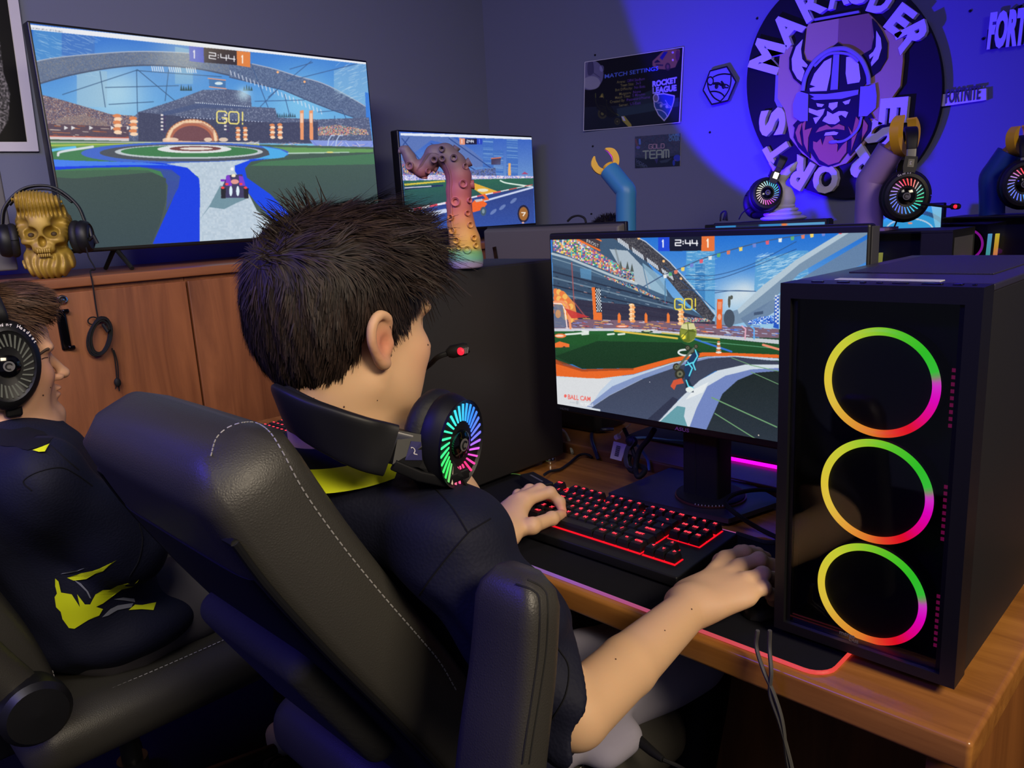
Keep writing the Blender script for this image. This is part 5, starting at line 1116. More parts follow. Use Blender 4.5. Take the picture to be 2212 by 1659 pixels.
# tilt of its top edge comes from its yaw; it stands on the rear desk
rear_monitor('lit monitor whose top strip shows over the main monitor, in front of the pale figure',(cc_[0],cc_[1],cc_[2]-.155),wv,.31,yaw,DZ,True,cv,80,40,hs=M_blkm)
cv=Canvas(1890,425,2050,560,2,(50,150,210)); cv.poly([(1890,432),(2050,425),(2050,440),(1890,448)],(225,235,240)); t_=np.linspace(math.pi,2*math.pi,20)
cv.line(np.stack([1965+78*np.cos(t_),498+42*np.sin(t_)],1),9,(44,80,120)); cv.line(np.stack([1965+52*np.cos(t_),500+28*np.sin(t_)],1),3,(180,200,220)); cv.poly([(2010,436),(2040,436),(2042,500),(2022,500)],(150,200,220),.7); cv.poly([(1954,452),(1960,452),(1960,466),(1954,466)],(30,80,210)); cv.poly([(1960,452),(1974,452),(1974,466),(1960,466)],(20,24,40)); cv.poly([(1974,452),(1981,452),(1981,466),(1974,466)],(226,140,80)); cv.ellp((1966,482),5,2,(220,140,110))
a=OY(1893,447,2.85); b_=OY(2041,434,2.80); yaw=math.degrees(math.atan2(b_[1]-a[1],b_[0]-a[0])); wv=np.linalg.norm((b_-a)[:2]); cc_=(a+b_)/2
rear_monitor('small lit monitor behind the headset on the purple arm',(cc_[0],cc_[1],cc_[2]-.085),wv,.17,yaw,DZ,True,cv,120,60,hs=M_blkm)
# ---------------------------------------------------------------- rear towers with glass sides
M_ram=attrmat('memory_light',rough=.4,emission=1.0)
def glass_tower(lab,x0,x1,y0,y1,z0,z1,rams,fans,back=None):
    t=thing('computer_tower',lab,'computer',((x0+x1)/2,(y0+y1)/2,z0-.012),None)
    m=MB(); m.b2((x0,y0+.004,z1-.006),(x1,y1,z1)); m.b2((x0,y0+.004,z0),(x1,y1,z0+.004)); m.b2((x0,y1-.004,z0+.004),(x1,y1,z1-.006)); m.b2((x0,y0+.006,z0+.004),(x0+.004,y1-.004,z1-.006)); m.b2((x1-.004,y0+.006,z0+.004),(x1,y1-.004,z1-.006)); m.b2((x1-.075,y0+.006,z0+.004),(x1-.004,y0+.009,z1-.006)) if back else None
    m.b2((x0+.004,y0+.06,z0+.004),(x1-.004,y0+.063,z1-.006))
    mk('case_shell',m,M_pc,t,False)
    mk('glass_panel',MB().b2((x0,y0,z0),(x1-(.075 if back else 0),y0+.003,z1-.002)),M_glass,t,False,label='smoked glass side panel')
    for (x,z_a,z_b,ca,cb) in rams:
        n=8; V=[];C=[]
        for i in range(n+1):
            q=i/n; z=z_a+(z_b-z_a)*q; lean=.004*q
            for dx,dy in ((-.004,0),(.004,0),(.004,.012),(-.004,.012)): V.append((x+dx+lean,y0+.028+dy,z)); C.append(np.array(ca)*(1-q)+np.array(cb)*q)
        m=MB(); m.add(V,[(i*4+j,i*4+(j+1)%4,(i+1)*4+(j+1)%4,(i+1)*4+j) for i in range(n) for j in range(4)]+[(3,2,1,0),tuple(n*4+j for j in range(4))]); m.C=[lin(np.array(C))*.8]; m.hasC=True
        mk('memory_stick',m,M_ram,t,False,label='glowing memory stick')
    for (x,z,r_) in fans: fan(t,(x,y0+.045,z),R_F,r_*.86,r_,cols=False)
    if back:
        m=MB(); m.b2((x1+.0003,y0+.02,z1-.32),(x1+.0015,y1-.02,z1-.02)); mk('rear_mesh',m,M_grey,t,False)
        f=thing  # fan seen through the rear mesh
        mk('rear_fan_light',MB().tube([(x1+.004,y0+.09+.05*math.cos(a),z1-.13+.05*math.sin(a)) for a in np.linspace(.2,2.0,12)],.007,8),mat('magenta_light',(60,0,60),emit=(214,40,230),es=.9),t,label='magenta glow of the rear fan')
    for x in (x0+.03,x1-.03):
        for y in (y0+.03,y1-.03): mk('foot',MB().b2((x-.012,y-.012,z0-.012),(x+.012,y+.012,z0)),M_rub,t,False)
    return t
glass_tower('glass-sided tower behind the main monitor, under the purple arm',-1.07,-.617,2.203,2.40,D2Z+.012-.0,1.205,
   [(-.842,1.04,1.150,(40,190,150),(90,240,200)),(-.822,1.04,1.150,(90,130,220),(120,110,250)),(-.805,1.04,1.147,(130,130,50),(170,170,80))],[],back=True)
glass_tower('glass-sided tower at the right edge with glowing memory sticks and violet fan',-.718,-.25,2.46,2.68,DZ+.012,1.229,
   [(-.607,1.07,1.180,(60,190,130),(110,190,250)),(-.589,1.07,1.180,(250,80,70),(250,230,60))],[(-.665,1.15,.045)])
# light strip on the facing desk behind the stand
ls=mk('light_strip',MB().tube([OZ(1520,972,D2Z+.004),OZ(1577,990,D2Z+.004),OZ(1677,1009,D2Z+.004),OZ(1760,1030,D2Z+.004)],.004,8),mat('magenta_strip',(80,0,80),emit=(255,10,250),es=1.3)); tag(ls,'glowing magenta light strip lying on the facing desk behind the monitor stand','light')
sb=mk('desk_mat',MB().rbox((-.72,1.60,D2Z+.003),(.75,.26,.005),.002),mat('mat_dark',(34,36,36),rough=.8)); tag(sb,'dark mat on the facing desk behind the magenta light strip','mat')
# ---------------------------------------------------------------- headsets
def ribbon(mb,path,wd,w,th,m=0,n=4,ex=(.35,.6)):
    """padded strap: rounded-rectangle section swept along path, width direction wd (per point)"""
    P=np.array(path,float); k=len(P); T=np.gradient(P,axis=0); T/=np.linalg.norm(T,axis=1)[:,None]
    wd=np.array(wd,float); wd=np.tile(wd,(k,1)) if wd.ndim==1 else wd; w=np.ones(k)*w; th=np.ones(k)*th
    S=[]; 
    for a in np.linspace(0,2*math.pi,24,endpoint=False):
        c,s_=math.cos(a),math.sin(a); S.append((math.copysign(abs(c)**ex[0],c),math.copysign(abs(s_)**ex[1],s_)))
    V=[]
    for i in range(k):
        x=wd[i]-T[i]*(wd[i]@T[i]); x/=np.linalg.norm(x); y=np.cross(T[i],x)
        for a,b in S: V.append(P[i]+x*a*w[i]/2+y*b*th[i]/2)
    q=len(S); F=[(i*q+j,i*q+(j+1)%q,(i+1)*q+(j+1)%q,(i+1)*q+j) for i in range(k-1) for j in range(q)]+[tuple(range(q))[::-1],tuple((k-1)*q+j for j in range(q))]
    mb.add(V,F,m); return mb
M_cup=mat('headset_black',(14,14,16),rough=.5,spec=.35); M_cush=mat('ear_cushion',(20,20,22),rough=.6,spec=.35,bump=('n',160,.35,.002)); M_band=mat('band_black',(20,20,22),rough=.5,spec=.4)
M_slot=attrmat('headset_light',rough=.4,emission=1.15)
PAL_RGB=[(-180,(110,130,240)),(-120,(90,110,240)),(-60,(60,200,220)),(-20,(60,220,140)),(20,(120,200,200)),(60,(255,120,110)),(95,(255,70,80)),(130,(190,130,210)),(180,(110,130,240))]
PAL_NECK=[(-180,(60,230,120)),(-140,(60,220,90)),(-105,(255,90,140)),(-60,(255,50,120)),(-25,(210,90,220)),(0,(110,110,255)),(50,(50,130,250)),(90,(60,190,240)),(130,(60,220,190)),(180,(60,230,130))]
PAL_DIM=[(-180,(150,150,150)),(180,(150,150,150))]
PAL_SQ=[(-180,(240,230,210)),(-110,(230,190,230)),(-60,(250,60,220)),(-10,(120,130,230)),(40,(60,200,250)),(90,(110,220,250)),(140,(200,220,220)),(180,(240,230,210))]
def ear_cup(t,c,n,up,r=.043,pal=PAL_RGB,gain=1.0,slots=28,depth=.030,cush=True,lights=True,text=None,oval=1.12,sp=(.44,.72)):
    """cup centre c (cushion/shell joint), outward normal n, up direction"""
    n=np.array(n,float); n/=np.linalg.norm(n); R=frame(n,np.cross(up,n)); c=np.array(c,float)   # x = sideways, y = up, z = out
    cup=mk('ear_cup',MB().lathe([(r*.60,-.004),(r*.98,-.004),(r*1.04,.004),(r*1.0,.014),(r*.93,.022),(r*(sp[1]+.08),depth),(r*(sp[1]+.02),depth-.003),(0,depth-.004)],c,R,40,sy=oval),M_cup,t)
    if cush:
        m=MB(); k=32; pth=[c+R@np.array([r*.80*math.cos(a),r*.80*oval*math.sin(a),-.013]) for a in np.linspace(0,2*math.pi,k+1)]
        m.tube(pth,.0145*(r/.043),10,caps=False); mk('ear_cushion',m,M_cush,t)
    if lights:
        m=MB(); C=[]
        for i in range(slots):
            a=2*math.pi*i/slots; tw=.16; r0,r1=r*sp[0],r*sp[1]
            p0=np.array([r0*math.cos(a),r0*math.sin(a)*oval,depth-.0025]); p1=np.array([r1*math.cos(a+tw),r1*math.sin(a+tw)*oval,depth-.0008]); d=np.array([-math.sin(a),math.cos(a),0])*.00095*(r/.043)
            V=[p0-d,p1-d*1.25,p1+d*1.25,p0+d]; V=V+[v-np.array([0,0,.0015]) for v in V]
            V=np.array(V)@R.T+c; m.add(V,[(0,1,2,3),(7,6,5,4),(0,4,5,1),(1,5,6,2),(2,6,7,3),(3,7,4,0)]); C+= [lin(colgrad(np.array(math.degrees(a) if a<=math.pi else math.degrees(a)-360),pal))*gain]*8
        m.C=[np.array(C)]; m.hasC=True; mk('light_spokes',m,M_slot,cup,False,label='ring of glowing spokes')
        mk('hub_cap',MB().lathe([(0,depth+.002),(r*.20,depth+.002),(r*.36,depth-.001),(r*.38,depth-.004),(0,depth-.004)],c,R,24),M_gloss,cup)
        m=MB(); m.lathe([(0,depth+.0026),(r*.17,depth+.0026),(r*.17,depth+.0018)],c,R,20); mk('hub_badge',m,M_grey,cup)
        m=MB(); pth=[c+R@np.array([r*.095*math.cos(a),r*.095*math.sin(a),depth+.0030]) for a in np.linspace(.6,5.2,14)]; m.tube(pth,.0011*(r/.043),5); mk('hub_mark',m,M_blk,cup)
    if text:
        m=MB()
        for k,ch in enumerate(text):
            a=math.radians(118-k*6.2); p=c+R@np.array([r*.90*math.cos(a),r*.90*oval*math.sin(a),.0245]); ux=R@np.array([math.sin(a),-math.cos(a),0]); uy=R@np.array([math.cos(a),math.sin(a),0]); textmesh(m,ch,p,ux,uy,n,.0052,.0006,bold=.02)
        if m.n: mk('lettering',m,M_white,cup,False)
    return cup,R
def yoke(t,a,b,w0,w1,out,th=.010,win=True):
    """arm from band end a down to cup b, facing outwards"""
    a,b,out=map(lambda v:np.array(v,float),(a,b,out)); d=b-a; L=np.linalg.norm(d); d/=L; out=out-d*(out@d); out/=np.linalg.norm(out); s_=np.cross(d,out)
    P=[a-s_*w0/2,a+s_*w0/2,a+s_*w0*.55+d*L*.45,b+s_*w1/2,b-s_*w1/2,a-s_*w0*.55+d*L*.45]
    y=mk('yoke',MB().prism([p+out*th/2 for p in P],-out*th),M_cup,t,False)
    if win:
        c=a+d*L*.30+out*(th/2+.0004); q=w0*.28; mk('badge_window',MB().prism([c-s_*q-d*q*1.3,c+s_*q*.8-d*q*1.3,c+s_*q*.8+d*q*1.2,c-s_*q+d*q*1.2],out*.0008),M_chr,y,False,label='polished badge window')
        m=MB(); textmesh(m,'2',c+out*.001-d*(-q*.4),s_,-d,out,q*1.0,.0003,center=True); mk('badge_mark',m,M_white,y,False)
    return y
# ---------------------------------------------------------------- figure arms that hold headsets
M_yel=mat('figure_yellow',(232,176,36),rough=.4,spec=.5)
def figure_arm(lab,yp,pts,rpx,colr,claw_c,claw_R,claw_px,open_a,wrist,axis=None,base=None,zb=None,depth=.024,tips=1.0):
    P=[OY(x,y,yp) for x,y in pts]; sc=np.linalg.norm(OY(pts[0][0]+1,pts[0][1],yp)-P[0])
    d0=np.linalg.norm(P[0]-CW); s1=d0/FPX
    if zb is not None: P[0]=P[0].copy(); P[0][2]=zb+.0
    t=thing('figure_arm',lab,'figure',(P[0][0],yp,P[0][2]),'toy-figure arms used as headset stands')
    R0=rpx*s1; mm=mat('figure_'+'_'.join(map(str,colr)),colr,rough=.42,spec=.45)
    d=P[2]-P[1]; d/=np.linalg.norm(d)
    path=[P[0],P[1]-(0,0,.012),P[1]+d*.012,P[2]]
    path=[P[0],P[0]*.5+P[1]*.5]+list(spline([P[1]-np.array([0,0,.018]),P[1],P[1]+d*.018],3))+[P[2]]
    m=MB(); m.tube(path,[R0]*len(path),28); mk('arm',m,mm,t,flatang=50)
    if base: mk('base',MB().b2(base[0],base[1]),mm,t,False)
    c=OY(claw_c[0],claw_c[1],yp); ro,ri=claw_px[0]*s1,claw_px[1]*s1
    A=np.radians(np.linspace(open_a[0],open_a[1],30)); V=[]
    CR=np.asarray(claw_R)
    out=[];inn=[]
    for i,a in enumerate(A):
        q=i/29.; tp=min(1,min(q,1-q)*6+ .22) if tips else 1
        rm=(ro+ri)/2; w=(ro-ri)/2*tp
        out.append(((rm+w)*math.cos(a),(rm+w)*math.sin(a))); inn.append(((rm-w)*math.cos(a),(rm-w)*math.sin(a)))
    for z in (-depth/2,depth/2):
        for (a,b_) in out: V.append(c+CR@np.array([a,b_,z]))
        for (a,b_) in inn: V.append(c+CR@np.array([a,b_,z]))
    n=30; F=[]
    for i in range(n-1):
        F+=[(i,i+1,n+i+1,n+i)[::-1],(2*n+i,2*n+i+1,3*n+i+1,3*n+i),(i,i+1,2*n+i+1,2*n+i),(n+i,n+i+1,3*n+i+1,3*n+i)[::-1]]
    F+=[(0,n,3*n,2*n),(n-1,2*n-1,4*n-1,3*n-1)[::-1]]
    m=MB(); m.add(V,F); mk('claw',m,M_yel,t,flatang=40)
    w0=OY(wrist[0][0],wrist[0][1],yp); w1=OY(wrist[1][0],wrist[1][1],yp); mk('wrist',MB().tube([w0,w1],[R0*.62,R0*.55],20),M_yel,t)
    return t,s1
def facing(yaw_out=0,tilt=0):
    v=_ray(1106,700); v=np.array([v[0],v[1],0]); v/=np.linalg.norm(v); z=-v; x=np.cross((0,0,1),z); R=np.array([x,[0,0,1],z]).T
    return R@rotm('Y',yaw_out)
figure_arm('light blue toy-figure arm with empty yellow claw left of the centre of the wall',2.10,((1352,500),(1352,412),(1316,368)),21,(56,126,170),(1306,347),facing(0),(30,17),(156,446),((1322,372),(1313,357)),zb=1.204)
tower_plain(-1.635,-1.43,2.02,2.40,D2Z+.016,1.204,'black tower hidden beneath the light blue toy arm')
figure_arm('lavender toy-figure arm with yellow claw holding a headset by the emblem',2.30,((1876,490),(1880,392),(1925,322)),25.5,(150,122,176),(1955,286),facing(38),(43,25),(-235,48),((1922,328),(1942,306)),base=((-.905,2.225,1.206),(-.79,2.33,1.2135)),zb=1.2055)
figure_arm('deep blue toy-figure arm with yellow claw at the right edge',2.56,((2143,459),(2143,382),(2180,330)),20.5,(26,62,140),(2205,298),facing(25),(30,18),(-230,60),((2176,334),(2192,318)),zb=1.2295)
# headset on the lavender arm
S1=np.linalg.norm(OY(1965,420,2.25)-CW)/FPX
def hang_headset(lab,yp,top,slide,cupc,cup_px,n,pal,gain=1.0,second=True,mic=None,textm=None,bandw=.030,cord=None,side=(.55,.35,0),ctx=''):
    t=thing('headset',lab,'headset',OY(cupc[0],cupc[1],yp),'gaming headsets with light rings')
    s1=np.linalg.norm(OY(cupc[0],cupc[1],yp)-CW)/FPX; r=cup_px*s1
    LV=-_ray(*cupc)*np.array([1,1,0]); LV/=np.linalg.norm(LV); LX=np.cross((0,0,1),LV); n=LV*n[0]+LX*n[1]+np.array([0,0,n[2]]); n/=np.linalg.norm(n); c=OY(cupc[0],cupc[1],yp); tp=OY(top[0],top[1],yp); sl=OY(slide[0],slide[1],yp)
    c2=c-n*.115  # far cup
    upv=tp-c; upv/=np.linalg.norm(upv)
    ear_cup(t,c,n,upv,r,pal,gain,26,.024,text=textm)
    if second: ear_cup(t,c2,-n,upv,r*.97,pal,gain,8,.020,lights=False)
    mid=(sl+(c2+(sl-c)))/2+upv*.055
    a0=sl-n*.004; a1=c2+(sl-c)+n*.004
    pth=spline([a0,a0+upv*.038-n*.016,mid,a1+upv*.038+n*.016,a1],6); w=np.cross(n,upv)
    ribbon(mb:=MB(),pth,w,[bandw*(.85+.25*math.sin(math.pi*i/(len(pth)-1))) for i in range(len(pth))],.013); mk('headband',mb,M_band,t)
    for s_,q,cc in ((1,a0,c),(-1,a1,c2)):
        b=q-upv*.022; ribbon(mb:=MB(),[q+upv*.004,(q+b)/2,b],w,.024,.004); mk('steel_slider',mb,M_met,t)
        yoke(t,b+upv*.003+n*s_*.003,cc+upv*r*.72+n*s_*.016,.030,.022,n*s_)
    if mic:
        p=[OY(x,y,yp-.02) for x,y in mic]; mk('microphone_arm',MB().tube(spline(p,5),.0032,8),M_rub,t); e=p[-1]; d=p[-1]-p[-2]; d/=np.linalg.norm(d)
        mk('microphone',MB().tube([e-d*.004,e,e+d*.016,e+d*.020],[.004,.0075,.0075,.005],12),M_rub,t)
        mk('microphone_light',MB().ell(e+d*.010-np.array([0,.006,0]),(.005,.003,.005)),mat('red_light',(90,0,10),emit=(255,36,60),es=1.2),t)
    if cord: mk('cord',MB().tube(spline([OY(x,y,yp) for x,y in cord],8),.0022,6),M_rub,t)
    return t
VN=facing(0)[:,2]
hang_headset('black headset with pink and teal light ring hanging on the lavender arm',2.25,(1965,300),(1970,322),(1956,424),40,(.985,.12,0),PAL_RGB,mic=[(1990,440),(2040,446),(2056,446)],cord=[(1942,452),(1938,474),(1932,490)],textm='Gaming')
hang_headset('black headset at the right edge on the deep blue arm, cut by the frame',2.50,(2216,300),(2216,340),(2212,398),36,(.99,.10,0),PAL_RGB)
hang_headset('black headset with white and pink light ring leaning on the pale swirled figure',2.66,(1690,350),(1683,362),(1655,420),30,(.93,.22,.24),PAL_SQ,cord=[(1622,446),(1604,460),(1596,474)])
# pale swirled figure
sy=2.72; fg=thing('swirl_figure','pale swirled tentacle-like figure with forked tip behind the lit monitor strip','figure',OY(1692,478,sy))
s=MB(); q=1677/np.linalg.norm(OY(1692,450,sy)-CW)
for k,(x,y,w,h) in enumerate(((1692,471,46,7),(1690,462,38,6.5),(1692,453,30,6),(1694,445,22,6))):
    s.ell(OY(x,y,sy),(w/q,w/q*.8,h/q*1.1),m=0,seg=20)
mk('swirl_base',s,M_white,fg)
sd=SDF(); pp_=[(1694,446),(1700,432),(1697,418),(1686,408),(1684,394),(1692,380),(1702,368)]; rs=[15,15,13,10,9,9,7]
sd.chain([OY(x,y,sy) for x,y in pp_],[r_/q for r_ in rs],.01); sd.chain([OY(1696,378,sy),OY(1712,362,sy),OY(1722,350,sy)],[7/q,6/q,2.5/q],.01); sd.chain([OY(1690,382,sy),OY(1676,368,sy),OY(1664,352,sy)],[7/q,5/q,3.5/q],.01)
V,F=sd.mesh(.004); rawmesh('body',V,F,M_white,fg)
zt_=OY(1692,478,sy)[2]
tower_plain(OY(1692,478,sy)[0]-.25,OY(1692,478,sy)[0]+.09,2.60,2.94,DZ+.016,zt_,'black tower hidden under the pale swirled figure')
# ---------------------------------------------------------------- tentacle figure
ZT3=ZT(4.6075,840,260); tb=OZ(985,583,1.204)+np.array([-.02,.035,0])
TN=facing(0)[:,2]
def TT(x,y,off=0): 
    a,b=ZT3([(x,y)])[0]; return OP(a,b,tb+TN*off,TN)
tn=thing('tentacle_figure','rainbow coloured curled tentacle with suckers standing on the plain black tower','figure',(tb[0],tb[1],1.204))
cl=[(770,1470),(765,1380),(755,1200),(715,1020),(700,850),(695,700),(695,560),(650,440),(560,345),(455,345),(390,430),(330,500),(240,450),(205,370),(165,300),(130,290)]
wz=[165,168,150,130,120,120,120,116,108,94,78,70,64,58,46,34]
cs_=np.array([TT(x,y) for x,y in cl]); s2=np.linalg.norm(tb-CW)/FPX/4.6075
cs_[0][2]=1.206; 
def tcol(V):
    z=PR(V)[:,1]*1.0; zz=(z-260)*4.6075
    return .72*lin(colgrad(zz,[(200,(100,88,104)),(380,(112,92,108)),(520,(150,92,104)),(650,(176,96,112)),(850,(200,110,110)),(950,(208,126,98)),(1050,(214,150,92)),(1180,(222,166,84)),(1270,(216,178,92)),(1310,(120,176,120)),(1380,(110,176,150)),(1420,(150,140,176)),(1500,(176,156,196))]))
sd=SDF(); sd.chain(cs_,[w*s2*1.0 for w in wz],.004); 
sd.box((tb[0],tb[1],1.204-.1),(.3,.3,.1),.0,k=.001,op='s')
V,F=sd.mesh(.0034); M_tent=attrmat('tentacle_print',rough=.55,spec=.3); rawmesh('tentacle',V,F,M_tent,tn,cols=tcol(V))
m=MB(); rib=spline([TT(x,y,.0)+TN*(w_*s2*.80)+facing(0)[:,0]*(-w_*s2*.55) for (x,y),w_ in zip(cl[1:12],wz[1:12])],4); m.tube(rib,.0035,6); m.C=[tcol(np.vstack(m.V))*.75]; m.hasC=True; mk('ridge',m,M_tent,tn)
sk=[(540,295,0,30),(655,380,10,36),(745,465,25,32),(740,635,20,42),(675,810,5,48),(790,800,30,28),(775,925,25,28),(635,965,-10,32),(800,1040,25,32),(650,1095,-15,34),(840,1165,28,30),(690,1190,-10,34),(855,1240,30,28),(785,1280,10,42),(640,1290,-25,30),(570,1270,-40,30),(460,400,-20,34),(545,390,0,32),(380,510,-5,28),(220,455,-10,42),(715,1260,0,24)]
edge=[(670,280,.7,1,38),(795,420,1,.5,44),(830,640,1,.05,46),(350,560,-.1,-1,34),(465,480,.9,-.6,34),(115,310,-1,.2,24)]
FX=facing(0)
for x,y,a,r_ in sk:
    c=TT(x,y); i=np.argmin(np.linalg.norm(cs_-c,axis=1)); rr=wz[i]*s2; rel=np.dot(c-cs_[i],FX[:,0]); dep=math.sqrt(max(rr*rr-min(rel*rel,rr*rr*.8),1e-6)); 
    n=TN*dep+FX[:,0]*rel*.8; n/=np.linalg.norm(n); p=c+TN*(dep-.002); rr2=r_*s2
    m=MB(); m.lathe([(rr2*1.0,-.004),(rr2*.92,.003),(rr2*1.0,.006),(rr2*.85,.0075),(rr2*.5,.005),(rr2*.42,.000),(0,-.001)],p,frame(n),16); Vv=np.vstack(m.V); m.C=[tcol(Vv)*1.08]; m.hasC=True; mk('sucker',m,M_tent,tn)
for x,y,dx,dy,r_ in edge:
    n=FX[:,0]*dx+np.array([0,0,dy]); n/=np.linalg.norm(n); p=TT(x,y)-n*.006; rr2=r_*s2
    m=MB(); m.lathe([(rr2*.75,-.006),(rr2*.8,.002),(rr2*1.0,.009),(rr2*.85,.010),(rr2*.45,.006),(0,.004)],p,frame(n),16); Vv=np.vstack(m.V); m.C=[tcol(Vv)]; m.hasC=True; mk('sucker',m,M_tent,tn)
# ---------------------------------------------------------------- golden skull bust with headset
kb0=OX(112,597,-2.60); kb0[2]=CT
su=thing('skull_bust','golden bearded skull bust with slicked-back hair on the cabinet top','bust',kb0)
sd=SDF()
# local: x right (viewer's right), y = away from viewer, z up ; metres, height .262
sd.ell((0,.035,.165),(.074,.088,.082)); sd.ell((0,.0,.130),(.062,.060,.060),k=.02)      # cranium, face
sd.ell((-.036,-.035,.112),(.022,.022,.016),k=.008); sd.ell((.036,-.035,.112),(.022,.022,.016),k=.008)  # cheek bones
sd.ell((0,-.044,.164),(.036,.016,.030),k=.016)
sd.ell((0,.012,.055),(.070,.058,.056),k=.014); sd.ell((0,-.01,.035),(.060,.046,.036),k=.012)    # beard mass
sd.ell((0,-.045,.092),(.034,.018,.020),k=.008)
sd.ell((0,-.015,.222),(.062,.050,.034),k=.014); sd.ell((-.022,-.02,.236),(.040,.040,.022),k=.010)   # quiff
sd.ell((-.0290,-.062,.136),(.0225,.036,.0185),k=.004,op='s'); sd.ell((.0290,-.062,.136),(.0225,.036,.0185),k=.004,op='s'); sd.ell((-.045,-.035,.092),(.016,.030,.012),k=.006,op='s'); sd.ell((.045,-.035,.092),(.016,.030,.012),k=.006,op='s'); sd.ell((-.052,-.045,.165),(.022,.03,.016),k=.012,op='s'); sd.ell((.052,-.045,.165),(.022,.03,.016),k=.012,op='s')
sd.ell((0,-.062,.110),(.0105,.026,.016),k=.003,op='s'); sd.cone((0,-.066,.092),(0,-.063,.112),.012,.002,.004,op='s') if False else None
sd.ell((0,-.070,.078),(.024,.016,.003),k=.002,op='s')
sd.box((0,0,-.05),(.2,.2,.05),.0,k=.001,op='s')
def sdisp(X):
    x,y,z=X[:,0],X[:,1],X[:,2]
    hair=np.clip((z-.178)/.012,0,1)*np.clip((y+.075)/.01,0,1); g=np.sin(x*420+ z*60*np.sin(x*20)+y*60)
    beard=np.clip((.075-z)/.015,0,1); gb=np.sin((x*330)+np.sin(z*60+x*40)*1.6)
    side=np.clip((np.abs(x)-.058)/.008,0,1)*np.clip((z-.11)/.02,0,1); gs=np.sin(z*500+y*200)
    teeth=np.where((np.abs(z-.078)<.014)&(np.abs(x)<.026)&(y<-.03),np.sin(x*800)*.0012,0)
    return hair*g*.0030+beard*gb*.0030+side*gs*.0020*(1-hair)+teeth
V,F=sd.mesh(.0026,disp=sdisp)
vd=kb0-CW; vd[2]=0; vd/=np.linalg.norm(vd); RS=np.array([np.cross(vd,(0,0,1)),vd,[0,0,1]]).T@rotm('Z',-9); k_=.97
g=sdisp(V); Wc=V@RS.T*k_+kb0
rawmesh('bust',Wc,F,mat('gold_print',(158,128,48),rough=.5,spec=.4,metal=.2),su)
for sx in (-1,1):
    m=MB(); m.ell(np.array([sx*.030,-.030,.130])@RS.T*k_+kb0,(.0085,.0085,.0075),seg=10); mk('eye_hollow_detail',m,mat('gold_dark',(60,44,18),rough=.7),su)
m=MB()
for k in range(6): m.rbox(np.array([-.015+k*.006,-.0605,.083])@RS.T*k_+kb0,(.005,.006,.011),.0015,RS,seg=1)
for k in range(6): m.rbox(np.array([-.014+k*.0056,-.0585,.070])@RS.T*k_+kb0,(.0046,.006,.010),.0015,RS,seg=1)
mk('teeth',m,MATS['gold_print'],su)
hs=thing('headset','black headset worn by the golden skull bust','headset',kb0+np.array([0,0,.1]),None)
def SL(x,y,z): return np.array([x,y,z])@RS.T*k_+kb0
pth=spline([SL(-.112,.03,.16),SL(-.096,.035,.215),SL(-.05,.04,.262),SL(0,.042,.276),SL(.05,.04,.264),SL(.096,.035,.215),SL(.112,.03,.16)],6)
ribbon(mb:=MB(),pth,RS[:,1],.030,.008); mk('headband',mb,M_band,hs)
ribbon(mb:=MB(),[p-np.array([0,0,.010]) for p in pth[8:-8]],RS[:,1],.026,.006); mk('band_pad',mb,M_cush,hs)
for sx in (-1,1):
    n=RS[:,0]*sx-RS[:,1]*.25; n/=np.linalg.norm(n); c=SL(sx*.098,.01,.118)
    ear_cup(hs,c,n,(0,0,1),.037,PAL_DIM,.0,8,.026,lights=False,oval=1.25)
    ribbon(mb:=MB(),[SL(sx*.113,.03,.165),SL(sx*.122,.02,.14),SL(sx*.124,.01,.115)],RS[:,1],.020,.005); mk('hinge_arm',mb,M_grey,hs)
mk('microphone_stub',MB().tube([SL(.118,-.01,.108),SL(.134,-.02,.118),SL(.140,-.02,.095)],.006,8),M_blkm,hs)
# its cord runs over the cabinet edge, down to a coil
cx_=CX+.012
cord=thing('cable_coil','black cord of the skull headset with a coiled bundle hanging on the cabinet','cable',OX(215,720,cx_))
p=[SL(.108,-.02,.085),SL(.112,-.03,.055),SL(.125,-.04,.02),OX(196,590,-2.50)+np.array([.0,0,.006]),OX(200,612,cx_-.002),OX(207,660,cx_),OX(213,694,cx_)]
mk('cable',MB().tube(spline(p,8),.0022,6),M_rub,cord)
m=MB(); r_=np.random.default_rng(2)
for k in range(7):
    a0=r_.uniform(0,6); w=r_.uniform(.030,.040)*.8; h=r_.uniform(.052,.062)*.9; t_=np.linspace(0,2*math.pi,26); cc=OX(213,727,cx_+.004)+np.array([r_.uniform(0,.012),r_.uniform(-.004,.006),r_.uniform(-.005,.005)])
    m.tube([cc+np.array([0,w*math.cos(a)+h*.25*math.sin(a),h*math.sin(a)]) for a in t_],.0028,6,caps=False)
m.tube([OX(222,700,cx_+.012),OX(232,716,cx_+.02),OX(238,712,cx_+.01)],.005,6); t_=np.linspace(0,2*math.pi,16); cc=OX(201,693,cx_+.006); m.tube([cc+np.array([0,.014*math.cos(a),.011*math.sin(a)]) for a in t_],.002,6)
mk('coil',m,M_rub,cord)
m=MB(); m.tube(spline([OX(242,752,cx_),OX(248,775,cx_),OX(252,815,cx_),OX(250,840,cx_)],6),.0018,6); m.tube(spline([OX(246,756,cx_),OX(254,785,cx_),OX(256,822,cx_),OX(258,845,cx_)],6),.0018,6); m.ell(OX(254,826,cx_+.004),(.006,.010,.014)); mk('cable',m,M_rub,cord)
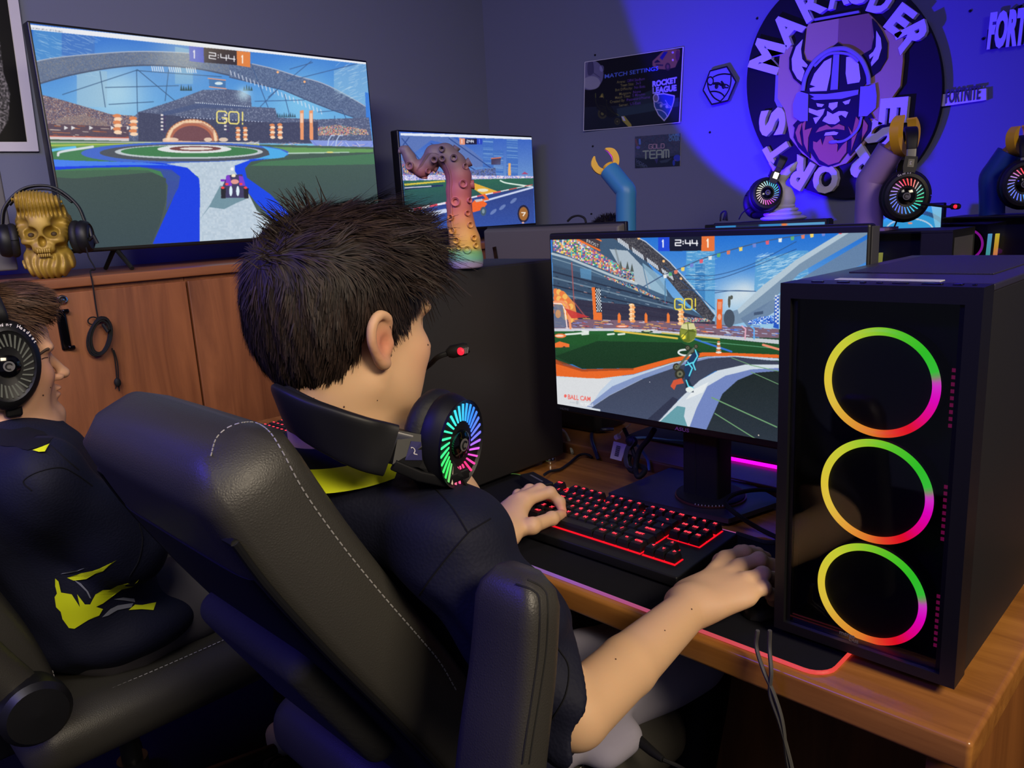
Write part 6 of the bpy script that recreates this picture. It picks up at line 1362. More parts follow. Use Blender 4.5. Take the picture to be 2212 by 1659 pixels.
# ---------------------------------------------------------------- cables and tag on the desks
ZC=ZT(6.32,1100,860)
def CP(x,y,z=None,yy=None):
    a,b=ZC([(x,y)])[0]; return OZ(a,b,z) if z is not None else OY(a,b,yy)
M_wc=mat('white_cable',(170,170,150),rough=.5); M_bc=mat('teal_cable',(90,140,160),rough=.5)
def cable(lab,pts,r,m,cat='cable',ns=8): o=mk('cable',MB().tube(spline(pts,ns),r,8),m); tag(o,lab,cat,None); return o
cable('pale cable arching from the plain tower down behind the desk edge',[CP(700,425,yy=1.33),CP(760,470,yy=1.345),CP(820,590,yy=1.36),CP(850,700,yy=1.345),CP(862,752,yy=1.337)],.0035,M_wc)
cable('dark blue cable bending down behind the desk, left of the barcode tag',[CP(1420,425,D2Z+.01),CP(1250,430,D2Z+.012),CP(1160,455,yy=1.50),CP(1125,500,yy=1.42),CP(1130,600,yy=1.36),CP(1180,740,yy=1.338),CP(1215,835,yy=1.332)],.0042,mat('navy_cable',(26,28,60),rough=.45))
cable('thin black cable lying from the cable box to the rear edge of the desk',[CP(480,1045,DZ+.018),CP(560,1000,DZ+.010),CP(700,970,DZ+.006),CP(820,890,DZ+.006),CP(940,790,DZ+.008),CP(1020,765,DZ+.010),CP(1090,780,DZ+.008),CP(1130,815,DZ+.004)],.0032,M_rub)
cable('light blue cable lying across the facing desk behind the monitor stand',[CP(1700,545,D2Z+.005),CP(1850,540,D2Z+.005),CP(2050,560,D2Z+.005),CP(2212,580,D2Z+.005),CP(2500,600,D2Z+.005)],.0032,M_bc)
cable('light blue cable hanging over the edge right of the cable bundle',[CP(1700,600,yy=1.30),CP(1800,700,yy=1.32),CP(1880,820,yy=1.335),CP(1905,900,yy=1.336),CP(1910,985,yy=1.333)],.0034,M_bc)
bd=thing('cable_bundle','thick black cable bundle with strap hanging under the main monitor','cable',CP(1780,1050,DZ))
m=MB(); m.tube(spline([CP(1980,430,yy=1.20),CP(1900,560,yy=1.21),CP(1800,680,yy=1.22),CP(1750,800,yy=1.22),CP(1725,950,yy=1.215),CP(1740,1050,yy=1.20),CP(1780,1070,yy=1.20),CP(1850,1000,yy=1.215),CP(1840,950,yy=1.225),CP(1760,920,yy=1.235)],8),.0055,10); mk('cable',m,M_rub,bd)
m=MB(); m.tube(spline([CP(1570,420,yy=1.26),CP(1620,530,yy=1.25),CP(1660,640,yy=1.245),CP(1700,760,yy=1.24),CP(1740,860,yy=1.24)],8),.0045,8); m.tube(spline([CP(1640,780,yy=1.25),CP(1620,880,yy=1.24),CP(1660,970,yy=1.235),CP(1720,1000,yy=1.23)],8),.007,8); mk('cable',m,M_rub,bd)
ribbon(mb:=MB(),spline([CP(1700,560,yy=1.235),CP(1620,680,yy=1.235),CP(1590,800,yy=1.235),CP(1610,920,yy=1.23),CP(1680,970,yy=1.23)],6),(.8,-.2,.1),.013,.0025); mk('strap',mb,M_dkgrey,bd); mk('knot',MB().ell(CP(1670,590,yy=1.24),(.014,.010,.012)),M_blkm,bd)
tg=thing('cable_tag','white barcode tag on a cable under the main monitor','tag',CP(1480,850,yy=1.29))
q=[CP(x,y,yy=1.285) for x,y in ((1425,590),(1600,635),(1530,860),(1375,820))]; mk('label',MB().prism(q,(0,.0012,0)),mat('tag_paper',(200,196,186),rough=.6),tg,False)
m=MB(); ux=(q[1]-q[0])/np.linalg.norm(q[1]-q[0]); uy=(q[3]-q[0]); 
for k in range(17):
    f0=.18+.62*k/17; w=.45/17 if k%3 else .7/17; a=q[0]+(q[3]-q[0])*f0+(q[1]-q[0])*.30; b=q[0]+(q[3]-q[0])*f0+(q[1]-q[0])*.62; dd=(q[3]-q[0])*w*.7
    m.add([a+(0,-.0006,0),b+(0,-.0006,0),b+dd+(0,-.0006,0),a+dd+(0,-.0006,0)],[(0,1,2,3)])
bc=mk('barcode',m,M_blk,tg,False); 
mk('clip',MB().tube([CP(1455,540,yy=1.285),CP(1500,520,yy=1.285)],.006,8),M_white,tg); mk('lead',MB().tube(spline([CP(1490,505,yy=1.285),CP(1560,430,yy=1.28),CP(1650,360,yy=1.27)],6),.0016,6),M_white,tg)
cable('black power cable curling from the monitor base to the rainbow tower',[OZ(1700,1062,DZ+.03),OZ(1640,1058,DZ+.035),OZ(1590,1066,DZ+.045),OZ(1567,1085,DZ+.042),OZ(1590,1110,DZ+.036),OZ(1640,1142,DZ+.010),OZ(1690,1166,DZ+.006)],.0042,M_rub)
cable('braided cable lying behind the mat, right of the keyboard',[OZ(1592,1153,DZ+.006),OZ(1620,1162,DZ+.006),OZ(1655,1172,DZ+.006),OZ(1690,1170,DZ+.006)],.0045,mat('braid',(18,18,20),rough=.8,bump=('v',700,.8,.001)))
pu=thing('dock_box','black box with a cable on the facing desk behind the plain tower','box',CP(990,480,D2Z))
mk('housing',MB().rbox(CP(950,470,D2Z)+np.array([-.04,.07,.055]),(.20,.13,.11),.02),M_blk,pu)
gw=mk('cable',MB().tube(spline([OY(1640,1375,.815)+np.array([0,-.004,.01]),OY(1634,1398,.812),OY(1650,1450,.80),OY(1672,1500,.80),OY(1690,1560,.80),OY(1700,1640,.80),OY(1712,1700,.80)],8),.0026,6).tube(spline([OY(1666,1375,.815)+np.array([0,-.004,.01]),OY(1662,1400,.812),OY(1666,1450,.80),OY(1664,1500,.80),OY(1684,1560,.80),OY(1706,1640,.80),OY(1718,1700,.80)],8),.0026,6),mat('grey_cord',(70,68,64),rough=.6)); tag(gw,'pair of thin grey cords hanging over the desk front edge by the rainbow tower','cable')
lp=mk('cable',MB().tube(spline([OY(1226,478,2.15),OY(1236,469,2.15),OY(1250,466,2.15),OY(1262,471,2.15),OY(1266,481,2.15)],8),.004,6),MATS['braid']); tag(lp,'braided cable loop rising behind the grey-backed monitor','cable')
lp=mk('cable',MB().tube(spline([OY(1556,478,2.68),OY(1558,461,2.68),OY(1568,457,2.68),OY(1571,477,2.68)],8),.003,6).tube([OY(1566,476,2.68),OY(1568,458,2.68)],[.010,.004],8),M_rub); tag(lp,'small black cable loop above the lit monitor strip','cable')
# ---------------------------------------------------------------- people
from mathutils.bvhtree import BVHTree
def skincol(V,base,spots=[]):
    n=np.sin(V[:,0]*31+V[:,1]*17)*np.sin(V[:,2]*23+V[:,0]*11)*.03
    c=np.tile(lin(base),(len(V),1))*(1+n[:,None])
    for p,r,col,a in spots:
        w=np.exp(-((V-np.array(p))**2).sum(1)/(r*r))*a; c=c*(1-w[:,None])+lin(col)*w[:,None]
    return c
M_skin=attrmat('skin',rough=.55,spec=.3,sss=.12,bump=('n',350,.08,.0006))
def head_sdf(s,H,R,sc=1.0,ear_r=True,neckto=None,mouth=True):
    i0=len(s.p); E=np.eye(3)
    s.ell((0,-.018,.042),(.0735,.094,.084),k=.01)
    s.ell((0,.030,-.020),(.060,.058,.070),k=.03)
    s.ell((0,.056,.046),(.050,.032,.042),k=.025)           # forehead
    for x in (-1,1):
        s.cone((x*.052,-.004,-.052),(x*.030,.062,-.094),.014,.014,.028)   # jaw
        s.ell((x*.040,.058,-.022),(.020,.022,.020),k=.022)   # cheek
        s.ell((x*.044,.030,-.055),(.020,.036,.034),k=.022)
        s.ell((x*.028,.0765,.026),(.024,.0115,.0075),k=.014)   # brow
    s.ell((0,.087,-.094),(.018,.0145,.014),k=.022)           # chin
    s.ell((0,.066,-.058),(.030,.026,.026),k=.018)           # muzzle
    for x in (-1,1): s.ell((x*.0315,.096,.006),(.0145,.018,.0095),k=.010,op='s')
    for x in (-1,1):
        s.ell((x*.0315,.0675,.0065),(.0130,.0120,.0115),k=.003)  # lid ball
    s.cone((0,.083,.014),(0,.1105,-.025),.0062,.0085,.010)      # nose bridge
    s.ell((0,.1090,-.0275),(.0095,.0105,.0085),k=.006)
    for x in (-1,1): s.ell((x*.0120,.0965,-.0315),(.0065,.010,.0065),k=.005)
    s.ell((0,.0930,-.0510),(.021,.0090,.0050),k=.006); s.ell((0,.0910,-.0630),(.018,.0090,.0058),k=.006)   # lips
    s.ell((0,.104,-.0570),(.022,.012,.0012),k=.003,op='s')
    # ears
    for x in (-1,1):
        c=np.array([x*.0755,-.012,-.004]); Re=rotm('Z',x*6)@rotm('X',10)
        def q(a,b,cc): return c+Re@np.array([x*a,b,cc*.86])
        s.ell(q(0,0,.004),(.0065,.0165,.029),Re,k=.006)
        rim=[q(-.002,.014,.010),q(.004,.011,.026),q(.0065,-.002,.0335),q(.0075,-.014,.025),q(.0075,-.0185,.008),q(.0055,-.014,-.010),q(.002,-.004,-.026),q(-.002,.006,-.030)]
        rr_=np.interp(np.linspace(0,7,22),range(8),[.0034,.0040,.0042,.0042,.0040,.0038,.0056,.0045]); s.chain(spline(rim,3),rr_,.004)
        s.ell(q(.010,.002,-.002),(.0085,.0085,.013),Re,k=.004,op='s')
        s.ell(q(.009,-.003,.017),(.0055,.0075,.009),Re,k=.003,op='s')
        s.ell(q(.0005,.0125,-.006),(.004,.0045,.0065),Re,k=.003)
    s.cone((0,-.030,-.035),(0,-.012,-.115),.054,.052,.025)
    s.xf(R,H,i0,sc)
    return s
def nrm(v): v=np.array(v,float); return v/np.linalg.norm(v)
def finger(s,J,r0,r1,k=.006):
    n=len(J); rs=np.linspace(r0,r1,n); s.chain(J,rs,k)
    for i in range(1,n-1): s.ell(J[i],(rs[i]*1.08,)*3,k=.004)
def hand_px(s,wr,mcp,fing,thumb,wr_r=(.024,.030),rad=.0088):
    """joints given in space: wrist, four knuckles (index..little), finger joints, thumb joints"""
    m=np.mean(mcp,0); d=nrm(m-wr); side=nrm(mcp[0]-mcp[3]); up=np.cross(side,d); up=nrm(up)
    if up[2]<0: up=-up
    R=np.array([side,d,up]).T
    s.ell(wr+d*.012,(.029,.03,.021),R,k=.02)
    for i,q in enumerate(mcp):
        w=wr+side*(.014-.0095*i)+d*.012; s.cone(w,q-up*.004,.0145,.0120,.014)
    s.ell((wr+m)/2-up*.004,(.034,.042,.0145),R,k=.014)
    for i,(q,f) in enumerate(zip(mcp,fing)): finger(s,[q-up*.001]+list(f),(.0108,.0106,.0100,.0092)[i],(.0078,.0080,.0076,.0068)[i])
    finger(s,thumb,.0150,.0092)
    s.ell((thumb[0]+wr+d*.03)/2,(.020,.026,.015),R,k=.016)
# ---- hair strands as thin flat ribbons
def strands(name,roots,normals,dirs,lens,parent,cols,width=.0011,bend=.5,seed=1,seg=5,grav=0,clump=None,label=None,mat_=None):
    r=np.random.default_rng(seed); n=len(roots); P=np.zeros((n,seg+1,3)); P[:,0]=roots; d=dirs/np.linalg.norm(dirs,axis=1)[:,None]
    cur=d.copy(); step=(lens/seg)[:,None]
    for i in range(seg):
        P[:,i+1]=P[:,i]+cur*step; cur=cur+bend/seg*(clump if clump is not None else 0)+np.array([0,0,-grav/seg])+r.normal(0,.05,(n,3)); cur/=np.linalg.norm(cur,axis=1)[:,None]
    side=np.cross(d,normals); side/=np.linalg.norm(side,axis=1)[:,None]+1e-9
    w=np.linspace(1,0.15,seg+1)**.7*width; V=np.stack([P-side[:,None]*w[None,:,None],P+side[:,None]*w[None,:,None]],2)
    V=V.reshape(-1,3); idx=np.arange(n*(seg+1)*2).reshape(n,seg+1,2)
    F=np.stack([idx[:,:-1,0],idx[:,:-1,1],idx[:,1:,1],idx[:,1:,0]],-1).reshape(-1,4)
    C=np.repeat(cols,(seg+1)*2,axis=0)
    return rawmesh(name,V,F,mat_,parent,cols=C,label=label)
M_hair=attrmat('hair_strands',rough=.55,spec=.22); 
def surf_hit(bvh,px,py):
    r=_ray(px,py); h=bvh.ray_cast(Vector(CW),Vector(r)); return (np.array(h[0]),np.array(h[1])) if h[0] is not None else (None,None)
def bvh_of(V,F): return BVHTree.FromPolygons([tuple(v) for v in V],[tuple(f) for f in F])
def on_surface(bvh,pts,off=.001,n=6,smooth=True):
    P=spline(np.array(pts,float),n) if smooth else np.array(pts,float); out=[]
    for a,b in P:
        p,nn=surf_hit(bvh,a,b)
        if p is not None: out.append(p-_ray(a,b)*off)
    return np.array(out)
def patch(mb,bvh,poly,off=.0014,m=0,step=6,smooth=False):
    """printed patch: polygon in view, laid on the cloth surface as small cells"""
    P=np.array(poly,float); P=spline(P,5,True) if smooth else P
    from mathutils.geometry import delaunay_2d_cdt
    x0,y0=P.min(0); x1,y1=P.max(0); pts=[Vector(p) for p in P]; n=len(pts)
    for a in np.arange(x0,x1,step):
        for b in np.arange(y0,y1,step): pts.append(Vector((a,b)))
    res=delaunay_2d_cdt(pts,[(i,(i+1)%n) for i in range(n)],[list(range(n))],1,1e-4)
    V=[];ok=[]
    for v in res[0]:
        p,nn=surf_hit(bvh,v[0],v[1]); ok.append(p is not None); V.append(p-_ray(v[0],v[1])*off if p is not None else np.zeros(3))
    F=[tuple(f) for f in res[2] if all(ok[i] for i in f) and max(np.linalg.norm(V[f[i]]-V[f[i-1]]) for i in range(len(f)))<.03]
    if F: mb.add(V,F,m)
def cloth_wr(amp,seed=0,fr=28):
    r=np.random.default_rng(seed); K=[(r.normal(0,1,3)*fr,r.uniform(0,6)) for _ in range(7)]
    def f(X):
        d=0
        for k,p in K: d=d+np.sin(X@k+p+1.3*np.sin(X@k*.43))
        return amp*d/4
    return f
M_shirt=mat('navy_jersey',(17,19,38),rough=.72,spec=.25,bump=('s',260,.28,.0012)); M_yell=mat('jersey_yellow',(208,218,28),rough=.7,spec=.2); M_jblack=mat('jersey_black',(16,16,22),rough=.8,spec=.2)
M_short=mat('grey_shorts',(140,136,150),rough=.85,spec=.2); M_jgrey=mat('jersey_grey',(120,122,132),rough=.7)
# =================================================== boy in front
b1=thing('person','boy from behind in navy jersey with yellow collar, headset round his neck, at keyboard','person',(-.81,.62,.0))
H=OD(750,716,.945); Rh=rotm('Z',2)@rotm('X',-4)@rotm('Y',1)
s=SDF(); head_sdf(s,H,Rh,1.06)
hl=lambda x,y,z: H+1.06*Rh@np.array([x,y,z])
NB=np.array([-.80,.500,1.045]); 
SR=OD(978,1172,.885); EL=OD(1242,1542,.905); WR=OZ(1492,1312,.787)
SL_=np.array([-.965,.55,.955]); EL2=np.array([-.985,.60,.735]); WL=OZ(1076,1160,.782)
print('H',H,'SR',SR,'EL',EL,'WR',WR,'WL',WL,'upper',np.linalg.norm(SR-EL),'fore',np.linalg.norm(EL-WR))
s.chain([hl(0,-.02,-.06),hl(0,-.004,-.12),NB-(0,.0,.02)],[.054,.052,.056],.03)
s.cone(NB-(0,0,.05),SR,.050,.040,.05); s.cone(NB-(0,0,.05),SL_,.050,.040,.05)
s.ell((-.80,.575,.90),(.150,.095,.15),rotm('X',14),k=.05); s.ell((-.80,.64,.72),(.135,.095,.15),rotm('X',10),k=.05); s.ell((-.80,.69,.585),(.155,.11,.09),k=.05)
s.chain([SR,(SR+EL)/2,EL],[.040,.037,.036],.006); md=EL*.6+WR*.4; s.chain([EL,md,WR],[.0375,.0350,.0265],.006)
s.chain([SL_,EL2],[.046,.038],.02); s.chain([EL2,EL2*.6+WL*.4,WL],[.038,.040,.027],.02)
Z=lambda x,y,z:OZ(x,y,z)
# right hand on the mouse
mc=[Z(1566,1205,.812),Z(1598,1222,.812),Z(1612,1251,.808),Z(1608,1284,.796)]
fg_=[[Z(1608,1194,.812),Z(1636,1197,.795),Z(1655,1203,.783)],[Z(1640,1209,.815),Z(1668,1222,.800),Z(1684,1238,.783)],[Z(1648,1240,.812),Z(1672,1250,.795),Z(1684,1266,.778)],[Z(1650,1270,.800),Z(1666,1284,.783),Z(1668,1302,.765)]]
th_=[Z(1520,1270,.785),Z(1560,1215,.775),Z(1600,1195,.768),Z(1625,1190,.765)]
hand_px(s,WR,mc,fg_,th_)
# left hand on the keys
mc=[Z(1137,1079,.815),Z(1122,1077,.817),Z(1108,1083,.812),Z(1096,1095,.803)]
fl_=[[Z(1188,1064,.815),Z(1209,1084,.797),Z(1215,1104,.783)],[Z(1166,1057,.820),Z(1186,1066,.800),Z(1195,1082,.783)],[Z(1144,1058,.818),Z(1160,1062,.798),Z(1170,1078,.781)],[Z(1119,1068,.805),Z(1133,1064,.788),Z(1142,1075,.772)]]
th_=[Z(1092,1150,.782),Z(1150,1136,.793),Z(1192,1120,.788),Z(1213,1112,.783)]
hand_px(s,WL,mc,fl_,th_)
V1,F1=s.mesh(.0024)
er=hl(.080,-.012,-.005)
sp=[(er,.022,(205,120,96),.75),(hl(.05,.06,-.03),.03,(214,150,120),.5),(Z(1213,1108,.785),.016,(230,120,100),.5)]
for (x,y) in ((1465,1262),(1437,1362),(1330,1424),(790,868),(735,868)): 
    pass
body1=rawmesh('body',V1,F1,M_skin,b1,cols=skincol(V1,(206,166,128),sp))
bv1=bvh_of(V1,F1)
m=MB()
for x,y,r in ((1494,1316,.0011),(1436,1362,.0009),(1330,1424,.0010),(743,879,.0011),(815,865,.0007),(678,860,.0007),(924,745,.0012)):
    p,n=surf_hit(bv1,x,y)
    if p is not None: m.ell(p,(r,r,r),seg=8)
mk('mole',m,mat('mole_brown',(70,44,36),rough=.7),b1)
# eyes (children)
def eyes(H,R,sc,par,look_=(0,1,0)):
    for x in (-1,1):
        c=H+sc*R@np.array([x*.0315,.0690,.0062]); m=MB(); m.ell(c,(.0105*sc,)*3,R,0); e=mk('eye',m,mat('eye_white',(200,196,190),rough=.2),par)
        d=R@nrm(look_); m=MB(); m.lathe([(0,.0109*sc),(.0022*sc,.01085*sc),(.0052*sc,.0100*sc),(.0054*sc,.0094*sc)],c,frame(d),16); mk('iris',m,mat('iris_grey',(58,66,72),rough=.15),e)
        m=MB(); m.lathe([(0,.0111*sc),(.0022*sc,.0110*sc)],c,frame(d),12); mk('pupil',m,M_gloss,e)
eyes(H,Rh,1.06,b1)
# shirt
s=SDF()
s.ell(NB-(0,.005,.060),(.080,.070,.040),rotm('X',8),k=.03)
s.cone(NB-(0,0,.060),SR,.055,.056,.05); s.cone(NB-(0,0,.062),SL_,.055,.055,.05)
s.ell((-.80,.560,.90),(.150,.096,.155),rotm('X',14),k=.05); s.ell((-.80,.63,.74),(.150,.108,.17),rotm('X',10),k=.05); s.ell((-.80,.675,.60),(.178,.135,.10),k=.04)
a=nrm(EL-SR); s.chain([SR,SR*.5+EL*.5,EL+a*.005],[.055,.053,.050],.03)
a2=nrm(EL2-SL_); s.chain([SL_,EL2+a2*.0],[.066,.062],.03)
hem_n=nrm(a*.62+nrm(WR-EL)*.75); hem_c=EL-a*.026
s.box(hem_c+hem_n*.10,(.11,.11,.10),0,frame(hem_n),k=.004,op='s')
hem2=nrm(a2*.5+nrm(WL-EL2)); s.box(EL2+hem2*(.10+.02),(.11,.11,.10),0,frame(hem2),k=.004,op='s')
s.ell(hl(0,-.004,-.13),(.062,.060,.10),k=.012,op='s')
wr1=cloth_wr(.0060,3,26); fold=lambda X: wr1(X)+.0035*np.sin(X[:,2]*95+X[:,0]*60+3*np.sin(X[:,0]*22))*np.clip((.93-X[:,2])/.05,0,1)
Vs,Fs=s.mesh(.0036,disp=fold); rawmesh('jersey',Vs,Fs,M_shirt,b1); bvs=bvh_of(Vs,Fs)
# seams of jersey
for ln in ([(884,1006),(930,1045),(975,1095),(1010,1150)],[(1060,1120),(1030,1138),(1010,1152),(960,1210),(915,1270),(892,1310),(885,1350)],[(1205,1400),(1228,1440),(1222,1500),(1195,1550),(1175,1580)]):
    P=on_surface(bvs,ln,.0004)
    if len(P)>3: mk('seam',MB().tube(P,.0010,5),M_jblack,b1)
# collar: black stand with yellow band
def ring_path(c,R,rx,ry,n=40,a0=0,a1=360): return [c+R@np.array([rx*math.cos(math.radians(a)),ry*math.sin(math.radians(a)),0]) for a in np.linspace(a0,a1,n)]
Rc=rotm('X',4)@rotm('Y',-2); cc=hl(0,-.010,-.112)
m=MB(); p0=ring_path(cc,Rc,.066,.066); p1=ring_path(cc+Rc@np.array([0,0,-.020]),Rc,.080,.078); p2=ring_path(cc+Rc@np.array([0,.0,-.044]),Rc,.096,.090)
def skin_between(m,A,B,mi=0): n=len(A); m.add(list(A)+list(B),[(i,i+1,n+i+1,n+i) for i in range(n-1)],mi)
skin_between(m,p0,p1); mk('collar',m,M_jblack,b1); m=MB(); skin_between(m,[p+Rc@np.array([0,0,.0]) for p in p1],p2); mk('collar_band',m,M_yell,b1,label='bright yellow collar band')
# shorts
s=SDF(); KR=np.array([-.66,1.03,.575]); KL=np.array([-.94,1.03,.575])
s.cone((-.750,.70,.570),KR,.090,.082,.03); s.cone((-.865,.70,.575),KL,.105,.085,.03); s.ell((-.80,.67,.560),(.175,.13,.085),k=.04); s.ell(OZ(1322,1600,.555),(.038,.050,.030),k=.03)
s.box((-.8,.8,.42),(.4,.5,.065),0,k=.01,op='s')
V,F=s.mesh(.005,disp=cloth_wr(.006,5,30)); rawmesh('shorts',V,F,M_short,b1)
m=MB()
for K in (KR,KL): m.tube(spline([K,K+(0,.05,-.06),K+(0,.03,-.22),K+(0,-.02,-.44)],5),[.05,.05,.052,.054,.055,.055,.052,.05,.048,.045,.042,.04,.038,.036,.034,.034],14)
mk('lower_leg',m,M_skin,b1); 
for K in (KR,KL): mk('shoe',MB().rbox(K+np.array([0,.05,-.535]),(.085,.26,.075),.03),M_white,b1)
# ---- hair
def scalp(H,R,sc,n,seed,hairline):
    r=np.random.default_rng(seed); u=r.normal(size=(n,3)); u/=np.linalg.norm(u,axis=1)[:,None]
    C=np.array([0,-.016,.040]); rad=np.array([.0775,.0985,.0885]); P=C+u*rad; N=u/rad; N/=np.linalg.norm(N,axis=1)[:,None]
    k=hairline(P); return P[k],N[k]
def hairline1(P):
    x,y,z=P.T; ax=np.abs(x)
    lim=np.where(y>.055,.060,np.where(y>.012,.018+(y-.012)*1.0-.0,np.where(y>-.022,.018,-.062+ (y+.115)*.40)))
    # side burn in front of the ear
    sb=(y>.006)&(y<.034)&(z>-.006)&(ax>.05); behind=(y<-.030)&(z>-.056-(y+.03)*.1)
    return ((z>lim)|sb|behind)&~((y>.045)&(z<.058+ (y-.045)*.2))
def lowhair(P,N): pass
# opaque under-layer
s=SDF(); s.ell((0,-.017,.042),(.0800,.1010,.0925)); s.ell((0,-.055,.006),(.064,.052,.060),k=.02); s.ell((0,.030,.085),(.060,.058,.050),k=.02); s.ell((0,-.050,-.022),(.052,.036,.046),k=.02)
s.box((0,.120,-.018),(.15,.070,.092),0,rotm('X',-8),k=.004,op='s')        # clear the face
for x in (-1,1): s.ell((x*.085,-.014,-.020),(.030,.024,.042),k=.008,op='s')
s.box((0,-.02,-.103),(.15,.15,.045),0,rotm('X',6),k=.006,op='s')
s.xf(Rh,H,0,1.06)
V,F=s.mesh(.0036,disp=lambda X:.0012*np.sin(X[:,0]*260+X[:,1]*190)*np.sin(X[:,2]*80)); HB=rawmesh('hair_base',V,F,mat('hair_dark',(26,18,15),rough=.6,spec=.25),b1); HBV,HBF=V,F
bvh_h=bvh_of(V,F)
# strands rooted on the under-layer surface
r=np.random.default_rng(21); tri=HBF[r.integers(0,len(HBF),26000)]; w=r.dirichlet(np.ones(4),len(tri)); Pw=(HBV[tri]*w[:,:,None]).sum(1)
nn=np.cross(HBV[tri[:,1]]-HBV[tri[:,0]],HBV[tri[:,2]]-HBV[tri[:,0]]); nn/=np.linalg.norm(nn,axis=1)[:,None]+1e-9
L_=((Pw-H)/1.06)@Rh; Nl=nn@Rh; cen=np.array([0,-.017,.03]); flip=((L_-cen)*Nl).sum(1)<0; Nl[flip]*=-1
keep=(L_[:,1]>-.2)&(Nl[:,2]>-.75)&~((np.abs(Nl[:,1])>.9)&(L_[:,1]>.05)&(L_[:,2]<.05)); L_=L_[keep]; Nl=Nl[keep]
x,y,z=L_.T; top=np.clip((z-.060)/.035,0,1); front=np.clip((y-.005)/.05,0,1)*np.clip((z-.04)/.03,0,1)
crown=np.array([0.012,-.062,.120]); rad=L_-crown; rad/=np.linalg.norm(rad,axis=1)[:,None]
down=np.tile([0,-.10,-1.0],(len(L_),1)); down[:,1]+=np.where(y>-.02,.55,-.05)
fwd=np.tile([.10,1.0,.05],(len(L_),1)); fwd[:,0]+=np.sin(y*70+x*40)*.35
D=down*(1-top[:,None])+(fwd*.95+rad*.15)*top[:,None]
cl_=np.stack([np.sin(x*190+z*70),np.sin(y*170+x*60),np.sin(x*130-y*110)],1)*.28
D=D+cl_*(.25+.75*top[:,None])
D=D-Nl*(D*Nl).sum(1)[:,None]; D/=np.linalg.norm(D,axis=1)[:,None]+1e-9
lift=.08+.20*top*np.clip(.3+(y+.05)/.08,.2,1)+.04*front; D=D+Nl*lift[:,None]
nape=np.clip((-.02-z)/.03,0,1)
ln=(.018+.024*top*np.clip(.35+(y+.05)/.09,.3,1)+.030*front)*r.uniform(.65,1.35,len(L_))*(1-.55*nape)
base=lin((46,35,30)); cv_=base*(.35+1.25*r.random((len(L_),1))**1.6)*(1+.5*nape[:,None]*0)
M_hair.node_tree.nodes['Principled BSDF'].inputs['Anisotropic'].default_value=.5
strands('hair',H+1.06*(L_@Rh.T),Nl@Rh.T,D@Rh.T,ln*1.06,b1,cv_,.00075,1.0,4,6,grav=.35,clump=(cl_*.5)@Rh.T,mat_=M_hair)
# unruly tufts on top and the fringe
tu=[((665,452),(640,405),9),((700,440),(668,412),8),((640,470),(600,430),8),((620,500),(575,470),8),((600,520),(568,498),6),((740,435),(700,410),7),((780,440),(830,452),8),((840,470),(880,500),9),((880,500),(925,535),9),((900,530),(955,560),10),((905,560),(985,575),11),((910,580),(980,598),10),((900,600),(955,625),9),((880,610),(925,640),9),((760,430),(740,408),7),((820,455),(862,478),7),((930,560),(990,560),9),((590,560),(556,560),6)]
R0=[];N0=[];D0=[];Ls=[];C0=[]
vx=facing(0)[:,0]
for (x0,y0),(x1,y1),k in tu:
    p,n=surf_hit(bvh_h,x0,y0)
    if p is None: continue
    q=OD(x1,y1,np.linalg.norm(p-CW)-.004)
    for i in range(k*(3 if y1<440 else 7)):
        j=r.normal(0,.007,3); rt=p+j*np.array([1,1,.8]); d=(q-p)+r.normal(0,.006,3)+np.array([0,0,.008]); R0.append(rt);N0.append(-_ray(x0,y0)+r.normal(0,.3,3));D0.append(d);Ls.append(np.linalg.norm(q-p)*r.uniform(.5,1.05)+.006);C0.append(base*(.35+.9*r.random()))
strands('hair_tuft',np.array(R0),np.array(N0),np.array(D0),np.array(Ls),b1,np.array(C0),.0007,.8,9,7,grav=.55,clump=np.zeros((len(R0),3)),mat_=M_hair)
# fine hair at nape and sideburn
# =================================================== headset round his neck
t=thing('headset','black headset with multicolour light ring resting round the neck of the boy in front','headset',OD(955,960,.86),None)
cR=OD(952,948,.90); nR=nrm(FX[:,0]*.84+FX[:,2]*.52+np.array([0,0,-.10])); upR=nrm(-np.array([.2,1,0])*1.0+np.array([0,0,-.22]))
cR=OD(958,950,.875)
ear_cup(t,cR,nR,(0.05,.1,1.0),.0430,PAL_NECK,1.25,30,.026,oval=1.22,sp=(.50,.88))
cL=cR+np.array([-.20,.02,.0]); ear_cup(t,cL,-nR*np.array([1,-1,1]),(0,0,1),.0385,PAL_NECK,1,8,.026,lights=False)
a0=OD(842,965,.832); 
bpts=[OD(842,965,.832),OD(790,952,.822),OD(730,930,.822),OD(670,905,.835),OD(625,880,.862),OD(612,872,.91),OD(640,868,.955),OD(690,872,.985)]
bp=spline(bpts,6); up_=np.array([-.05,-.25,1.0])
bp=bp-np.array([0,0,.004])
ribbon(mb:=MB(),bp,up_,.057,.012); mk('headband',mb,M_band,t)
ribbon(mb:=MB(),[p_+nrm(np.array([-.78,.56,1.15])-p_)*.011 for p_ in bp[6:-4]],up_,.042,.012); mk('band_pad',mb,M_cush,t)
s0=a0; s1=OD(872,972,.838); ribbon(mb:=MB(),[s0-(s1-s0)*.2,s1+(s1-s0)*.3],up_,.036,.004); mk('steel_slider',mb,M_met,t)
yv=nrm(s1-s0); outv=nrm(np.cross(yv,up_)); outv=outv if outv@(-_ray(900,980))>0 else -outv
P=[OD(*q,d) for q,d in (((862,930),.832),((946,945),.845),((1002,1030),.868),((962,1045),.862),((905,1010),.842),((848,1003),.826))]
yk=mk('yoke',MB().prism(P,-outv*.012),M_cup,t,False)
q_=[OD(*q,.8305+.0002*0) for q in ((885,953),(910,955),(912,994),(874,994))]; q_=[p_+(_ray(893,970))*0 for p_ in q_]
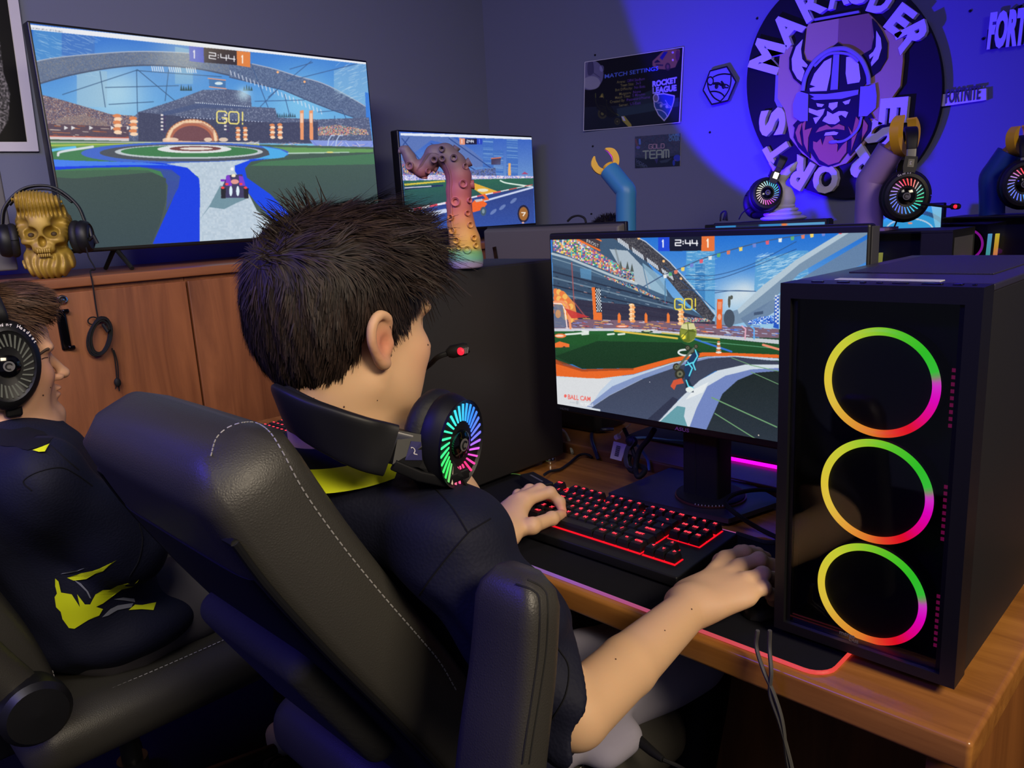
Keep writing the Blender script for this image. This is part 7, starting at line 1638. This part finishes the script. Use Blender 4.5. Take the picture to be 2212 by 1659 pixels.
bvy=BVHTree.FromPolygons([tuple(p_) for p_ in P],[tuple(range(6))])
q_=[]
for a_,b_ in ((888,953),(910,955),(912,994),(875,994)):
    h_=surf_hit(bvy,a_,b_)[0]; q_.append(h_-_ray(a_,b_)*.0012 if h_ is not None else OD(a_,b_,.836))
mk('badge_window',MB().prism(q_,-outv*.0006),mat('violet_window',(52,50,92),rough=.12,spec=.8),yk,False,label='glossy violet window in the yoke')
m=MB(); c_=(q_[0]+q_[1]+q_[2]+q_[3])/4-_ray(893,970)*.001; textmesh(m,'2',c_-np.array([0,0,.004]),yv,up_/np.linalg.norm(up_),-_ray(893,970),.009,.0002,center=True); mk('badge_mark',m,M_white,yk,False)
ribbon(mb:=MB(),[OD(850,1004,.829),OD(905,1028,.842),OD(960,1040,.86),OD(1010,1020,.875)],(.1,-.1,1),.012,.006); mk('lower_rim',mb,M_cup,t)
mk('microphone_arm',MB().tube(spline([cL+np.array([.02,.03,.03]),OD(870,830,1.12),OD(925,790,1.03),OD(945,772,1.0),OD(970,762,1.0)],8),.0034,8),M_rub,t)
mk('microphone',MB().tube([OD(966,764,1.0),OD(975,760,1.0),OD(1004,754,1.0),OD(1012,751,1.0)],[.005,.0085,.0085,.006],14),M_rub,t)
mk('microphone_light',MB().ell(OD(995,759,.991),(.006,.0035,.0050)),mat('red_light',(90,0,10),emit=(255,36,60),es=1.2),t)
m=MB()
for k in range(3): m.tube([OD(1003+k*4,752-k,.992),OD(1001+k*4,765-k,.992)],.0012,5)
mk('microphone_grille',m,M_grey,t)
mk('cord',MB().tube(spline([OD(997,1030,.872),OD(1010,1055,.88),OD(1018,1078,.90),OD(1028,1092,.93),OD(1030,1120,.97)],6),.0024,6),M_rub,t)
print('done boy1')
# =================================================== chairs
M_lea=mat('black_leather',(52,50,46),rough=.46,spec=.5,bump=('v',330,.28,.0012)); M_lea2=mat('back_fabric',(13,13,16),rough=.7,spec=.25,bump=('n',300,.3,.001)); M_sti=mat('grey_thread',(160,158,156),rough=.7); M_dst=mat('dark_thread',(9,9,10),rough=.8); M_cpl=mat('chair_plastic',(18,18,20),rough=.4,spec=.5)
M_rib=mat('ribbed_fabric',(26,26,26),rough=.8,bump=('n',160,.5,.002))
def dashes(mb,P,l=.0055,g=.0035,r=.0008):
    P=np.array(P); d=np.r_[0,np.cumsum(np.linalg.norm(np.diff(P,axis=0),axis=1))]; s_=0
    def at(q): return np.array([np.interp(q,d,P[:,k]) for k in range(3)])
    while s_+l<d[-1]: mb.tube([at(s_),at(s_+l/2),at(s_+l)],r,4); s_+=l+g
def exec_chair(lab,cx,cy,sz,bw0,bw1,prof,seatx=None,arms=(1,),seaty=(0,.48)):
    """cx centre, cy rear of the seat, sz seat top, prof = backrest centre line (y,z,thickness)"""
    t=thing('executive_chair',lab,'chair',(cx,cy+.24,0),'black leather executive chairs')
    n=len(prof); q=np.array([(0,a,b) for a,b,_ in prof],float); sp=spline(q,5); th=np.interp(np.linspace(0,1,len(sp)),np.linspace(0,1,n),[p[2] for p in prof]); k=np.linspace(0,1,len(sp)); w=bw0+(bw1-bw0)*np.clip(k*2.2,0,1); w=w-(.06*np.clip(1-k*14,0,1)**2); th=th*(1-.45*np.clip(1-k*22,0,1)**2)
    P=sp+np.array([cx,0,0]); m=MB(); ribbon(m,P,(1,0,0),w,th,ex=(.22,.34))
    back=mk('backrest',m,M_lea,t,flatang=70)
    VB=np.vstack(m.V); bb=BVHTree.FromPolygons([tuple(v) for v in VB],m.F)
    T=np.gradient(P,axis=0); T/=np.linalg.norm(T,axis=1)[:,None]; N=np.cross((1,0,0),T); N=np.where((N[:,1:2]>0),-N,N)   # rearward
    i0=int(len(P)*.22); S=P[i0:]+N[i0:]*(th[i0:,None]*.42); m=MB(); ribbon(m,S,(1,0,0),w[i0:]*.90,.022); mk('back_shell',m,M_lea2,t,flatang=70)
    # lumbar cover bulging at the rear
    j=int(len(P)*.55); m=MB(); R=frame(N[j],(1,0,0)); m.rbox(P[j]+N[j]*(th[j]*.44+.018),(w[j]*.62,.22,.05),.024,R); mk('lumbar_cover',m,M_rib,t)
    m=MB()
    for sx in (-1,1):
        m.tube([p+np.array([sx*w_*.485,0,0])+n_*(h_*.44) for p,n_,h_,w_ in zip(P[3:],N[3:],th[3:],w[3:])],.0042,8)
    m.tube([P[3]+np.array([sx*w[3]*.485,0,0])+N[3]*(th[3]*.44) for sx in np.linspace(-1,1,8)],.0042,8)
    mk('piping',m,M_cpl,t)
    sxw=seatx or .56; c=np.array([cx,cy+(seaty[0]+seaty[1])/2,sz-.055])
    def bulge(Q): Q=Q.copy(); k=np.clip((Q[:,1]-.12)/.14,0,1); Q[:,2]-=k*k*.03; Q[:,2]+=np.where(Q[:,2]>0,.010*np.cos(Q[:,0]*8)*np.cos(Q[:,1]*5),0); Q[:,0]*=1-.10*k*k; return Q
    seat=mk('seat',MB().rbox(c,(sxw,seaty[1]-seaty[0],.11),.05,None,fn=bulge,seg=5),M_lea,t,flatang=70)
    m=MB(); e=[]
    for sx in (-1,1):
        L=[c+np.array([sx*(sxw/2-.045)*(1-.10*max(0,(y-.12)/.14)**2),y,.0555-.0+ .010*math.cos(sx*(sxw/2)*8)*math.cos(y*5)-(max(0,(y-.12)/.14)**2)*.03]) for y in np.linspace(-.2,.2,22)]; dashes(m,L)
    mk('seam',m,M_sti,seat)
    mk('seat_pan',MB().rbox((cx,cy+.24,sz-.125),(.34,.34,.035),.012),M_cpl,t); mk('tilt_box',MB().rbox((cx,cy+.22,sz-.17),(.14,.20,.06),.012),M_cpl,t)
    mk('gas_column',MB().lathe([(.030,.10),(.030,.24),(.020,.24),(.020,sz-.19)],(cx,cy+.22,0),None,20),M_cpl,t)
    mk('back_bracket',MB().rbox((cx,P[-1][1]-.03,sz-.06),(.09,.05,.20),.01),M_cpl,t)
    for k_ in range(5):
        a=2*math.pi*k_/5+.35; d=np.array([math.cos(a),math.sin(a),0]); c0=np.array([cx,cy+.22,0]); l=mk('base_leg',MB().tube([c0+d*.02+(0,0,.115),c0+d*.16+(0,0,.10),c0+d*.31+(0,0,.075)],[.030,.025,.017],10,flat=.7),M_cpl,t)
        m=MB(); s_=np.cross(d,(0,0,1)); 
        for sg in (-1,1): m.lathe([(0,-.009),(.024,-.009),(.026,0),(.024,.009),(0,.009)],c0+d*.31+s_*.014*sg+(0,0,.026),frame(s_),18)
        mk('caster',m,M_rub,l)
    return t,bb,seat
prof1=[(.312,1.098,.115),(.362,.985,.118),(.425,.870,.115),(.505,.735,.110),(.565,.62,.10),(.60,.52,.09)]
ch1,bb1,seat1=exec_chair('tall black leather chair of the boy in front, seen from behind',-.872,.50,.535,.372,.43,prof1,.56)
m=MB(); P=on_surface(bb1,[(455,985),(468,945),(500,920),(545,912),(580,930),(610,975),(650,1050),(700,1125),(760,1205),(830,1290),(900,1370),(950,1430),(985,1490)],.0012,8)
if len(P)>4: dashes(m,P,.0052,.0032,.0008); mk('white_stitching',m,M_sti,ch1,label='pale grey stitching along the side bolster')
# raised arm pads
def raised_arm(t,px_top,X,w,dth,ztop,zbot,ytop,ybot,name='armrest'):
    pth=spline([(X,ytop,ztop),(X,ytop*.8+ybot*.2,ztop*.75+zbot*.25),(X,(ytop+ybot)/2,(ztop+zbot)/2),(X,ybot,zbot)],6)
    n=len(pth); k=np.linspace(0,1,n); ww=w*(1+.20*k)-w*.45*np.clip(1-k*9,0,1)**2; tt=dth*(1-.5*np.clip(1-k*10,0,1)**2)
    m=MB(); ribbon(m,pth,(1,0,0),ww,tt); a=mk(name,m,M_lea,t,flatang=70)
    return a,pth,ww,tt,m
a1,pth,ww,tt,ma=raised_arm(ch1,None,-.490,.080,.052,.972,.60,.480,.402)
VA=np.vstack(ma.V); ba=BVHTree.FromPolygons([tuple(v) for v in VA],ma.F)
for ln in ([(1115,1262),(1150,1275),(1165,1300),(1163,1400),(1150,1500),(1135,1600),(1128,1650)],[(1140,1252),(1172,1270),(1183,1300),(1180,1400),(1166,1500),(1150,1600),(1143,1650)]):
    P=on_surface(ba,ln,.0002)
    if len(P)>4: mk('seam',MB().tube(P,.0011,5),M_dst,a1)
mk('arm_bracket',MB().tube([(-.512,.42,.62),(-.56,.50,.55),(-.62,.56,.46)],[.022,.022,.02],10),M_cpl,ch1)
prof2=[(.03,1.085,.115),(.07,.97,.118),(.115,.86,.115),(.165,.74,.11),(.205,.64,.10),(.235,.52,.09)]
ch2,bb2,seat2=exec_chair('black leather chair of the boy on the left, cut by the picture edge',-1.60,.19,.545,.42,.46,prof2,.56)
m=MB(); P=on_surface(bb2,[(0,1262),(30,1290),(60,1325),(85,1370),(105,1420),(120,1475),(126,1500)],.0012,6)
if len(P)>4: dashes(m,P,.006,.004,.0009); mk('white_stitching',m,M_sti,ch2)
pv=OX(75,1535,-1.285); mk('arm_pivot',MB().lathe([(0,-.04),(.046,-.04),(.050,-.01),(.050,.012),(.042,.022),(0,.024)],pv,frame((1,0,0)),32),M_cpl,ch2)
mk('armrest',MB().tube(spline([pv+(-.035,-.01,.02),pv+(-.035,-.05,.10),pv+(-.035,-.10,.22),pv+(-.035,-.12,.34)],6),[.034]*19,14),M_lea,ch2)
# usb plug with cord on the seat
up_=thing('usb_plug','black cord with plug lying on the seat beside the boy in front','cable',OZ(1380,1612,.545))
a_,b_,c_,d_=[OZ(*q,.552) for q in ((1322,1565),(1375,1600),(1410,1630),(1432,1645))]
m=MB(); R=frame((0,0,1),a_-b_); m.rbox((a_+b_)/2+(0,0,.004),(np.linalg.norm(a_-b_),.020,.012),.003,R); mk('plug_body',m,M_gloss,up_)
m=MB(); m.tube([b_+(0,0,.004),c_+(0,0,.004),d_+(0,0,.003)],[.008,.0065,.0045],10); mk('strain_relief',m,M_rub,up_); m=MB(); m.rbox((a_+b_)/2+(0,0,.0105),(.022,.010,.001),.0004,R); mk('plate',m,M_met,up_)
mk('cord',MB().tube(spline([d_+(0,0,.003),OZ(1470,1658,.548),OZ(1520,1690,.546)],6),.003,8),M_rub,up_)
# =================================================== boy on the left
b2=thing('person','boy in profile at the left edge wearing a headset and navy jersey with yellow flash','person',(-1.56,.34,0))
H2=OD(-18,790,1.60); R2=rotm('Z',3)@rotm('X',-3); h2=lambda x,y,z:H2+R2@np.array([x,y,z])
s=SDF(); head_sdf(s,H2,R2,1.0)
NB2=h2(0,-.030,-.150); SR2=OD(92,1040,1.47); E2=OD(285,1185,1.54); SL2=NB2+np.array([-.165,0,-.07]); EL3=np.array([-1.76,.42,.77])
W2=np.array([-1.655,.70,.795]); W3=np.array([-1.86,.70,.79])
s.chain([h2(0,-.02,-.06),h2(0,-.012,-.11),NB2],[.054,.052,.060],.03)
s.cone(NB2-(0,0,.02),SR2,.058,.046,.05); s.cone(NB2-(0,0,.02),SL2,.058,.046,.05); s.ell((-1.56,.31,.86),(.15,.10,.15),k=.05); s.ell((-1.56,.36,.68),(.14,.10,.15),k=.05)
s.chain([SR2,E2],[.045,.037],.02); s.chain([E2,W2],[.037,.026],.02); s.chain([SL2,EL3],[.045,.037],.02); s.chain([EL3,W3],[.037,.026],.02)
for Wq,sd_ in ((W2,1),(W3,-1)):
    mc=[Wq+np.array([-sd_*(.026-.018*i),.080,.012-.003*i]) for i in range(4)]; fg2=[[q+(0,.034,-.004),q+(0,.052,-.018),q+(0,.056,-.028)] for q in mc]; th2=[Wq+np.array([-sd_*.022,.025,-.004]),Wq+np.array([-sd_*.045,.055,-.008]),Wq+np.array([-sd_*.048,.078,-.016])]; hand_px(s,Wq,mc,fg2,th2)
V2,F2=s.mesh(.0027); body2=rawmesh('body',V2,F2,M_skin,b2,cols=skincol(V2,(200,154,122),[(h2(.04,.07,-.02),.03,(206,130,106),.4),(h2(0,.095,-.055),.014,(196,110,100),.6)]))
eyes(H2,R2,1.0,b2,(0.05,1,0))
bv2=bvh_of(V2,F2); m=MB(); P=on_surface(bv2,[(84,766),(92,760),(100,755),(107,753)],.0008,5); P=P[np.abs(np.linalg.norm(P-CW,axis=1)-np.median(np.linalg.norm(P-CW,axis=1)))<.02]
if len(P)>2: m.tube(P,[.0012]+[.0024]*(len(P)-2)+[.0010],6)
mk('eyebrow',m,mat('brow_brown',(60,42,32),rough=.8),b2)
m=MB(); P=on_surface(bv2,[(90,776),(96,773),(103,772)],.0006,5); P=P[np.abs(np.linalg.norm(P-CW,axis=1)-np.median(np.linalg.norm(P-CW,axis=1)))<.02]
if len(P)>2: m.tube(P,.0010,5); mk('eyelashes',m,MATS['mole_brown'],b2)
m=MB()
for x,y,r_ in ((93,854,.0016),(109,837,.0012)):
    p,n=surf_hit(bv2,x,y)
    if p is not None: m.ell(p,(r_,)*3,seg=8)
if m.n: mk('mole',m,MATS['mole_brown'],b2)
# jersey
s=SDF(); s.ell(NB2-(0,.0,.03),(.085,.075,.045),k=.03); s.cone(NB2-(0,0,.03),SR2,.060,.060,.05); s.cone(NB2-(0,0,.03),SL2,.060,.060,.05)
s.ell((-1.555,.305,.86),(.175,.118,.16),k=.05); s.ell((-1.55,.35,.70),(.170,.130,.15),k=.05); s.ell((-1.55,.40,.60),(.19,.17,.075),k=.05); s.chain([SR2,E2-(0,0,0)],[.064,.060],.03); s.chain([SL2,EL3],[.066,.060],.03)
s.ell(h2(0,-.012,-.115),(.062,.060,.08),k=.012,op='s'); s.ell(h2(0,.055,-.135),(.06,.06,.035),k=.012,op='s')
Vs,Fs=s.mesh(.004,disp=cloth_wr(.006,8,24)); rawmesh('jersey',Vs,Fs,M_shirt,b2); bj=bvh_of(Vs,Fs)
Zp=ZT(2.518,0,1000); m=MB()
for q in ([(365,625),(440,600),(540,575),(635,528),(560,590),(470,632),(400,640)],[(300,628),(318,645),(332,705),(390,715),(435,785),(420,715),(462,770),(490,770),(520,715),(560,692),(600,690),(640,668),(700,655),(730,672),(660,690),(600,735),(560,765),(522,783),(560,795),(540,830),(480,855),(440,880),(405,902),(375,898),(340,850),(330,810),(305,785),(297,730),(310,710),(300,670)],[(700,800),(735,770),(850,757),(835,800),(770,795)],[(730,660),(755,635),(745,665)]):
    patch(m,bj,Zp(q),.0020)
if m.n: mk('yellow_flash',m,M_yell,b2,False,label='acid-yellow jagged print on the jersey side')
m=MB()
for q in ([(555,840),(600,795),(640,775),(725,762),(715,785),(640,800),(590,830)],[(620,742),(670,732),(730,738),(735,757),(680,748)],[(330,605),(420,590),(515,552),(430,580),(340,600)],[(400,635),(440,655),(480,700),(497,738),(488,735),(470,700),(430,662)]):
    m=MB(); patch(m,bj,Zp(q),.0020,step=4)
    if m.n: mk('grey_flash',m,M_jgrey,b2,False,label='pale grey jagged print on the jersey side')
m=MB()
for ln in ([(100,955),(140,990),(170,1015)],[(68,1060),(50,1040),(80,1020),(130,1010),(165,1025),(200,1050)],[(300,1130),(308,1165),(300,1210),(280,1245)]):
    P=on_surface(bj,ln,.0004)
    if len(P)>3: mk('seam',MB().tube(P,.0012,5),M_jblack,b2)
cc=h2(0,-.016,-.112); Rc=rotm('X',10); p0=ring_path(cc,Rc,.064,.062); p1=ring_path(cc+(0,0,-.024),Rc,.074,.074); p2=ring_path(cc+(0,0,-.030),Rc,.088,.086); m=MB(); skin_between(m,p0,p1); mk('collar',m,M_jblack,b2); 
m=MB(); patch(m,bj,[(70,972),(92,964),(107,958),(97,975),(84,976)],.006)
if m.n: mk('collar_trim',m,M_yell,b2,False,label='yellow trim under the collar')
m=MB(); patch(m,bj,[(0,925),(60,922),(95,932),(116,945),(100,962),(60,972),(0,962)],.003)
if m.n: mk('collar_flap',m,M_jblack,b2)
s=SDF(); s.cone((-1.49,.42,.59),(-1.47,.82,.60),.095,.075,.03); s.cone((-1.64,.42,.59),(-1.68,.82,.60),.095,.075,.03); s.ell((-1.56,.40,.585),(.18,.14,.08),k=.04); s.box((-1.56,.55,.44),(.4,.6,.075),0,k=.01,op='s')
V,F=s.mesh(.006,disp=cloth_wr(.005,9,30)); rawmesh('shorts',V,F,mat('dark_shorts',(74,70,74),rough=.85),b2)
for K in (np.array([-1.47,.82,.60]),np.array([-1.68,.82,.60])):
    mk('lower_leg',MB().tube(spline([K,K+(0,.05,-.06),K+(0,.03,-.24),K+(0,-.02,-.46)],5),[.05,.05,.052,.054,.055,.055,.052,.05,.048,.045,.042,.04,.038,.036,.034,.034],14),M_skin,b2); mk('shoe',MB().rbox(K+np.array([0,.05,-.5575]),(.085,.26,.075),.03),M_white,b2)
# hair
s=SDF(); s.ell((0,-.016,.044),(.0785,.099,.091)); s.ell((0,-.055,.0),(.064,.055,.06),k=.02); s.ell((.0,.045,.105),(.060,.062,.034),k=.02); s.ell((0,.068,.088),(.050,.026,.024),k=.015)
s.box((0,.120,-.050),(.15,.078,.105),0,rotm('X',-14),k=.004,op='s')
for x in (-1,1): s.ell((x*.085,-.010,-.020),(.030,.030,.042),k=.008,op='s')
s.xf(R2,H2,0,1.0); V,F=s.mesh(.004,disp=lambda X:.0018*np.sin(X[:,0]*160+X[:,2]*90)*np.sin(X[:,1]*60)); rawmesh('hair_base',V,F,mat('hair_brown_base',(44,30,22),rough=.6),b2)
def strand_cover(V,F,H,R,sc,n,seed,par,basecol,lenf,dirf,liftf,width,keepf=None,curl=.0,grav=.3):
    r=np.random.default_rng(seed); tri=F[r.integers(0,len(F),n)]; w=r.dirichlet(np.ones(4),len(tri)); Pw=(V[tri]*w[:,:,None]).sum(1)
    nn=np.cross(V[tri[:,1]]-V[tri[:,0]],V[tri[:,2]]-V[tri[:,0]]); nn/=np.linalg.norm(nn,axis=1)[:,None]+1e-9; L=((Pw-H)/sc)@R; N=nn@R; f=((L-np.array([0,-.017,.03]))*N).sum(1)<0; N[f]*=-1
    k=N[:,2]>-.6
    if keepf is not None: k&=keepf(L,N)
    L=L[k];N=N[k]; D=dirf(L); D=D-N*(D*N).sum(1)[:,None]; D/=np.linalg.norm(D,axis=1)[:,None]+1e-9; D=D+N*liftf(L)[:,None]; ln=lenf(L)*r.uniform(.6,1.3,len(L))
    C=lin(basecol)*(.4+1.1*r.random((len(L),1))**1.5)
    return strands('hair',H+sc*(L@R.T),N@R.T,D@R.T,ln,par,C,width,1.0,seed,6,grav=grav,clump=np.zeros((len(L),3))+ (r.normal(0,curl,(len(L),3)) if curl else 0),mat_=M_hair)
def dir2(L):
    x,y,z=L.T; top=np.clip((z-.055)/.03,0,1)[:,None]; dn=np.stack([0*x,.45+0*y,-1+0*z],1); fw=np.stack([.2*np.sin(y*60),1+0*y,-.15-.6*np.clip((y-.06)/.03,0,1)],1); return dn*(1-top)+fw*top+np.stack([np.sin(y*150+z*60),np.sin(x*120),np.sin(x*90+y*130)],1)*.2
strand_cover(V,F,H2,R2,1.0,12000,31,b2,(84,60,44),lambda L:.026+.010*np.clip((L[:,2]-.06)/.03,0,1)-.010*np.clip((L[:,1]-.05)/.03,0,1),dir2,lambda L:.10+0*L[:,0],.0008,lambda L,N:~((L[:,1]>.072)&(L[:,2]<.055)))
# his headset
t=thing('headset','black headset worn by the boy on the left, pale lettering on the ear cup','headset',H2,None)
n2=nrm(R2@np.array([1,-.05,.02])); c2=OD(10,789,1.52); ear_cup(t,c2,n2,R2@np.array([0,.10,1]),.050,[(-180,(110,108,96)),(180,(110,108,96))],.55,28,.026,text='Gaming Headset',oval=1.45)
n3=-n2; ear_cup(t,h2(-.095,-.005,-.005),n3,R2[:,2],.046,PAL_DIM,.3,8,.026,lights=False)
sp0=c2+R2@np.array([-.004,-.004,.062]); sp1=h2(-.098,-.008,.06)
bp=spline([sp0,h2(.098,-.012,.095),h2(.06,-.016,.140),h2(0,-.018,.158),h2(-.06,-.016,.140),h2(-.098,-.012,.095),sp1],6); ribbon(mb:=MB(),bp,R2[:,1],.036,.013); mk('headband',mb,M_band,t)
ribbon(mb:=MB(),[sp0+(0,0,.012),sp0-(0,0,.004),sp0-(0,0,.02)],R2[:,1],.022,.004); mk('steel_slider',mb,M_met,t)
yoke(t,sp0-(0,0,.008)+n2*.006,c2+R2@np.array([.012,0,.030]),.032,.026,n2)
mk('lower_clip',MB().rbox(c2+R2@np.array([-.002,.004,-.062]),(.016,.026,.05),.005,R2),M_cup,t)
# =================================================== person behind the far monitor
b3=thing('person','person hidden behind the grey-backed monitor, only dark curly hair showing','person',(OY(1312,480,2.42)[0],2.5,0))
h3c=OY(1312,478,2.42); H3=np.array([h3c[0],2.42,h3c[2]-.117]); R3=rotm('Z',180)
s=SDF(); head_sdf(s,H3,R3,1.0); NB3=H3+np.array([0,.03,-.15]); s.chain([H3+np.array([0,.02,-.06]),NB3],[.054,.062],.03)
s.cone(NB3,NB3+(.165,0,-.06),.055,.045,.04); s.cone(NB3,NB3+(-.165,0,-.06),.055,.045,.04); s.ell(NB3+(0,.01,-.18),(.14,.10,.16),k=.05); s.ell(NB3+(0,.0,-.38),(.13,.10,.15),k=.05)
V,F=s.mesh(.0045); rawmesh('body',V,F,M_skin,b3,cols=skincol(V,(150,110,86)))
s=SDF(); s.cone(NB3-(0,0,.02),NB3+(.165,0,-.06),.060,.06,.05); s.cone(NB3-(0,0,.02),NB3+(-.165,0,-.06),.060,.06,.05); s.ell(NB3+(0,.01,-.18),(.165,.118,.17),k=.05); s.ell(NB3+(0,0,-.40),(.16,.12,.16),k=.05)
for sx in (-1,1): s.chain([NB3+(sx*.165,0,-.06),NB3+(sx*.19,-.03,-.28)],[.062,.055],.03)
s.ell(H3+(0,.02,-.11),(.06,.06,.07),k=.01,op='s'); V,F=s.mesh(.006,disp=cloth_wr(.005,12,24)); rawmesh('shirt',V,F,mat('dark_shirt',(20,20,24),rough=.8),b3)
s=SDF(); s.ell((0,-.016,.046),(.082,.102,.094)); s.ell((0,-.055,.0),(.066,.058,.06),k=.02); s.box((0,.120,-.04),(.15,.075,.095),0,rotm('X',-8),k=.004,op='s'); s.box((0,0,-.12),(.15,.15,.045),0,k=.004,op='s')
s.xf(R3,H3,0,1.0); V,F=s.mesh(.006); rawmesh('hair_base',V,F,mat('hair_black',(10,8,8),rough=.7),b3)
strand_cover(V,F,H3,R3,1.0,6000,41,b3,(26,20,18),lambda L:.016+0*L[:,0],lambda L:np.stack([np.sin(L[:,1]*300),np.sin(L[:,0]*300),np.cos(L[:,0]*200)],1),lambda L:.8+0*L[:,0],.0009,None,.8,0)
st=thing('stool','dark swivel stool under the person behind the grey-backed monitor','stool',(H3[0],2.50,0)); mk('seat',MB().rbox((H3[0],2.50,.46),(.38,.34,.07),.03),M_lea2,st); mk('column',MB().lathe([(.16,0),(.16,.02),(.03,.05),(.025,.43)],(H3[0],2.50,0),None,20),M_cpl,st)
s=SDF(); zc=.57
for sx in (-1,1): s.cone((H3[0]+sx*.08,2.50,zc),(H3[0]+sx*.09,2.30,zc),.075,.06,.02)
s.ell((H3[0],2.50,zc),(.16,.11,.08),k=.03); V,F=s.mesh(.008); rawmesh('trousers',V,F,mat('dark_trousers',(24,24,32),rough=.9),b3)
for sx in (-1,1): mk('lower_leg',MB().tube([(H3[0]+sx*.09,2.30,zc),(H3[0]+sx*.09,2.28,.30),(H3[0]+sx*.09,2.32,.06)],[.06,.055,.045],12),MATS['dark_trousers'],b3); mk('shoe',MB().rbox((H3[0]+sx*.09,2.28,.0375),(.085,.26,.075),.03),M_rub,b3)
